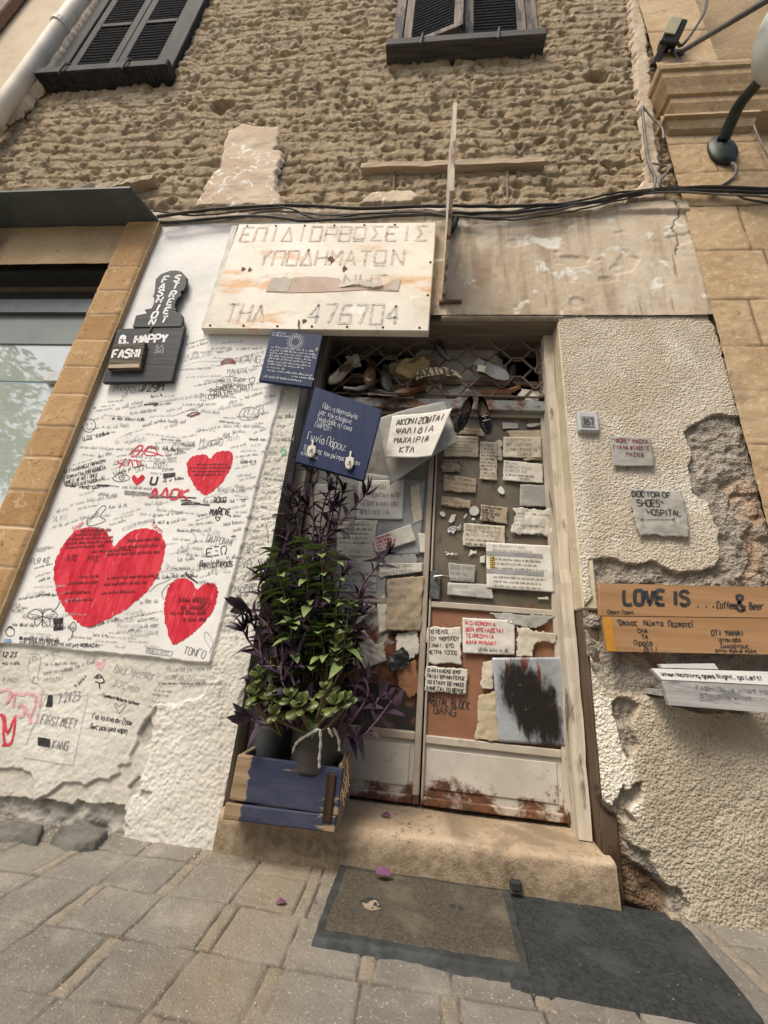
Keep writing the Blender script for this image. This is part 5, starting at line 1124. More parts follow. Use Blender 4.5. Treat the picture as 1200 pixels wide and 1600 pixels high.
# --- lines of small illegible handwriting all over
random.seed(23)
occ = []
HEARTB = [(255, 515, 780, 995), (870, 160, 1100, 375), (768, 755, 1025, 1075), (610, 270, 690, 330)]
def inheart(x, y):
    return any(a - 6 < x < c + 6 and b < y < d for a, b, c, d in HEARTB[1:]) or (HEARTB[0][0] < x < 780 and 520 < y < 985 and abs(x - 515) < 265 - max(0, (y - 700)) * .72)
def region(n, fx, fy, hh=(10, 20), ww=(50, 150), inks=(INK, INKF, INKF, INKG, INKG, INKG), rr=(-2, 16)):
    for _ in range(n):
        for tr in range(12):
            y = random.uniform(*fy); l, r = fx(y); x = random.uniform(l, r); h = random.uniform(*hh); wv = random.uniform(*ww)
            if x + wv > r + 10: wv = r + 10 - x
            if wv < 24 or inheart(x + wv * .25, y - h / 2) or inheart(x + wv * .6, y - h / 2) or inheart(x + wv, y - h / 2): continue
            if any(abs(y - b) < (h + q) * .62 and x < a + p and a < x + wv for a, b, p, q in occ): continue
            occ.append((x, y, wv, h)); wt('~', x, y, wv, h, ink=random.choice(inks), rot=random.uniform(*rr)); break
left = lambda y: 30 + (990 - y) * .385 + (20 if y < 400 else 10)
right = lambda y: 1000 + (1000 - y) * .238
region(250, lambda y: (left(y), right(y)), (-100, 1000), rr=(-8, 20), hh=(8, 24))
region(60, lambda y: (left(y), right(y)), (-330, -180), hh=(12, 18), inks=(INKF, INKG)) if False else None
region(34, lambda y: (820 + (-y) * .1, right(y)), (-345, -80), hh=(10, 17))
region(40, lambda y: (480, 800), (-90, 0), hh=(9, 14), inks=(INK, INKF))
region(30, lambda y: (100, 760), (1000, 1085), hh=(10, 17), rr=(-7, 0))
region(40, lambda y: (1020 + (1000 - y) * .245, 1110 + (1000 - y) * .245), (0, 1050), hh=(14, 24), ww=(40, 90), inks=(INKF, INKF, INKG), rr=(-10, 12))
# text over the hearts
for y, a, b in ((545, 380, 510), (562, 350, 500), (582, 320, 515), (602, 310, 500), (622, 310, 500), (640, 430, 620), (655, 500, 760), (620, 560, 740), (590, 600, 720), (760, 375, 460), (765, 505, 700), (790, 320, 430), (795, 490, 690), (835, 310, 400), (835, 480, 640), (870, 320, 420)):
    wt('~', a, y, b - a, 16, ink=DRED, S=SURF2, rot=3, wd=.0026)
wt('ΑΪΚ', 315, 680, 50, 32, ink=DRED, S=SURF2, wd=.004); wt('ΜΙΚ', 410, 685, 60, 32, ink=DRED, S=SURF2, wd=.004)
for y, a, b in ((230, 920, 1060), (245, 890, 1070), (262, 900, 1060), (278, 905, 1040)): wt('~', a, y, b - a, 9, ink=DRED, S=SURF2, wd=.0018)
for y, a, b in ((870, 840, 950), (905, 850, 960), (930, 800, 930), (960, 860, 960)): wt('~', a, y, b - a, 24, ink=DRED, S=SURF2, wd=.003)
# --- the lower wall
O = 950
for t, x, y, wd_, h, ink, rot, th in [
    ('12 23', 0, 230, 80, 24, INK, 0, .0035), ('8/2022', 0, 342, 70, 18, INK, -5, None), ('Dick Nicembr?', 525, 305, 230, 40, INKG, -10, .003), ('ΤΑΝΙ', 345, 380, 85, 18, INK, 48, .0028), ('JJCma', 515, 365, 125, 30, INKG, -13, .003), ('7 2023', 255, 450, 120, 46, INKF, 10, .0032), ('FIRST MEET', 175, 545, 180, 42, INKF, -8, .0032), ('KANG', 230, 660, 75, 40, INKF, -8, .0032),
    ('Πολα θα ρωτησω με', 775, 300, 230, 20, INKF, 3, None), ('νερα να χαθουμε', 765, 330, 210, 20, INKF, -5, None), ('Comment Natalie forever', 470, 415, 190, 14, INK, -14, .0026), ('Για το ενα αν ζησω', 420, 518, 215, 24, INK, -10, .0028), ('δως μου μια χαρη', 410, 565, 195, 24, INK, -8, .0028), ('Masha', 195, 350, 85, 22, INKF, 8, None), ('ΑΝΕΤ', 200, 228, 70, 18, INKF, 8, None)]:
    wt(t, x, y, wd_, h, oy=O, ink=ink, rot=rot, wd=th)
for x, y, wd_, h, ink, rot in [(200, 270, 140, 18, INKF, 3), (190, 310, 100, 18, INKF, 8), (280, 300, 120, 20, INKF, 16), (735, 358, 290, 14, INK, 0), (715, 390, 70, 14, INKF, -5), (710, 410, 60, 12, INKF, -5), (705, 440, 60, 12, INKF, -8), (690, 465, 80, 12, INKF, -10), (850, 370, 210, 16, INKG, 3), (0, 265, 75, 20, INK, 0), (380, 235, 100, 16, INKG, 5), (800, 320, 200, 14, INKG, 0)]:
    wt('~', x, y, wd_, h, oy=O, ink=ink, rot=rot)
wl([(540, 470), (528, 455), (535, 448), (550, 460), (570, 448), (580, 458), (548, 495), (538, 470)], O, INKF, .003)
wl([(185, 405), (402, 412), (330, 745)], O, INKG, .002, 1); wl([(205, 405), (110, 640)], O, INKG, .002, 1); wl([(100, 705), (330, 742)], O, INKG, .0025, 1)
for k in range(6): wl([(205 + k * 5, 465), (215 + k * 3.5, 410)], O, INK, .006, 1)
for k in range(7): wl([(165, 612 + k * 5), (222, 622 + k * 5)], O, INK, .008, 1)
for k in range(2):
    o_ = k * 12
    wl([(430 + o_, 330), (455, 312), (480, 345), (455, 355), (460, 380)], O, INK, .0045); 
wl([(440, 330), (470, 325)], O, INK, .004); wl([(436, 345), (455, 352)], O, INK, .004)
wl([(130, 215), (180, 225), (165, 320), (175, 340)], O, INKG, .003); wl([(130, 230), (118, 300), (140, 350)], O, INKG, .003); wl([(150, 320), (142, 350), (165, 352)], O, INKF, .003)
wl([(145, 225), (160, 230), (155, 245), (142, 240)], O, INKG, .003, closed=True)
# large red tag low on the left
for pts in ([(-40, 470), (-20, 400), (40, 385), (20, 450), (60, 395), (50, 470)], [(60, 395), (95, 410), (120, 400), (155, 420), (150, 470), (125, 520)], [(70, 470), (90, 455), (105, 490), (85, 515), (65, 500)], [(185, 385), (172, 470)], [(165, 500), (160, 540)], [(95, 515), (110, 470), (135, 545)]):
    wl(pts, O, PINKP, .011)
for pts in ([(-60, 560), (0, 500), (10, 630), (40, 640)], [(10, 505), (25, 590), (60, 510), (45, 630), (0, 645)]): wl(pts, O, REDP, .010)
wl([(790, 100), (800, 85), (815, 95)], -300 + 950, GREENP, .001) if False else None
def w8c(cx, cy): return ((360 + cx / 3.75) * 3, (680 + cy / 3.75 - 650) * 3)
wl([w8c(290, 90), w8c(300, 78), w8c(318, 82), w8c(318, 108), w8c(295, 112)], ink=GREENP, wd=.011); wl([w8c(205, 512), w8c(212, 560), w8c(218, 625)], ink=INKF, wd=.004)
for t, a, b, h in (('Melin', 85, 830, 38), ('ΥΠ', 60, 775, 45), ('Μεζα', 20, 920, 40), ('ch', 120, 885, 24), ('Νιτζ', 10, 1030, 40), ('Ζιγε', 150, 1110, 30), ('ΤΡΙ', 85, 675, 24)):
    c = w8c(a, b); wt(t, c[0], c[1], len(t) * h * .55, h * .8, ink=INKF, rot=4, wd=.0032)
for m, (i, mt) in {k: v for k, v in INKS.items()}.items(): i.build('graffiti', mt, WALLW)
# flat writing surface on any upright board: quad of photo points
def board(name, q, y, th, mat, parent=None, bev=.003, tilt=0.0):
    """a flat board with its own thickness over four photo points; returns object and surface (u, v) of its face"""
    c = [P(a, b, y) for a, b in q]
    if tilt:
        for k in (0, 1): c[k] = c[k] + Vector((0, tilt, 0))
    mb = MB(); n = (c[1] - c[0]).cross(c[3] - c[0]).normalized()
    if n.y > 0: n = -n
    ctr = sum(c, Vector()) / 4
    ins = [p + (ctr - p).normalized() * bev for p in c]
    vs = [p + n * 0 for p in ins] + [p - n * bev for p in c] + [p - n * th for p in c]
    fs = [(0, 3, 2, 1), (8, 9, 10, 11)] + [(i, (i + 1) % 4, 4 + (i + 1) % 4, 4 + i) for i in range(4)] + [(4 + i, 4 + (i + 1) % 4, 8 + (i + 1) % 4, 8 + i) for i in range(4)]
    mb.add(vs, fs); o = mb.build(name, mat, parent)
    W = ((c[1] - c[0]).length + (c[2] - c[3]).length) / 2; H = ((c[0] - c[3]).length + (c[1] - c[2]).length) / 2
    def S(u, v, off=.0015): return (c[3] * (1 - u) + c[2] * u) * (1 - v) + (c[0] * (1 - u) + c[1] * u) * v + n * off
    return o, S, W, H
def worn(name, a, base, amt):
    m = Mat(name, .7); m.col(m.mix(m.ramp(m.noise(22, 6, .7), .5 - amt * .2, .62 - amt * .1), a, base)); return m.m
def bt(ikk, S, W, H, t, u, v, w, h, wd=None, jit=.2, ang=False, smooth=3, rot=0, off=.0015, sx=None, slant=0):
    """text from (u, v) [fractions, left foot], w wide and h high as fractions"""
    SS = lambda x, y: S(x / W, y / H, off)
    if t == '~': ikk.scribble(SS, u * W, v * H, w * W, h * H, wd=wd, rot=rot)
    else: ikk.text(t, SS, u * W, v * H, h * H, wd=wd, jit=jit, ang=ang, smooth=smooth, rot=rot, sx=w * W / (sum(3.6 if c in "Iil.,!': " else 5.5 for c in t) * h * H / 6) if w else 1, slant=slant)

# ================================================================ the big repair sign
random.seed(5)
m = Mat('aged_sign_paint', .6, spec=.35)
c = m.mix(m.ramp(m.noise(3, 5), .35, .65), (.7, .655, .57), (.6, .55, .46)); c = m.mix(m.ramp(m.noise(7, 6, dist=.7, seed=1), .58, .7), c, (.74, .71, .64))
st = m.noise(4.2, 6, .65, dist=.3, st=(.45, 1, 1.6), seed=9); c = m.mix(m.ramp(st, .53, .65), c, (.58, .33, .15)); c = m.mix(m.ramp(st, .66, .69), c, (.3, .11, .05)); c = m.mix(m.ramp(m.noise(5, 6, dist=1, seed=12), .54, .7, 0, .6), c, (.45, .36, .25)); c = m.mix(m.ramp(m.noise(60, 3, seed=3), .66, .75), c, (.4, .27, .15))
m.col(c); m.bump(m.noise(9, 4), .003); SIGNP = m.m
SG, S, W, H = board('shoe_repair_sign', [(373, 350), (682, 347), (670, 517), (317, 513)], -.07, .045, SIGNP, bev=.006)
tag(SG, 'large rusty cream metal sign lettered ΕΠΙΔΙΟΡΘΩΣΕΙΣ ΥΠΟΔΗΜΑΤΩΝ above the door', 'sign')
LT1 = worn('faded_mauve_letters', (.38, .25, .235), (.62, .53, .44), .72); LT2 = worn('faded_grey_letters', (.3, .32, .31), (.6, .56, .48), .5)
i1, i2 = Ink(), Ink()
bt(i1, S, W, H, 'ΕΠΙΔΙΟΡΘΩΣΕΙΣ', .035, .815, .93, .145, .014, .12, True, 1); bt(i1, S, W, H, 'ΥΠΟΔΗΜΑΤΩΝ', .165, .575, .70, .145, .015, .12, True, 1); bt(i1, S, W, H, 'ΤΗΛ', .085, .06, .20, .15, .015, .15, True, 1)
bt(i2, S, W, H, 'ΝΗΣ', .60, .365, .215, .12, .014, .12, True, 1); bt(i2, S, W, H, '476704', .47, .055, .415, .16, .016, .12, True, 1)
for u in (.30, .36, .41, .46, .51): i2.stroke([(u * W, .455 * H), ((u + .03) * W, .455 * H)], lambda x, y: S(x / W, y / H), .012, smooth=1)
i1.build('mauve_lettering', LT1, SG); i2.build('grey_lettering', LT2, SG)
mb = MB(); pts = [(.245, .325), (.25, .44), (.275, .455), (.34, .445), (.42, .465), (.50, .46), (.575, .45), (.60, .395), (.66, .375), (.74, .365), (.80, .40), (.84, .445), (.86, .44), (.855, .33), (.7, .345), (.5, .32), (.36, .315)]
mb.add([S(a, b, .0024) for a, b in pts] + [S(a, b, .0) for a, b in pts], [tuple(range(len(pts)))] + [(i, i + len(pts), (i + 1) % len(pts) + len(pts), (i + 1) % len(pts)) for i in range(len(pts))])
mb.build('torn_strip', m_rusty('bare_brown_strip', (.4, .28, .21), (.47, .36, .29), .15, None, (.55, .47, .4)), SG)
for pts in ([(.25, .325), (.255, .44), (.36, .445), (.35, .325)], [(.80, .345), (.835, .44), (.86, .435), (.85, .335)]):
    mb = MB(); mb.add([S(a, b, .0034) for a, b in pts] + [S(a, b, .001) for a, b in pts], [(0, 1, 2, 3), (4, 7, 6, 5), (0, 4, 5, 1), (1, 5, 6, 2), (2, 6, 7, 3), (3, 7, 4, 0)]); mb.build('tape_end', simple('grey_tape', (.42, .39, .33), (.5, .46, .39), 20), SG)
mb = MB()
mb.add([S(u, v + .012 * math.sin(u * 40), .003 + .012 * abs(math.sin((u - .58) * 11))) for u in [.58 + .2 * k / 12 for k in range(13)] for v in (.375, .405)], [(2 * k, 2 * k + 2, 2 * k + 3, 2 * k + 1) for k in range(12)]); mb.build('peeling_curl', simple('peeled_paint', (.62, .57, .48)), SG)
for k in range(15):
    u, v = ((.03 + .155 * (k % 7), .025) if k < 7 else (.05 + .15 * (k - 7), .975) if k < 13 else (.985, .3 + .3 * (k - 13)))
    mb = MB(); mb.lathe([(.008, 0), (.007, .003), (.003, .005)], 8, Matrix.Translation(S(u, v, .0)) @ Matrix.Rotation(math.pi / 2, 4, 'X')); mb.build('nail', simple('rusty_nail', (.12, .06, .035)), SG)
rust = simple('dark_rust_hole', (.17, .055, .03), (.09, .03, .02), 60)
for u, v, r in ((.10, .535, .02), (.135, .53, .018), (.59, .545, .024), (.455, .07, .02), (.40, .72, .012), (.52, .625, .03)):
    mb = MB(); n = 14; mb.add([S(u + r * .7 * (.5 + random.random()) * math.cos(a) * .7, v + r * (.5 + random.random()) * math.sin(a), .0026) for a in [2 * math.pi * k / n for k in range(n)]], [tuple(range(n))]); mb.build('rust_blister', rust, SG)
# slim white channel left of it, on the wall
ch, S_, W_, H_ = board('metal_trim', [(363, 352), (371, 352), (325, 513), (314, 513)], -.045, .03, simple('white_metal_trim', (.66, .64, .58), (.52, .5, .45), 12), None, .002); tag(ch, 'slim white metal trim strip along the left side of the big sign', 'trim strip')
# ---- projecting sign seen edge on
m = m_rusty('peeling_sign_board', (.6, .55, .46), (.48, .42, .34), .8, None, (.2, .1, .07))
mb = MB(); n = 16; vs = []; fs = []; 
prof = [(.0, 2.745), (-.57, 2.735), (-.58, 3.40), (-.30, 3.42), (.0, 3.43)]
def psx(y): return .048 + .01 * math.sin(y * 5)
for s in (0, .012): vs += [(psx(y) + s, y, z) for y, z in prof]
k = len(prof); fs = [tuple(range(k)), tuple(range(2 * k - 1, k - 1, -1))] + [(i, i + k, (i + 1) % k + k, (i + 1) % k) for i in range(k)]
mb.add(vs, fs); PS = mb.build('projecting_sign', m); tag(PS, 'thin peeling sign board sticking out from the wall edge on, right of the big sign', 'sign')
mb = MB(); mb.box((.046, -.575, 2.728), (.064, .0, 2.742)); mb.box((.044, -.59, 2.73), (.064, -.578, 3.41)); mb.build('edge_frame', m_wood('sign_edge_wood', (.42, .35, .28), (.55, .48, .4), 2, (.2, .11, .08), .4), PS)
mb = MB(); mb.box((.03, -.03, 2.70), (.16, .0, 2.715)); mb.build('angle_bracket', simple('rust_bracket', (.15, .09, .06)), PS)
mb = MB(); a = P(700, 350, -.02); mb.tube([a + Vector((.03, 0, .05)), a + Vector((.05, -.03, .0)), a + Vector((.03, -.02, -.08)), a + Vector((.0, 0, -.1))], .018, 8); mb.build('cable_clamp', simple('black_plastic_clamp', (.03, .03, .03)), PS)

# ================================================================ cables along the facade
CAB = simple('black_cable', (.025, .024, .023), (.06, .055, .05), 9, .6); CABG = simple('dusty_cable', (.12, .11, .1), (.2, .18, .16), 9, .7)
runs = [([(246, 338), (330, 328), (450, 321), (560, 325), (690, 322), (820, 322), (930, 316), (1000, 300), (1100, 293), (1230, 296)], .011, CAB, 'thick black cable, top of the bundle strung across the facade'),
        ([(250, 348), (400, 338), (480, 345), (600, 338), (700, 333), (800, 332), (900, 320), (980, 303), (1060, 298), (1230, 303)], .010, CAB, 'black cable dipping above the big sign, second of the bundle'),
        ([(255, 352), (360, 344), (420, 330), (520, 336), (640, 331), (760, 340), (860, 330), (960, 310), (1050, 300), (1230, 310)], .007, CABG, 'dusty grey cable woven through the bundle above the sign'),
        ([(240, 330), (320, 336), (440, 325), (500, 343), (580, 333), (720, 337), (850, 322), (990, 298), (1080, 292)], .006, CAB, 'thin black cable knotted above the middle of the sign'),
        ([(720, 338), (790, 344), (860, 336), (930, 322), (1010, 302)], .005, CAB, 'short thin cable sagging over the stained plaster band'),
        ([(1060, 300), (1120, 294), (1170, 312), (1235, 322)], .006, CAB, 'loose cable drooping over the right stone pier'),
        ([(1003, 165), (1008, 215), (1014, 255), (1024, 280), (1018, 300)], .009, CABG, 'dusty cable climbing beside the pier capital'),
        ([(1004, 166), (1020, 185), (1034, 200), (1037, 218)], .007, CABG, 'short grey cable looping over the capital corner'),
        ([(1020, 255), (1045, 262), (1030, 285), (1040, 298)], .006, CABG, 'tangled grey cable end beside the pier above the bundle'),
        ([(1172, 158), (1176, 190), (1190, 225), (1215, 270)], .006, CABG, 'thin cable running down the stone right of the lamp arm')]
for pts, r, mt, lb in runs:
    mb = MB(); q = [P(a, b, -.05 - .02 * random.random()) for a, b in pts]; q = [Vector(v) for v in cr(q, 6)]
    q = [v + Vector((0, 0, (random.random() - .5) * .012)) for v in q]
    mb.tube(q, r, 6); tag(mb.build('cable', mt, None, True), lb, 'cable', 'cables strung along the facade')
# ================================================================ wall lamp, floodlight and rod at the top right
LAMPM = simple('dark_green_iron', (.028, .036, .034), (.045, .055, .05), 9, .5, .3)
base = P(1128, 236, -.03); LP = empty('wall_lamp', base, 'wall lamp with a pale globe on a dark curved arm, on the right stone pier', 'lamp')
gc = P(1240, 52, -.50)
mb = MB(); pr = [(.0, -.012), (.10, -.012), (.115, 0), (.112, .016), (.06, .024), (.04, .034), (.0, .036)]
mb.lathe([(max(r, .001), z) for r, z in pr], 24, Matrix.Translation(base) @ Matrix.Rotation(math.pi / 2, 4, 'X') @ Matrix.Diagonal((.75, 1.25, 1, 1))); mb.build('base_plate', LAMPM, LP, True)
a0 = base + Vector((.0, -.03, .06)); gb = gc + Vector((-.06, .06, -.15))
mb = MB(); mb.tube([Vector(v) for v in cr([a0, a0 + Vector((.0, -.14, .05)), a0.lerp(gb, .6) + Vector((-.01, -.06, .03)), gb], 6)], [.036 - .0004 * k for k in range(19)], 12); mb.build('arm', LAMPM, LP, True)
mb = MB(); pr = [(.001, -.235), (.05, -.23), (.10, -.205), (.14, -.15), (.162, -.08), (.168, 0), (.158, .09), (.13, .17), (.085, .22), (.001, .235)]
mb.lathe(pr, 28, Matrix.Translation(gc) @ Matrix.Rotation(math.radians(14), 4, 'X') @ Matrix.Rotation(math.radians(10), 4, 'Y')); mb.build('globe', simple('milky_glass', (.55, .58, .53), (.48, .52, .47), 3, .3, spec=.5), LP, True)
mb = MB(); q = [base + Vector((.02, .0, -.12)), base + Vector((.03, -.02, -.2)), base + Vector((0, 0, -.28)), P(1105, 302, -.04)]; mb.tube([Vector(v) for v in cr(q, 5)], .009, 6); mb.build('lead', CABG, LP)
fb = P(1046, 58, -.10); FL = empty('floodlight', fb, 'small floodlight with a pale yellow face, high on the stone pier', 'floodlight')
M4 = Matrix.Translation(fb) @ Matrix.Rotation(math.radians(25), 4, 'Y') @ Matrix.Rotation(math.radians(28), 4, 'X')
mb = MB(); mb.box((-.05, -.03, -.06), (.07, .05, .10), M4, .008); mb.build('housing', simple('black_housing', (.025, .026, .026), None, 9, .5), FL)
mb = MB(); mb.box((-.045, -.04, -.01), (.03, -.031, .09), M4); mb.build('lens', simple('yellowed_lens', (.72, .68, .48)), FL)
mb = MB(); mb.box((-.035, -.02, -.20), (.015, .01, -.06), M4, .006); mb.build('bracket', simple('black_bracket', (.03, .03, .03)), FL)
mb = MB(); mb.tube([Vector(v) for v in cr([fb + Vector((.04, 0, -.05)), fb + Vector((.09, .02, -.07)), P(1090, 38, -.08), P(1102, 14, -.08), P(1107, -20, -.08)], 5)], .010, 6); mb.build('lead', CAB, FL)
mb = MB(); mb.tube([Vector(v) for v in cr([fb + Vector((0, .03, -.12)), P(1046, 78, -.04), P(1057, 88, -.04), P(1061, 100, -.03), P(1066, 118, -.03), P(1072, 125, -.03)], 5)], .008, 6); mb.build('lead', CABG, FL)
a = P(1059, 84, -.03); b = P(1199, 0, -.62); b2 = a + (b - a) * 1.3
mb = MB(); mb.tube([a, b2], .016, 8); RD = mb.build('support_rod', simple('dark_steel_rod', (.06, .062, .062), (.1, .1, .1), 9, .5, .4), None); tag(RD, 'straight dark steel rod reaching out from the stone pier below the floodlight', 'rod')
mb = MB(); mb.tube([a + Vector((0, .03, 0)), a + Vector((0, -.01, 0))], .045, 12); mb.build('wall_flange', LAMPM, RD)

# ================================================================ boards on the left wall
random.seed(9)
def outl(pts): return [(P(a / 3, 300 + b / 3, -.05).x, P(a / 3, 300 + b / 3, -.05).z) for a, b in pts]
out = [(625, 636), (640, 582), (690, 572), (680, 555), (713, 548), (722, 530), (726, 505), (718, 492), (726, 478), (730, 440), (732, 412), (752, 392), (765, 385), (800, 372), (828, 371), (852, 377), (875, 400), (873, 440), (862, 462), (848, 468), (850, 490), (838, 496), (826, 512), (818, 545), (828, 548), (822, 558), (832, 566), (855, 577), (858, 600), (850, 632)]
mb = MB(); mb.prism(outl(out), -.055, -.032); FS = mb.build('bust_sign', BLACKW); tag(FS, 'black bust shaped board lettered FASHION STREET in white on the graffiti wall', 'sign')
i1 = Ink(); 
for wd_, seq in (('FASHION', [(770, 412), (756, 443), (747, 475), (742, 507), (733, 543), (719, 577), (708, 610)]), ('STREET', [(825, 407), (818, 441), (804, 481), (793, 517), (778, 558), (764, 600)])):
    for chh, (a, b) in zip(wd_, seq):
        p = P((a - 11) / 3, 300 + (b + 13) / 3, -.055); q = P((a + 12) / 3, 300 + (b + 11) / 3, -.055); t = P((a - 8) / 3, 300 + (b - 15) / 3, -.055); hh = (t.z - p.z)
        i1.text(chh, Sy(-.0565), p.x + (.012 if chh == 'I' else 0), p.z, hh, wd=.013, jit=.1, sx=(q.x - p.x) / (hh * .68), smooth=2, slant=.12)
i1.build('lettering', WHITEP, FS)
FB, S, W, H = board('square_board', [(550 / 3, 300 + 641 / 3), (866 / 3, 300 + 629 / 3), (805 / 3, 300 + 886 / 3), (480 / 3, 300 + 892 / 3)], -.05, .022, BLACKW, None, .003); tag(FB, 'square black board lettered B. HAPPY in white below the bust shaped board', 'sign')
i1 = Ink(); bt(i1, S, W, H, 'B. HAPPY', .10, .70, .72, .145, .016, .08, smooth=2); i1.build('lettering', WHITEP, FB)
i1 = Ink(); bt(i1, S, W, H, '5/5', .66, .58, .12, .07, .004); bt(i1, S, W, H, '2013', .65, .50, .15, .06, .004); i1.build('date', simple('dull_white', (.45, .45, .44)), FB)
mb = MB(); mb.tube([S(.52, 1.0, .004), S(.51, .9, .006)], .006, 6); mb.build('wire_loop', simple('rust_wire', (.2, .12, .08)), FB)
FP, S, W, H = board('small_plank', [(535 / 3, 300 + 712 / 3), (680 / 3, 300 + 703 / 3), (656 / 3, 300 + 825 / 3), (503 / 3, 300 + 829 / 3)], -.075, .022, m_wood('worn_black_plank', (.03, .03, .03), (.16, .13, .09), 0, gs=50), None, .003); tag(FP, 'small worn plank lettered FASHI nailed on the square black board', 'sign')
i1 = Ink(); bt(i1, S, W, H, 'FASHI', .06, .42, .92, .30, .014, .08, smooth=2); i1.build('lettering', WHITEP, FP)
strip_on(S, .03, .97, .02, .16, .0018, 'bare_edge', m_wood('bare_plank_edge', (.35, .27, .18), (.45, .37, .27), 0), FP)
# ---- two blue boards
NAVY = m_wood('navy_painted_board', (.012, .022, .064), (.019, .032, .086), 2, rough=.65, gs=25)
B1, S, W, H = board('blue_board', [(424, 515), (504, 523), (487, 605), (404, 594)], -.075, .02, NAVY, None, .003); tag(B1, 'navy blue board of fine white writing with a drawn sun, hung under the big sign', 'board')
i1 = Ink(); random.seed(3); SS = lambda x, y: S(x / W, y / H)
for k in range(28):
    a = k / 28 * 2 * math.pi; r0, r1 = .115, .165 + .02 * (k % 2); i1.stroke([((.52 + r0 * math.cos(a)) * W, (.80 + r0 * math.sin(a)) * H), ((.52 + r1 * math.cos(a + .1)) * W, (.80 + r1 * math.sin(a + .1)) * H)], SS, .002, smooth=1)
for r in (.08, .11): i1.stroke([((.52 + r * math.cos(k * .3)) * W, (.80 + r * math.sin(k * .3)) * H) for k in range(22)], SS, .0025, smooth=1)
for v, a, b in ((.93, .05, .3), (.88, .05, .3), (.64, .08, .85), (.585, .08, .9), (.53, .08, .92), (.475, .08, .9), (.42, .1, .88), (.365, .08, .9), (.31, .1, .8), (.25, .1, .45), (.19, .12, .92), (.135, .6, .92), (.07, .08, .75)): bt(i1, S, W, H, '~', a, v, b - a, .045, .0018)
i1.build('white_writing', PALEP, B1)
mb = MB(); n = 9; mb.add([S(.95 + .02 * math.cos(a), .70 + .04 * math.sin(a), .002) for a in [k * .7 for k in range(9)]], [tuple(range(9))]); mb.build('chipped_patch', simple('bare_wood_chip', (.45, .33, .2)), B1)
mb = MB(); mb.tube([P(468, 517, -.08), P(466, 508, -.08), P(467, 500, -.075)], .004, 6); mb.build('wire_hanger', simple('rusty_wire', (.2, .12, .07)), B1)
B2, S, W, H = board('blue_board', [(492, 604), (597, 640), (568, 751), (461, 721)], -.085, .022, NAVY, None, .003); tag(B2, 'tilted navy blue board beginning Πάει η Νοσταλγία in white, with two white hooks', 'board')
i1 = Ink()
for t, u, v, w_, h in (('Πάει η Νοσταλγία', .19, .755, .55, .065), ('μας την κλεψανε', .16, .665, .50, .065), ('Τώρα ήρθε η Γενια', .15, .575, .54, .065), ('ΠΑΡΟΥ!', .15, .485, .25, .07), ('Γωνία Πάρου:', .09, .30, .60, .10), ('Ο κλέφτης τον ρώτησε ως μακι', .08, .17, .84, .06), ('κλείσου.', .06, .10, .28, .055)):
    bt(i1, S, W, H, t, u, v, w_, h, .0031 if h > .08 else .0023, .25)
i1.build('white_writing', simple('chalk_white', (.6, .62, .64), (.5, .52, .55), 40), B2)
for (a, b) in ((488, 700), (547, 718)):
    hk = MB(); p = P(a, b, -.09); hk.prism([(p.x + q * .05, p.z + r * .055) for q, r in ((-.38, .1), (-.42, -.5), (-.25, -.9), (0, -1.0), (.25, -.9), (.42, -.5), (.38, .1), (.08, .2), (.08, .75), (-.08, .75), (-.08, .2))], -.100, -.088)
    hk.tube([(p.x, -.10, p.z - .01), (p.x, -.125, p.z - .03), (p.x, -.125, p.z - .045)], .005, 6); hk.build('white_hook', simple('ivory_hook', (.62, .59, .52), None, 9, .5), B2)
# ---- hanging papers under the transom
paper('hanging_paper', 'large blank pale sheet hanging behind the ΑΚΟΝΙΖΟΝΤΑΙ paper, one corner pointing down', 'paper', [(590, 655), (695, 628), (716, 690), (610, 758)], .10, PAPERS[3], (), wv=.006, curl=lambda u, v: .02 * math.sin(u * 3))
HP = paper('hanging_paper', 'curled white paper lettered ΑΚΟΝΙΖΟΝΤΑΙ ΨΑΛΙΔΙΑ hanging from the transom bar', 'paper', [(613, 650), (706, 642), (674, 720), (602, 719)], .06, PAPERS[4], [dict(t='ΑΚΟΝΙΖΟΝΤΑΙ', size=.6, x=.1), dict(t='ΨΑΛΙΔΙΑ', size=.6, x=.13, w=.7), dict(t='ΜΑΧΑΙΡΙΑ', size=.55, x=.13, w=.68), dict(t='ΚΤΛ', size=.55, x=.28, w=.4)], wv=.004, curl=lambda u, v: .03 * (1 - v) + .05 * max(0, u - .6) ** 1.5 * 2, margin=.06, wd=.0055, ink=simple('pencil_black', (.05, .045, .045), (.12, .11, .1), 30))
mb = MB(); mb.tube([P(667, 640, .12), P(667, 652, .05), P(668, 660, .045)], .004, 6); mb.build('hanging_hook', simple('dark_hook', (.08, .05, .04)), HP)
# ---- right wall: plate, two papers, orange sign, white shelf
def sq(*p): return [(860 + a / 3.53, 600 + b / 3.53) for a, b in p]
DB = MB(); c0, c1 = P(*sq((140, 158))[0], -.01), P(*sq((268, 272))[0], -.01); DB.box((c0.x, -.028, c1.z), (c1.x, .02, c0.z), None, .008); DB = DB.build('number_plate', simple('grey_plastic', (.42, .43, .43), (.5, .5, .5), 20, .5)); tag(DB, 'small grey house number plate numbered 167 on the stucco right of the door', 'house number')
a, b = P(*sq((168, 178))[0], -.03), P(*sq((247, 238))[0], -.03); mb = MB(); mb.box((a.x, -.031, b.z), (b.x, -.0285, a.z)); mb.build('dark_window', simple('grey_window', (.17, .18, .18), (.24, .25, .25), 20, .4), DB)
i1 = Ink(); i1.text('167', Sy(-.0322), a.x + .012, b.z + .012, (a.z - b.z) * .6, wd=.005, sx=.55); i1.build('number', INK, DB)
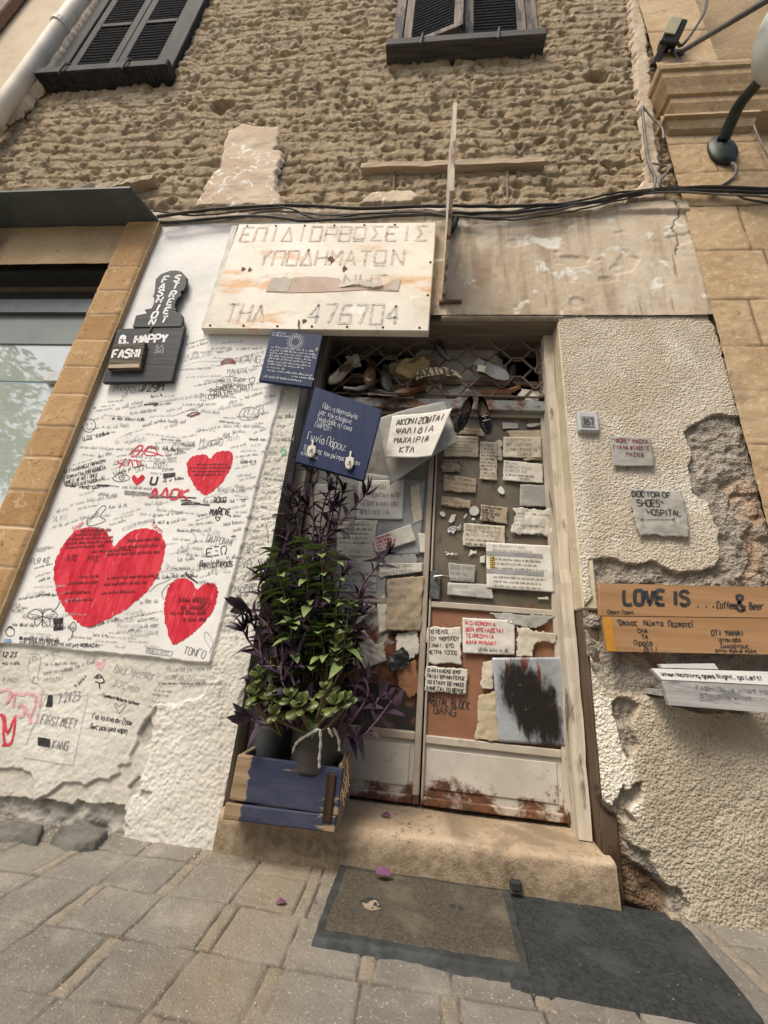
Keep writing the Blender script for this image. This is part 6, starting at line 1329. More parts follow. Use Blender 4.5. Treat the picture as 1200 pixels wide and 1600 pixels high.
paper('wall_paper_note', 'pale paper lettered in dark red, ΦΟΡΕ ΜΑΣΚΑ, pinned on the stucco', 'note', sq((322, 284), (550, 292), (580, 458), (342, 456)), -.014, PAPERS[3], [dict(t='"ΦΟΡΕ" ΜΑΣΚΑ', size=.6), dict(t='ΓΙΑ ΝΑ ΦΤΑΣΕΙΣ', size=.5), dict(t='ΜΑΣΚΑ', x=.35, w=.5, size=.55), ''], ink=simple('maroon_ink', (.22, .05, .07), None, 20), wv=.005, wd=.0034, torn=.003)
DN = paper('wall_paper_note', 'torn grey paper lettered DOCTOR OF SHOES HOSPITAL with an arrow on the stucco', 'note', sq((420, 572), (735, 582), (776, 855), (480, 840)), -.014, m_paper('weathered_paper', (.4, .39, .36), (.33, .32, .29), (.24, .22, .19), .3), [dict(t='DOCTOR OF', size=.55, w=.7), dict(t='SHOES"', x=.13, w=.5, size=.7), dict(t='HOSPITAL', x=.28, w=.62, size=.6), dict(t='', size=.4), ''], wv=.008, torn=.012, wd=.0042, top=.04)
i1 = Ink(); 
def pw(a, b): p = P(*sq((a, b))[0], -.032); return (p.x, p.z)
i1.stroke([pw(495, 750), pw(690, 750)], Sy(-.0325), .0035, smooth=1)
for q in ([(515, 738), (495, 750), (518, 762)], [(690, 738), (668, 750), (692, 765)]): i1.stroke([pw(*z_) for z_ in q], Sy(-.0325), .0035, smooth=1)
i1.build('arrow', INK, DN)
ORW = m_wood('orange_varnished_plank', (.30, .17, .08), (.37, .22, .115), 0, rough=.5, gs=22)
OS = None
OU, S, W, H = board('orange_sign', [(936, 911), (1262, 919), (1262, 966), (937, 962)], -.045, .02, ORW, None, .003); tag(OU, 'orange varnished plank sign lettered LOVE IS... Coffee & Beer on the right wall', 'sign'); OS = OU
i1 = Ink(); bt(i1, S, W, H, 'LOVE IS', .123, .36, .335, .43, .0145, .05, smooth=2); 
for u in (.478, .518, .552): i1.stroke([(u * W, .32 * H), (u * W + .006, .32 * H)], lambda x, y: S(x / W, y / H), .006, smooth=1)
bt(i1, S, W, H, 'Coffee', .574, .28, .09, .21, .0046, .12); bt(i1, S, W, H, '&', .668, .22, .05, .48, .011, .1); bt(i1, S, W, H, 'Beer', .728, .27, .07, .21, .0046, .15); bt(i1, S, W, H, 'Down Town', .04, .06, .125, .12, .0032, .2)
i1.build('lettering', INK, OS)
OL, S, W, H = board('lower_plank', [(941, 963), (1262, 967), (1262, 1024), (949, 1018)], -.045, .02, ORW, OS, .003)
i1 = Ink()
for t, u, v, w_, h in (("'Οποιος", .07, .72, .11, .15), ('Νύχτα', .205, .72, .10, .15), ('Περπατεί', .327, .70, .13, .15), ('ΟΛΑ', .168, .51, .053, .11), ('ΤΑ', .185, .34, .035, .11), ('Ωραία', .143, .16, .10, .13), ('ΖΕΙ !', .187, .0, .075, .12), ("ΟΤΙ 'ΝΑΝΑΙ", .535, .47, .163, .14), ('στην οδό', .573, .30, .107, .10), ('Σωκράτους', .576, .13, .138, .11), ('στην παλιά πόλη', .55, .01, .21, .085)):
    bt(i1, S, W, H, t, u, v + .035, w_, h, .0042 if h > .12 else .0034, .15)
i1.build('lettering', INK, OL)
ye = simple('yellow_paint', (.5, .24, .025), (.42, .19, .03), 12, .5); strip_on(S, .0, .045, .01, .985, .0018, 'yellow_stripe', ye, OL, 3, 6)
WHB = m_wood('whitewashed_board', (.6, .6, .57), (.52, .52, .5), 0, gs=30); GRB = m_wood('grey_lower_board', (.3, .3, .295), (.4, .4, .39), 0, (.22, .22, .22), .3)
def s5(*p): return [(880 + a / 3.75, 880 + b / 3.75) for a, b in p]
BX, S, W, H = board('slogan_board', s5((525, 616), (1420, 642), (1420, 725), (580, 682)), -.12, .018, WHB, None, .003, tilt=.012); tag(BX, 'white and grey boards of a wall shelf lettered When Nothing goes Right, go Left!', 'shelf')
i1 = Ink(); bt(i1, S, W, H, 'When Nothing goes Right, go Left!', .03, .34, .70, .30, .003, .2); i1.build('lettering', INK, BX)
LB, S, W, H = board('lower_board', s5((580, 684), (1420, 727), (1420, 895), (622, 832)), -.118, .018, GRB, BX, .003, tilt=-.0)
i1 = Ink(); bt(i1, S, W, H, 'FASHION is What You B', .23, .70, .60, .14, .003, .25); bt(i1, S, W, H, 'STYLE is What . . .', .25, .42, .50, .13, .003, .25); i1.build('lettering', INKF, LB)
TB_, S, W, H = board('top_board', s5((562, 592), (890, 588), (915, 622), (575, 612)), -.085, .018, WHB, BX, .004)
mb = MB(); a, b = P(*s5((570, 660))[0], -.10), P(*s5((560, 660))[0], -.10); mb.box((a.x, -.085, a.z - .07), (a.x + .35, .02, a.z - .05)); mb.build('shelf_bottom', GRB, BX)
# ================================================================ shoes and cut-outs behind and on the transom lattice
random.seed(17)
def frame(o, toe, up):
    """matrix with local +y along the toe and +z along up"""
    t = Vector(toe).normalized(); u = Vector(up); u = (u - t * u.dot(t)).normalized(); r = t.cross(u)
    return Matrix(((r.x, t.x, u.x, o[0]), (r.y, t.y, u.y, o[1]), (r.z, t.z, u.z, o[2]), (0, 0, 0, 1)))
def shoe(name, label, o, toe, up, L, mat, sole, heel=.03, open_=.55, hgt=.06, inner=None, laces=False):
    """low shoe of length L: upper with its opening, sole and heel; origin under the middle"""
    M4 = frame(o, toe, up); n = 28; k = L / .25
    def outline(a):
        y = math.sin(a); x = math.cos(a); w = (.040 + .007 * y) * (1 - .28 * max(0, -abs(y + .15) + .35)); yy = y * .125
        if y > .55: x *= 1 - .22 * (y - .55) / .45
        return x * w * k, yy * k
    lift = lambda y: heel * max(0, min(1, (.02 * k - y) / (.09 * k))) ** 1.2
    rows = []
    for r, (sc, hz) in enumerate(((.94, 0), (1.0, .006), (1.04, .018), (1.0, .036), (.92, .05))):
        row = []
        for i in range(n):
            a = 2 * math.pi * i / n; x, y = outline(a); tt = (y / k + .125) / .25
            top = hgt * k * (.95 if tt < .25 else .62) if tt < open_ else hgt * k * (.75 - .35 * (tt - open_) / (1 - open_))
            z = lift(y) + top * (hz / .05); s2 = sc
            if tt > open_ and r >= 3: s2 = sc * (.62 if r == 3 else .12)
            yy = y * (1 if r < 3 else .96); 
            if tt > open_ and r == 4: yy = y * .3 + (open_ * .25 - .125) * k * .7
            row.append(Vector((x * s2, yy, z)))
        rows.append(row)
    mb = MB(); mb.add([M4 @ v for row in rows for v in row], [(r * n + i, r * n + (i + 1) % n, (r + 1) * n + (i + 1) % n, (r + 1) * n + i) for r in range(4) for i in range(n)])
    S = mb.build(name, mat, None, True); tag(S, label, 'shoe', 'old shoes hung over the door')
    mb = MB(); bot = [M4 @ Vector((outline(2 * math.pi * i / n)[0] * 1.03, outline(2 * math.pi * i / n)[1] * 1.02, lift(outline(2 * math.pi * i / n)[1]) - .0)) for i in range(n)]
    bo2 = [M4 @ Vector((outline(2 * math.pi * i / n)[0] * 1.02, outline(2 * math.pi * i / n)[1] * 1.02, lift(outline(2 * math.pi * i / n)[1]) - .006)) for i in range(n)]
    mb.add(bot + bo2, [tuple(range(n)), tuple(range(2 * n - 1, n - 1, -1))] + [(i, i + n, (i + 1) % n + n, (i + 1) % n) for i in range(n)]); mb.build('sole', sole, S)
    if heel > .01:
        mb = MB(); mb.box((-.028 * k, -.122 * k, -.004), (.028 * k, -.06 * k, heel * .95), M4, .004); mb.build('heel', sole, S)
    mb = MB(); mb.add([M4 @ Vector((outline(2 * math.pi * i / n)[0] * .86, outline(2 * math.pi * i / n)[1] * .9, lift(outline(2 * math.pi * i / n)[1]) + .006)) for i in range(n)], [tuple(range(n))]); mb.build('insole', inner or simple('worn_insole', (.2, .15, .1)), S)
    if laces:
        mb = MB()
        for q in range(2):
            yq = (.02 + .035 * q) * k; mb.tube([M4 @ Vector(v) for v in ((-.036 * k, yq, .028 * k), (-.02 * k, yq, .05 * k), (.02 * k, yq, .05 * k), (.036 * k, yq, .028 * k))], .004, 6)
        mb.build('strap', mat, S)
    return S
PAT = Mat('black_patent', .12, spec=.6).col((.012, .012, .013)).m; LEA = simple('brown_leather', (.14, .065, .03), (.09, .04, .02), 20, .5); GLE = simple('grey_leather', (.1, .095, .09), (.06, .055, .05), 20, .6)
CRM = simple('cream_leather', (.45, .41, .35), (.36, .31, .25), 20, .5); RUB = simple('dark_rubber', (.04, .036, .032), None, 20, .7); TANS = simple('tan_sole', (.3, .2, .11), (.2, .13, .07), 20)
def T(a, b, y): return P(a, b, y)
shoe('shoe', 'left one of the pair of shiny black buckled shoes hung over the transom bar', T(722, 652, .10), (-.28, -.1, -1), (.25, -1, 0), .21, PAT, RUB, .025, .5, .055, laces=True)
shoe('shoe', 'right one of the pair of shiny black buckled shoes hung over the transom bar', T(757, 654, .10), (.22, -.1, -1), (-.12, -1, 0), .21, PAT, RUB, .025, .5, .055, laces=True)
shoe('shoe', 'cream and brown heeled shoe hanging at the left end of the lattice', T(530, 588, .13), (-.45, -.35, -.8), (.5, -.7, .25), .2, CRM, LEA, .04, .5, .06)
shoe('shoe', 'crumpled brown sandal dangling from a wire, second from the left', T(578, 588, .12), (.1, -.5, -.9), (.2, -.9, .3), .21, LEA, TANS, .02, .6, .05, laces=True)
shoe('shoe', 'dull grey slipper beside the crumpled brown sandal', T(603, 596, .14), (.25, -.2, -.9), (.3, -1, .1), .2, GLE, RUB, .01, .5, .055)
shoe('shoe', 'dark flat shoe lying on its side above the blue board corner', T(598, 617, .13), (.85, -.3, -.2), (.1, -.6, .8), .19, RUB, simple('pale_sole', (.4, .37, .3)), .012, .5, .05)
so = shoe('shoe', 'grey soled shoe turned sole outward with a small white square on it', T(768, 578, .13), (.75, -.1, -.6), (.1, 1, .15), .24, GLE, simple('grey_sole', (.2, .2, .2), (.26, .26, .25), 12), .018, .5, .05)
c = T(752, 576, .10); mb = MB(); mb.box((-.022, -.003, -.022), (.022, 0, .022), Matrix.Translation(c) @ Matrix.Rotation(math.radians(12), 4, 'Y')); mb.build('price_square', simple('pale_label', (.55, .5, .4)), so)
shoe('shoe', 'tan brown loafer lying behind the lattice right of the black pair', T(785, 618, .20), (.9, -.25, .35), (-.3, -.5, .8), .22, simple('tan_leather', (.26, .12, .055), (.2, .085, .04), 20, .5), TANS, .02, .55, .06)
bt_ = shoe('shoe', 'olive brown laced shoe standing at the right end of the lattice', T(856, 632, .215), (-.6, -.7, -.05), (-.1, -.15, 1), .2, simple('olive_leather', (.13, .105, .065), (.09, .07, .045), 20, .6), RUB, .02, .5, .10, laces=True)
shoe('shoe', 'small dark boot hanging behind the tan brown loafer', T(797, 592, .22), (.15, -.3, .9), (.6, -.8, 0), .18, RUB, RUB, .02, .55, .07)
CARD = m_paper('dim_card', (.48, .46, .41), (.4, .375, .33), (.25, .19, .13), .35)
torn_poly([(640, 634), (648, 550), (673, 533), (715, 514), (754, 522), (803, 590), (808, 607), (792, 634)], .235, 'big pale square of card standing behind the middle of the lattice', CARD, 'card_sheet', .006, .004, 'card')
torn_poly([(606, 632), (607, 570), (625, 562), (684, 565), (690, 600), (690, 632)], .215, 'stained cream cardboard behind the lattice above the left door leaf', m_paper('stained_card', (.44, .37, .27), (.36, .3, .22), (.22, .14, .08), .5), 'card_sheet', .01, .004, 'card')
torn_poly([(800, 632), (815, 610), (838, 615), (858, 607), (868, 614), (846, 630)], .19, 'curled white paper scrap lying at the foot of the lattice, beside the loafer', PAPERS[4], 'torn_paper', .015, .0015, 'scrap')
paper('paper_strip', 'curled yellowed strip lettered ΑΧΙΟΝΕ behind the lattice', 'paper strip', [(648, 580), (716, 579), (724, 590), (650, 592)], .15, m_paper('strip_paper', (.6, .52, .37), (.48, .39, .25), amt=.2), ['ΑΧΙΟΝΕ'], wv=.012, size=.9, top=.0, curl=lambda u, v: -.05 * (u - .5) ** 2 * 4 + .03, wd=.008)
mb = MB(); mb.tube([Vector(v) for v in cr([T(838, 545, .15), T(839, 570, .15), T(836, 580, .14), T(842, 583, .14), T(848, 575, .15), T(846, 560, .15)], 4)], .0025, 5); tag(mb.build('wire_hook', simple('thin_wire', (.25, .21, .17))), 'thin bent wire hanging at the right end of the lattice', 'wire')
mb = MB(); mb.tube([Vector(v) for v in cr([T(528, 560, .15), T(534, 575, .12), T(550, 578, .12), T(566, 560, .14), T(575, 548, .15), T(577, 570, .12)], 4)], .0022, 5); tag(mb.build('wire_hook', bpy.data.materials['thin_wire']), 'rusty wire looped between the hanging shoes on the left', 'wire')

shoe('shoe', 'small worn black shoe hanging above the paper strip, near the top of the lattice', T(690, 553, .15), (.5, -.3, -.8), (.4, -.8, .3), .19, GLE, RUB, .015, .5, .055)
shoe('shoe', 'dark brown shoe caught behind the lattice just above the hanging ΑΚΟΝΙΖΟΝΤΑΙ paper', T(640, 614, .14), (-.8, -.3, -.3), (.2, -.9, .4), .2, LEA, RUB, .02, .5, .06)
shoe('shoe', 'pale grey pump lying at the left foot of the lattice behind the blue board', T(560, 612, .16), (-.7, -.5, -.2), (.1, -.5, .8), .2, simple('pale_grey_leather', (.36, .35, .33), (.28, .27, .25), 20, .5), RUB, .03, .5, .05)
torn_poly([(622, 572), (650, 560), (672, 570), (668, 590), (640, 596), (618, 588)], .19, 'crumpled ochre paper behind the lattice, left of the lettered strip', m_paper('ochre_paper', (.45, .34, .18), (.35, .25, .13), amt=.4), 'torn_paper', .03, .0015, 'scrap')
torn_poly([(700, 612), (728, 600), (742, 616), (736, 634), (704, 634)], .2, 'dull grey card tag standing behind the pair of black shoes', GP, 'card_sheet', .008, .003, 'card')
torn_poly([(540, 560), (560, 556), (566, 574), (548, 580)], .17, 'small pale scrap caught high in the lattice at the left', WP, 'torn_paper', .02, .0015, 'scrap')
# ---- more layers of paper on the left door leaf
YL = YD - .001
for pts, lb, mt in (([(475, 758), (552, 752), (560, 800), (548, 842), (478, 846)], 'large dull grey torn sheet behind the purple stems under the blue board', GP), ([(540, 838), (584, 832), (590, 872), (560, 880), (538, 870)], 'pale torn sheet edge above the faded grey note', WP),
                    ([(590, 935), (603, 928), (606, 985), (592, 990)], 'narrow white torn strip left of the tall cardboard note', WP), ([(620, 990), (652, 985), (655, 1020), (640, 1032), (618, 1016)], 'curled white torn piece under the tall cardboard note', WP),
                    ([(556, 1010), (600, 1004), (604, 1032), (570, 1046)], 'small cream torn piece below the folded loose sheet', YP), ([(618, 1048), (650, 1030), (656, 1082), (640, 1090), (622, 1070)], 'reddish brown flap of peeled paint beside the black plastic scrap', m_paper('peeled_flap', (.36, .19, .11), (.27, .13, .07), amt=.3)),
                    ([(640, 760), (656, 756), (660, 812), (646, 820)], 'thin rust stained strip beside the ΟΙ ΦΙΛΟΙ note', YP), ([(600, 870), (650, 866), (654, 892), (604, 896)], 'pale backing sheet behind the torn two line strip', GP)):
    torn_poly(pts, YL, lb, mt, 'torn_paper', .006, .0015, 'scrap')
# ================================================================ the blue planter crate, pots and plants
BLUEC = m_wood('worn_blue_crate', (.33, .225, .13), (.43, .31, .19), 0, (.035, .05, .12), 1.12, gs=30)
_m = BLUEC.node_tree
def m_crate():
    m = Mat('worn_blue_board', .75, spec=.2); g = m.noise(34, 6, .65, dist=.3, st=(.08, 1, 1)); c = m.mix(m.ramp(g, .35, .65), (.2, .135, .08), (.32, .235, .15))
    x = m.sep()[0]; f = m.math('ADD', m.noise(8, 6, .7, st=(.35, 1, 1.5), seed=3), m.ramp(x, -.18, -.125, -.3, .17)); f = m.math('ADD', f, m.ramp(x, .13, .2, 0, -.1)); f = m.math('ADD', f, m.math('MULTIPLY', m.math('ADD', m.noise(30, 6, .7, st=(.12, 1, 1), seed=9), -.5), .55))
    c = m.mix(m.ramp(f, .47, .53), c, m.mix(m.ramp(m.noise(12, 5, st=(.3, 1, 1), seed=4), .35, .7), (.03, .036, .066), (.06, .067, .1))); m.col(c); m.bump(g, .003); return m.m
CRB = m_crate(); RAW = m_wood('raw_crate_wood', (.2, .15, .1), (.3, .235, .165), 1)
f0 = [P(a, b, -.10) for a, b in q1((92, 838), (688, 862), (665, 1142), (60, 1106))]
CRT = empty('planter_crate', (sum((p.x for p in f0)) / 4, .03, .142), 'worn blue painted wooden crate standing on the left end of the doorstep', 'crate')
xl, xr = P(*q1((62, 1000))[0], -.10).x, P(*q1((672, 1000))[0], -.10).x; zt, zb = .345, .148
def wob_board(name, a, b, mat, seed, rz=0.0):
    mb = MB(); c0 = Vector(((a[0] + b[0]) / 2, (a[1] + b[1]) / 2, (a[2] + b[2]) / 2))
    M4 = Matrix.Translation(c0) @ Matrix.Rotation(rz, 4, 'Y') @ Matrix.Translation(-c0); mb.box(a, b, M4, .004); return mb.build(name, mat, CRT)
wob_board('front_board', (xl, -.112, zb + .052), (xr, -.094, zt), CRB, 1, math.radians(.8)); wob_board('front_slat', (xl - .012, -.114, zb - .002), (xr - .006, -.096, zb + .048), CRB, 2, math.radians(-.6))
wob_board('back_board', (xl, .13, zb), (xr, .146, zt - .01), RAW, 3); wob_board('end_board', (xl + .006, -.094, zb), (xl + .022, .13, zt + .005), RAW, 4); wob_board('end_board', (xr - .02, -.094, zb), (xr - .004, .13, zt + .008), RAW, 5)
wob_board('corner_strip', (xr - .055, -.122, zb + .03), (xr - .022, -.114, zt - .02), m_wood('dark_corner', (.025, .014, .009), (.05, .03, .018), 2), 6)
wob_board('bottom_board', (xl, -.094, zb - .006), (xr, .13, zb + .01), RAW, 7)
def pot(name, label, c, rt, rb, h, tilt, mat, parent=None, yaw=0):
    M4 = Matrix.Translation(c) @ Matrix.Rotation(yaw, 4, 'Z') @ Matrix.Rotation(tilt, 4, 'X')
    mb = MB(); mb.lathe([(rb * .55, -.003), (rb * .6, 0), (rb * .9, .0), (rb, .008), (rb + (rt - rb) * .8, h * .80), (rt * .985, h * .82), (rt, h * .84), (rt, h), (rt * .95, h), (rt * .92, h * .8), (rb * .9, h * .5)], 36, M4); o = mb.build(name, mat, None, True); tag(o, label, 'plant pot')
    mb = MB(); mb.lathe([(.001, h * .86), (rt * .6, h * .87), (rt * .94, h * .84)], 20, M4, False); mb.build('soil', simple('dark_soil', (.04, .03, .022), (.07, .05, .035), 40, bump=.01), o)
    return o, M4
POTM = Mat('grey_black_pot', .5, spec=.4); POTM.col(POTM.mix(POTM.ramp(POTM.noise(6, 5), .4, .65), (.02, .018, .018), (.055, .047, .043))); POTM = POTM.m
pc = P(490, 1218, -.10); PB, PM = pot('plant_pot', 'large black bucket with white drips, tilted forward over the crate edge', P(486, 1214, -.045), .115, .086, .225, math.radians(-18), POTM)
for pts in ([(498, 1139), (485, 1146), (470, 1155), (461, 1165), (458, 1177)], [(500, 1140), (501, 1160), (499, 1185), (499, 1200)], [(513, 1138), (519, 1150)], [(521, 1138), (529, 1155), (530, 1172)]):
    mb = MB(); q = []
    for a, b in pts: q.append(P(a, b, -.176 + (b - 1139) / 62 * .055 + abs(a - 497) ** 2 * .000045))
    mb.tube([Vector(v) for v in cr(q, 4)], [.0035 + .0015 * (k % 3) for k in range(4 * (len(q) - 1) + 1)], 6); mb.build('white_drip', simple('white_drip_paint', (.66, .63, .55)), PB)
pot('plant_pot', 'smaller dark grey pot at the back left of the crate', P(418, 1200, .06), .085, .068, .17, math.radians(-6), simple('slate_pot', (.06, .065, .07), (.09, .095, .1), 9, .5))
# leaves
class Leaves:
    def __init__(s): s.mb = MB()
    def leaf(s, p, d, up, L, W, fold=.25, droop=.25, shape=0, n=6):
        d = Vector(d).normalized(); up = Vector(up); up = up - d * up.dot(d)
        up = up.normalized() if up.length > 1e-4 else d.orthogonal().normalized(); r = d.cross(up); vs = []; fs = []
        for i in range(n + 1):
            t = i / n
            w = {0: math.sin(math.pi * min(1, t * .93 + .07)) ** .8 * (1 - .35 * t), 1: math.sin(math.pi * min(1, t ** .75 * .96 + .04)) ** .75, 2: (math.sin(math.pi * min(.985, t ** 1.5 * .93 + .05))) ** .7}[shape] * W / 2
            c = p + d * (L * t) - Vector((0, 0, 1)) * (droop * L * t * t) * .5 - up * (droop * L * t * t) * .3
            vs += [c - r * w + up * (w * fold * 2), c, c + r * w + up * (w * fold * 2)]
        for i in range(n): fs += [(3 * i, 3 * i + 1, 3 * i + 4, 3 * i + 3), (3 * i + 1, 3 * i + 2, 3 * i + 5, 3 * i + 4)]
        s.mb.add(vs, fs)
def m_leaf(name, a, b, c3, rough=.45, tr=.25):
    m = Mat(name, rough, spec=.4); c = m.mix(m.ramp(m.noise(14, 3), .35, .65), a, b); c = m.mix(m.ramp(m.noise(5, 3, seed=2), .55, .75), c, c3); m.col(c)
    m.b.inputs['Subsurface Weight'].default_value = 0; return m.m
PURP = m_leaf('purple_leaf', (.026, .016, .027), (.045, .025, .045), (.14, .06, .13)); GRN = m_leaf('green_leaf', (.12, .175, .055), (.18, .245, .085), (.27, .3, .12)); JADE = m_leaf('jade_leaf', (.065, .09, .024), (.11, .12, .035), (.19, .11, .035), .35)
PSTEM = simple('purple_stem', (.09, .04, .07), (.12, .07, .09), 20); GSTEM = simple('brown_stem', (.13, .1, .05), (.18, .14, .08), 20)
rv = lambda s=1: Vector((random.uniform(-s, s), random.uniform(-s, s), random.uniform(-s, s)))
def purple(label, stems, seed, L=.085, dens=.034):
    random.seed(seed); ro = empty('purple_trailing_plant', stems[0][0], label, 'plant', 'purple leaved plants in the crate'); lv = Leaves(); sm = MB()
    for pts in stems:
        q = [Vector(v) for v in cr(pts, 8)]; sm.tube(q, [.0042] * len(q), 6); acc = 0; side = 1
        for a, b in zip(q, q[1:]):
            acc += (b - a).length
            if acc > dens:
                acc = 0; side = -side; t = (b - a).normalized(); o = t.cross(Vector((0, 1, 0)) + rv(.5)).normalized() * side
                k = random.uniform(.55, 1.1); lv.leaf(b, t * .75 + o * .9 + rv(.25) + Vector((0, -.25, 0)), t * .8 - o * .3 + Vector((0, -.6, .5)), L * k, L * k * .46, .18, random.uniform(.1, .7))
        t = (q[-1] - q[-3]).normalized()
        for k in range(4): lv.leaf(q[-1], t + rv(.6), t.orthogonal() + Vector((0, -.5, .3)), L * random.uniform(.7, 1.1), L * .44, .22, random.uniform(0, .3))
    lv.mb.build('foliage', PURP, ro, True); sm.build('stems', PSTEM, ro, True); return ro
def st(*pts): return [P(a, b, y) for a, b, y in pts]
purple('tall purple leaved stems climbing up to the tilted blue board', [st((500, 1130, -.06), (520, 1020, -.04), (505, 900, -.03), (515, 800, -.02), (512, 745, -.03)), st((480, 1130, -.05), (470, 980, -.02), (485, 880, 0), (520, 830, -.02), (572, 772, -.05)), st((470, 1130, -.03), (450, 1000, 0), (460, 900, .02), (465, 830, .02), (452, 785, .0)), st((505, 1120, -.05), (540, 1000, -.03), (500, 880, 0), (495, 830, .02), (480, 792, .02)),
        st((505, 1120, -.05), (520, 930, -.02), (512, 850, 0), (528, 810, 0), (535, 770, 0)), st((505, 1120, -.03), (490, 960, .02), (478, 880, .05), (455, 845, .05)), st((505, 1100, -.02), (485, 940, .06), (500, 850, .06), (520, 790, .06)), st((510, 1120, -.05), (545, 1020, -.06), (560, 930, -.07), (585, 890, -.09), (600, 868, -.1))], 31, .10, .024)
purple('dark purple leaves filling the middle behind the green herb', [st((500 + a, 1120, -.03), (490 + a * 1.5, 1000, .0), (b, c, .0), (b + d, c - 60, -.01)) for a, b, c, d in ((-20, 440, 900, 8), (-10, 460, 1000, -10), (0, 480, 930, 10), (10, 520, 960, 15), (20, 545, 1000, 15), (-15, 450, 1030, -15), (5, 500, 1030, 5), (-25, 430, 960, -12), (15, 530, 1050, 10), (0, 470, 850, -5), (10, 500, 830, 12), (-10, 450, 830, 5), (4, 520, 800, 8), (-4, 490, 790, -8))], 33, .105, .022)
purple('purple leaved shoots spreading left over the graffiti wall edge', [st((470, 1140, -.08), (430, 1050, -.12), (395, 1010, -.14), (380, 985, -.15)), st((460, 1140, -.07), (430, 1000, -.10), (405, 930, -.11), (408, 905, -.11)), st((450, 1140, -.05), (420, 1030, -.10), (420, 960, -.1), (430, 930, -.1)), st((470, 1130, -.08), (440, 1060, -.13), (425, 990, -.14), (400, 960, -.15), (385, 950, -.16)), st((450, 1140, -.06), (440, 1040, -.08), (455, 960, -.09), (470, 930, -.1)), st((450, 1130, -.05), (415, 1060, -.13), (405, 1000, -.14), (392, 970, -.14)), st((470, 1130, -.06), (450, 1040, -.12), (470, 980, -.14), (490, 950, -.14)), st((480, 1130, -.06), (500, 1040, -.1), (545, 990, -.1), (560, 960, -.1))], 37, .10, .03)
purple('purple leaved shoots in front, between the bucket and the jade plant', [st((490, 1110, -.10), (465, 1080, -.16), (455, 1050, -.17), (462, 1020, -.17)), st((440, 1135, -.08), (410, 1132, -.12), (392, 1122, -.13)), st((460, 1110, -.11), (448, 1080, -.17), (440, 1060, -.17), (440, 1035, -.17))], 41, .095, .034)
purple('purple leaved shoots arching right across the door leaf', [st((530, 1150, -.06), (565, 1150, -.09), (590, 1125, -.12), (612, 1096, -.14)), st((530, 1150, -.06), (555, 1120, -.08), (575, 1085, -.08), (570, 1060, -.07)), st((525, 1150, -.06), (550, 1090, -.06), (560, 1060, -.05), (555, 1030, -.05)), st((535, 1145, -.05), (570, 1130, -.06), (592, 1090, -.07))], 43, .095, .04)
def green(label, bases, seed):
    random.seed(seed); ro = empty('green_herb', bases[0][0], label, 'plant'); lv = Leaves(); sm = MB()
    for pts in bases:
        q = [Vector(v) for v in cr(pts, 8)]; sm.tube(q, .003, 5); acc = 0; ph = random.random() * 3; z0_ = q[0].z + (q[-1].z - q[0].z) * .52
        for a, b in zip(q, q[1:]):
            acc += (b - a).length
            if acc > .034 and (b.z > z0_ or random.random() < .12):
                acc = 0; t = (b - a).normalized(); ph += 1.57; u = t.orthogonal().normalized(); v = t.cross(u)
                for k in (0, math.pi): lv.leaf(b, (u * math.cos(ph + k) + v * math.sin(ph + k)) + t * .35 + rv(.2), t + rv(.2), random.uniform(.06, .10), random.uniform(.034, .05), .15, random.uniform(.1, .9), 1)
        t = (q[-1] - q[-3]).normalized(); u = t.orthogonal().normalized(); v = t.cross(u)
        for k in range(7):
            a = k * 2.4; lv.leaf(q[-1], (u * math.cos(a) + v * math.sin(a)) * (1 - k * .07) + t * (.25 + .1 * k), t, random.uniform(.05, .085), random.uniform(.03, .042), .15, .5, 1)
    lv.mb.build('foliage', GRN, ro, True); sm.build('stems', GSTEM, ro, True); return ro
gtips = [(475, 848), (425, 862), (455, 870), (500, 862), (520, 870), (440, 895), (470, 885), (495, 900), (415, 885), (430, 930), (460, 920), (500, 930), (515, 945), (535, 940), (545, 955), (450, 960), (500, 965), (520, 985), (485, 980), (440, 985), (530, 1005), (470, 940), (505, 905), (455, 845), (530, 925), (420, 905), (442, 880), (486, 868), (508, 880), (448, 910), (478, 905), (468, 862), (512, 915), (462, 1005), (428, 875), (490, 850), (538, 975), (476, 1000)]
random.seed(3); gtips = [(475, 848), (425, 862), (500, 858), (522, 870), (440, 895), (480, 890), (412, 890), (430, 930), (462, 935), (505, 925), (545, 948), (528, 965), (455, 975), (500, 985)]
green('bushy green herb with small pointed leaves growing above the pots', [st((492 + random.uniform(-14, 14), 1130, -.06), ((492 + a) / 2 + random.uniform(-16, 16), (1130 + b) / 2, -.11), (a, b, random.uniform(-.18, -.08))) for a, b in gtips], 51)
def jade(label, ros, seed):
    random.seed(seed); ro = empty('jade_plant', ros[0][0], label, 'plant', 'jade plants in the crate'); lv = Leaves(); sm = MB()
    for b0, c, sz in ros:
        q = [Vector(v) for v in cr([b0, b0.lerp(c, .5) + rv(.015), c], 6)]; sm.tube(q, .0055, 6); c = c + Vector((0, 0, .018)); ax = (Vector((0, -.75, .65)) + rv(.35)).normalized(); u = ax.orthogonal().normalized(); v = ax.cross(u)
        for k in range(8):
            a = k * 2.4 + rv(.2).x; el = .0 + k * .12; lv.leaf(c + ax * (.005 * k - .02), (u * math.cos(a) + v * math.sin(a)) * (1.1 - el * .6) + ax * el, ax, sz * 1.2 * (1.12 - k * .07), sz * .72 * (1.1 - k * .06), .10, -.12, 2, 7)
    o = lv.mb.build('foliage', JADE, ro, True); so_ = o.modifiers.new('thick', 'SOLIDIFY'); so_.thickness = .003; sm.build('stems', GSTEM, ro, True); return ro
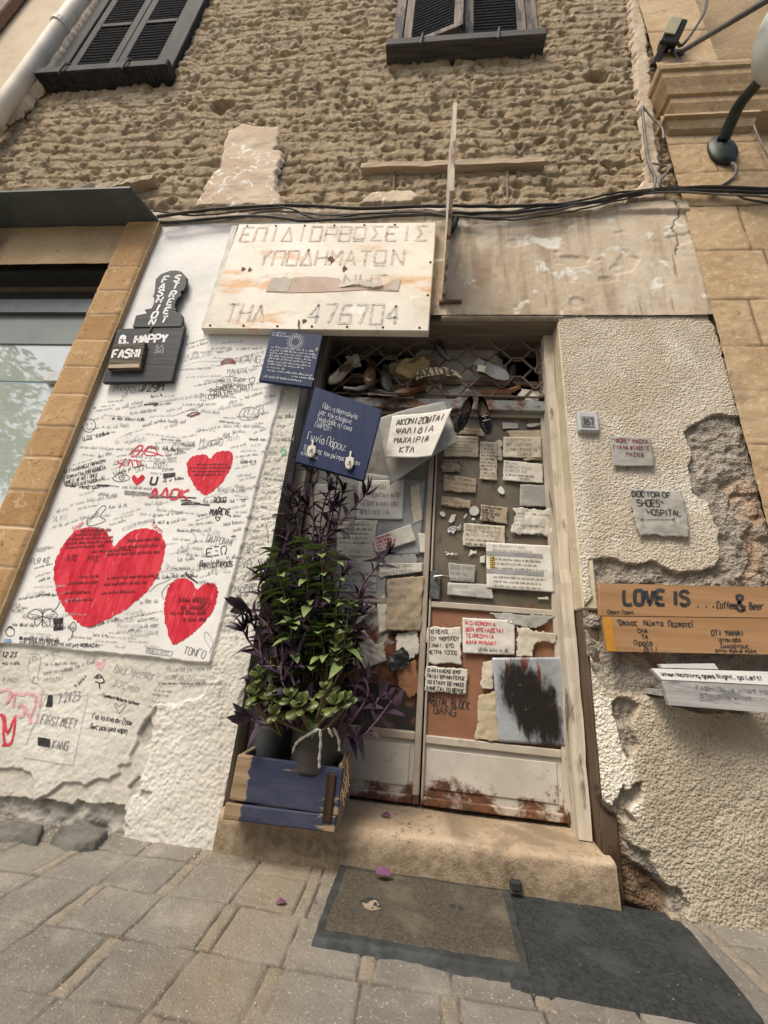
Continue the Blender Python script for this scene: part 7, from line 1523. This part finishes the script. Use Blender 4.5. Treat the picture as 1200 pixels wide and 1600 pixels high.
jade('jade plant with round green rosettes at the left of the bucket', [(P(440, 1150, -.05), P(a, b, y), s_) for a, b, y, s_ in ((405, 1065, -.15, .045), (400, 1090, -.15, .045), (425, 1055, -.14, .04), (395, 1072, -.14, .035), (425, 1095, -.16, .045), (398, 1100, -.15, .035))], 61)
jade('jade plant with reddish rosettes spilling over the bucket rim', [(P(490, 1150, -.08), P(a, b, y), s_) for a, b, y, s_ in ((470, 1112, -.2, .05), (455, 1100, -.19, .045), (525, 1108, -.18, .045), (510, 1088, -.17, .04), (540, 1102, -.15, .035), (530, 1012, -.12, .045), (542, 998, -.1, .04), (525, 1030, -.12, .04), (548, 1020, -.09, .035), (430, 1122, -.16, .035))], 63)
jade('dark jade rosettes deep among the stems behind the bucket', [(P(500, 1120, -.03), P(a, b, y), s_) for a, b, y, s_ in ((480, 1040, -.08, .045), (500, 1050, -.07, .04), (465, 1055, -.08, .04), (515, 1060, -.07, .04), (495, 1020, -.08, .04), (520, 1045, -.08, .04), (470, 1025, -.08, .04), (540, 1050, -.05, .04))], 65)
# roots hanging by the crate, a crumpled bit of foil
mb = MB()
random.seed(8)
for k in range(7):
    a = P(541 + random.uniform(-4, 5), 1185 + random.uniform(-10, 10), -.08); mb.tube([Vector(v) for v in cr([a, a + Vector((random.uniform(-.01, .02), -.02, -.05)), a + Vector((random.uniform(-.01, .03), -.03, -.09 - random.random() * .06))], 4)], .0016, 4)
tag(mb.build('hanging_roots', simple('dry_root', (.3, .2, .12)), None), 'dry brown roots hanging down beside the right end of the crate', 'roots', None, 'stuff')
# ================================================================ mats, fallen leaves, stones
def m_mat(name, a, b, c3, f=90):
    m = Mat(name, .95, spec=.1); c = m.mix(m.ramp(m.noise(f, 4), .35, .65), a, b); c = m.mix(m.ramp(m.noise(6, 5, seed=1), .5, .7), c, c3); c = m.mix(m.ramp(m.noise(f * 1.3, 2, seed=2), .70, .76), c, (.42, .4, .34)); m.col(c); m.bump(m.noise(f * 2, 3), .004); return m.m
def matsheet(name, poly, z, th, mat, parent=None, wav=.003, step=.005, keep=None, seed=1):
    xs = [p[0] for p in poly]; ys = [p[1] for p in poly]
    def sd(X, Y): return sdist(X + (fbm(X, Y, .05, 2, seed) - .5) * .008, Y + (fbm(X, Y, .05, 2, seed + 1) - .5) * .008, poly)
    def f(X, Y):
        e = sstep(-.007, .003, sd(X, Y)); return e * (z + th + (fbm(X, Y, .16, 3, seed + 2) - .4) * wav + (fbm(X, Y, .014, 2, seed + 3) - .5) * .003) - .006 * (1 - e), {}
    return sheet(name, min(xs) - .01, max(xs) + .01, min(ys) - .01, max(ys) + .01, step, f, mat, parent, keep=lambda X, Y: (sd(X, Y) > -.016) & (keep(X, Y) if keep else True), ground=True)
gp = lambda *p: [(G(a, b).x, G(a, b).y) for a, b in p]
RUN = gp((790, 1392), (860, 1402), (960, 1418), (1040, 1432), (1058, 1440), (1068, 1450), (1086, 1466), (1100, 1484), (1112, 1500), (1150, 1545), (1192, 1598), (1196, 1615), (1140, 1612), (1020, 1588), (930, 1572), (840, 1552), (800, 1540))
tag(matsheet('floor_runner', RUN, .003, .008, m_mat('charcoal_carpet', (.026, .028, .028), (.046, .049, .049), (.057, .06, .059)), wav=.005), 'charcoal grey carpet runner with a curved right end in front of the step', 'mat')
M0 = gp((530, 1361), (600, 1368), (700, 1382), (797, 1397), (832, 1537), (740, 1522), (600, 1497), (487, 1480))
inner_ = gp((538, 1370), (600, 1377), (700, 1391), (788, 1405), (814, 1522), (740, 1511), (600, 1486), (503, 1470))
hole = gp((562, 1424), (575, 1416), (590, 1420), (596, 1434), (582, 1440), (566, 1434))
DM = matsheet('doormat', M0, .012, .009, simple('black_rubber_rim', (.025, .028, .028), (.048, .053, .052), 20, .7, bump=.002), seed=5); tag(DM, 'brown doormat with a black rubber rim and a hole worn in it', 'mat')
matsheet('mat_pile', inner_, .0185, .005, m_mat('dirty_brown_pile', (.06, .053, .042), (.10, .088, .068), (.14, .12, .087), 110), DM, keep=lambda X, Y: sdist(X + (fbm(X, Y, .01, 2, 3) - .5) * .01, Y, hole) < .004, seed=6)
matsheet('bare_patch', hole, .019, .003, simple('bare_backing', (.33, .25, .18), (.26, .2, .14), 30), DM, seed=7)
mb = MB(); mb.box((-.02, -.012, 0), (.02, .012, .03), Matrix.Translation(G(806, 1392, .03)), .006); tag(mb.build('rubber_chunk', simple('rubber_bit', (.03, .03, .03))), 'small black rubber chunk standing behind the doormat corner', 'rubber piece')
for k, (a, b, z, L, lb, ang) in enumerate(((440, 1412, .006, .032, 'curled purple leaf lying on the paving left of the doormat', 20), (492, 1410, .006, .014, 'tiny purple leaf beside the doormat corner', 70), (600, 1368, .036, .06, 'broad purple leaf standing up between the doormat and the step', 5), (602, 1275, .152, .04, 'dried purple leaf on top of the doorstep', 160), (640, 1290, .150, .018, 'small brown leaf crumb at the doorstep edge', 40))):
    random.seed(k + 70); p = G(a, b, z); lv = Leaves(); d = Vector((math.cos(math.radians(ang)), math.sin(math.radians(ang)), .12 if k != 2 else .0)); lv.leaf(p - d * L * .5 + Vector((0, 0, .006)), d, Vector((0, -.5, 1)) if k != 2 else Vector((0, -.2, .35)), L, L * .5, .5, .35 if k != 2 else .1)
    o = lv.mb.build('fallen_leaf', m_leaf('fallen_purple', (.12, .045, .1), (.16, .06, .13), (.09, .04, .07)) if k < 4 else GSTEM, None, True); tag(o, lb, 'leaf', 'leaves fallen on the ground'); sm = o.modifiers.new('thick', 'SOLIDIFY'); sm.thickness = .0015
def rock(name, label, c, s, seed, mat, cat='stone'):
    import bmesh
    bm = bmesh.new(); bmesh.ops.create_icosphere(bm, subdivisions=4, radius=1)
    for v in bm.verts:
        d = 1 + (float(fbm(v.co.x * 1.3 + v.co.z, v.co.y * 1.3 - v.co.z, .9, 4, seed)) - .5) * .5; q = v.co * d
        for ax in range(3): q[ax] = math.copysign(min(abs(q[ax]), .78) , q[ax])
        v.co = Vector((q.x * s[0], q.y * s[1], q.z * s[2])) + Vector(c)
    me = bpy.data.meshes.new(name); bm.to_mesh(me); bm.free(); o = link(name, me, mat, None, True)
    return tag(o, label, cat)
DST = m_stone('dark_kerb_stone', .38)
kb = simple('kerb_stone', (.075, .072, .064), (.14, .135, .12), 9, .9, bump=.008, bscale=40)
def slab(name, label, q, h, seed):
    """a worn flat stone: outline on the ground, rounded top"""
    poly = gp(*q); xs = [p[0] for p in poly]; ys = [p[1] for p in poly]
    def f(X, Y):
        d = sdist(X + (fbm(X, Y, .06, 3, seed) - .5) * .02, Y + (fbm(X, Y, .06, 3, seed + 1) - .5) * .02, poly); return -.02 + (h + .02) * sstep(-.006, .012, d) + (fbm(X, Y, .05, 4, seed + 2) - .5) * .014, {}
    return tag(sheet(name, min(xs) - .02, max(xs) + .02, min(ys) - .02, max(ys) + .04, .006, f, kb, None, ground=True, keep=lambda X, Y: sdist(X, Y, poly) > -.02), label, 'stone')
slab('kerb_stone', 'dark flat stone at the foot of the wall, at the left edge of the photo', [(-60, 1318), (-50, 1288), (30, 1292), (70, 1300), (62, 1322), (10, 1318)], .024, 3)
slab('kerb_stone', 'dark flat stone at the foot of the wall, right of its broken neighbour', [(76, 1320), (88, 1300), (150, 1302), (172, 1308), (150, 1330), (110, 1334)], .028, 9)
rock('pebble', 'rounded tan pebble at the foot of the stucco beside the runner', G(1053, 1436, .008), (.022, .02, .018), 4, simple('tan_pebble', (.36, .3, .22), (.28, .23, .17), 30))
random.seed(77)
mb = MB()
for k in range(150):
    if k < 70: p = Vector((random.uniform(-1.35, -.66), random.uniform(-.06, .0), .002))
    elif k < 110: p = Vector((random.uniform(.75, 1.5), random.uniform(-.04, .0), .002))
    else: p = Vector((random.uniform(-1.2, .9), random.uniform(-.7, -.05), .003))
    s_ = random.uniform(.0015, .006) * (1 if k < 110 else .6); vs = [p + Vector((math.cos(a) * s_ * random.uniform(.6, 1.2), math.sin(a) * s_ * random.uniform(.6, 1.2), 0)) for a in [j * 1.2566 for j in range(5)]]
    mb.add(vs + [p + Vector((0, 0, s_ * random.uniform(.7, 1.2)))], [(j, (j + 1) % 5, 5) for j in range(5)])
tag(mb.build('wall_crumbs', simple('plaster_crumb', (.5, .46, .38), (.33, .29, .22), 60)), 'scattered crumbs of plaster and grit along the foot of the wall', 'grit', None, 'stuff')
# ================================================================ a street tree opposite, seen only mirrored in the shop glass

random.seed(99)
OB = empty('unseen_opposite_building', (0, -7.2, 0), 'grey green plastered house across the street, out of view, added to cut low sky light', 'building')  # unseen; added to block low sky light and darken the doorway
mb = MB(); mb.box((-3.2, -9, -.06), (9, -7.2, 6.2)); mb.build('wall', simple('grey_green_plaster', (.3, .32, .28), (.22, .24, .2), 2), OB)
mb = MB(); mb.box((-3.4, -9, 6.2), (9, -6.9, 6.4)); mb.build('roof_slab', simple('roof_edge', (.3, .28, .25)), OB)
TR = empty('street_tree', (-12.6, -6.6, 0), 'leafy tree across the street, mirrored in the shop glass', 'tree')
mb = MB(); mb.tube([(-12.6, -6.6, -.06), (-12.55, -6.6, 2), (-12.6, -6.5, 4.0), (-12.5, -6.5, 6.4)], [.14, .12, .10, .05], 10)
for k in range(6): mb.tube([(-12.58, -6.52, 3.6 + k * .4), (-12.58 + random.uniform(-1.6, 1.6), -6.5 + random.uniform(-.8, .8), 4.6 + k * .5)], [.05, .015], 6)
mb.build('trunk', simple('tree_bark', (.1, .075, .05)), TR)
lv = Leaves()
for k in range(2600):
    c = random.choice([(-12.6, -6.5, 5.8, 1.7), (-13.8, -6.4, 5, 1.5), (-11.7, -6.6, 5.0, 1.1), (-12.7, -6.5, 7.3, 1.3), (-14.2, -6.6, 6.6, 1.5), (-14.5, -6.6, 8.0, 1.4)]); d = rv(1).normalized() * random.random() ** .4 * c[3]
    lv.leaf(Vector(c[:3]) + d, rv(1), rv(1), random.uniform(.2, .34), random.uniform(.09, .15), .1, .2, 1, 3)
lv.mb.build('crown', GRN, TR)
for o in SC.objects:
    if '_w' in o: del o['_w']
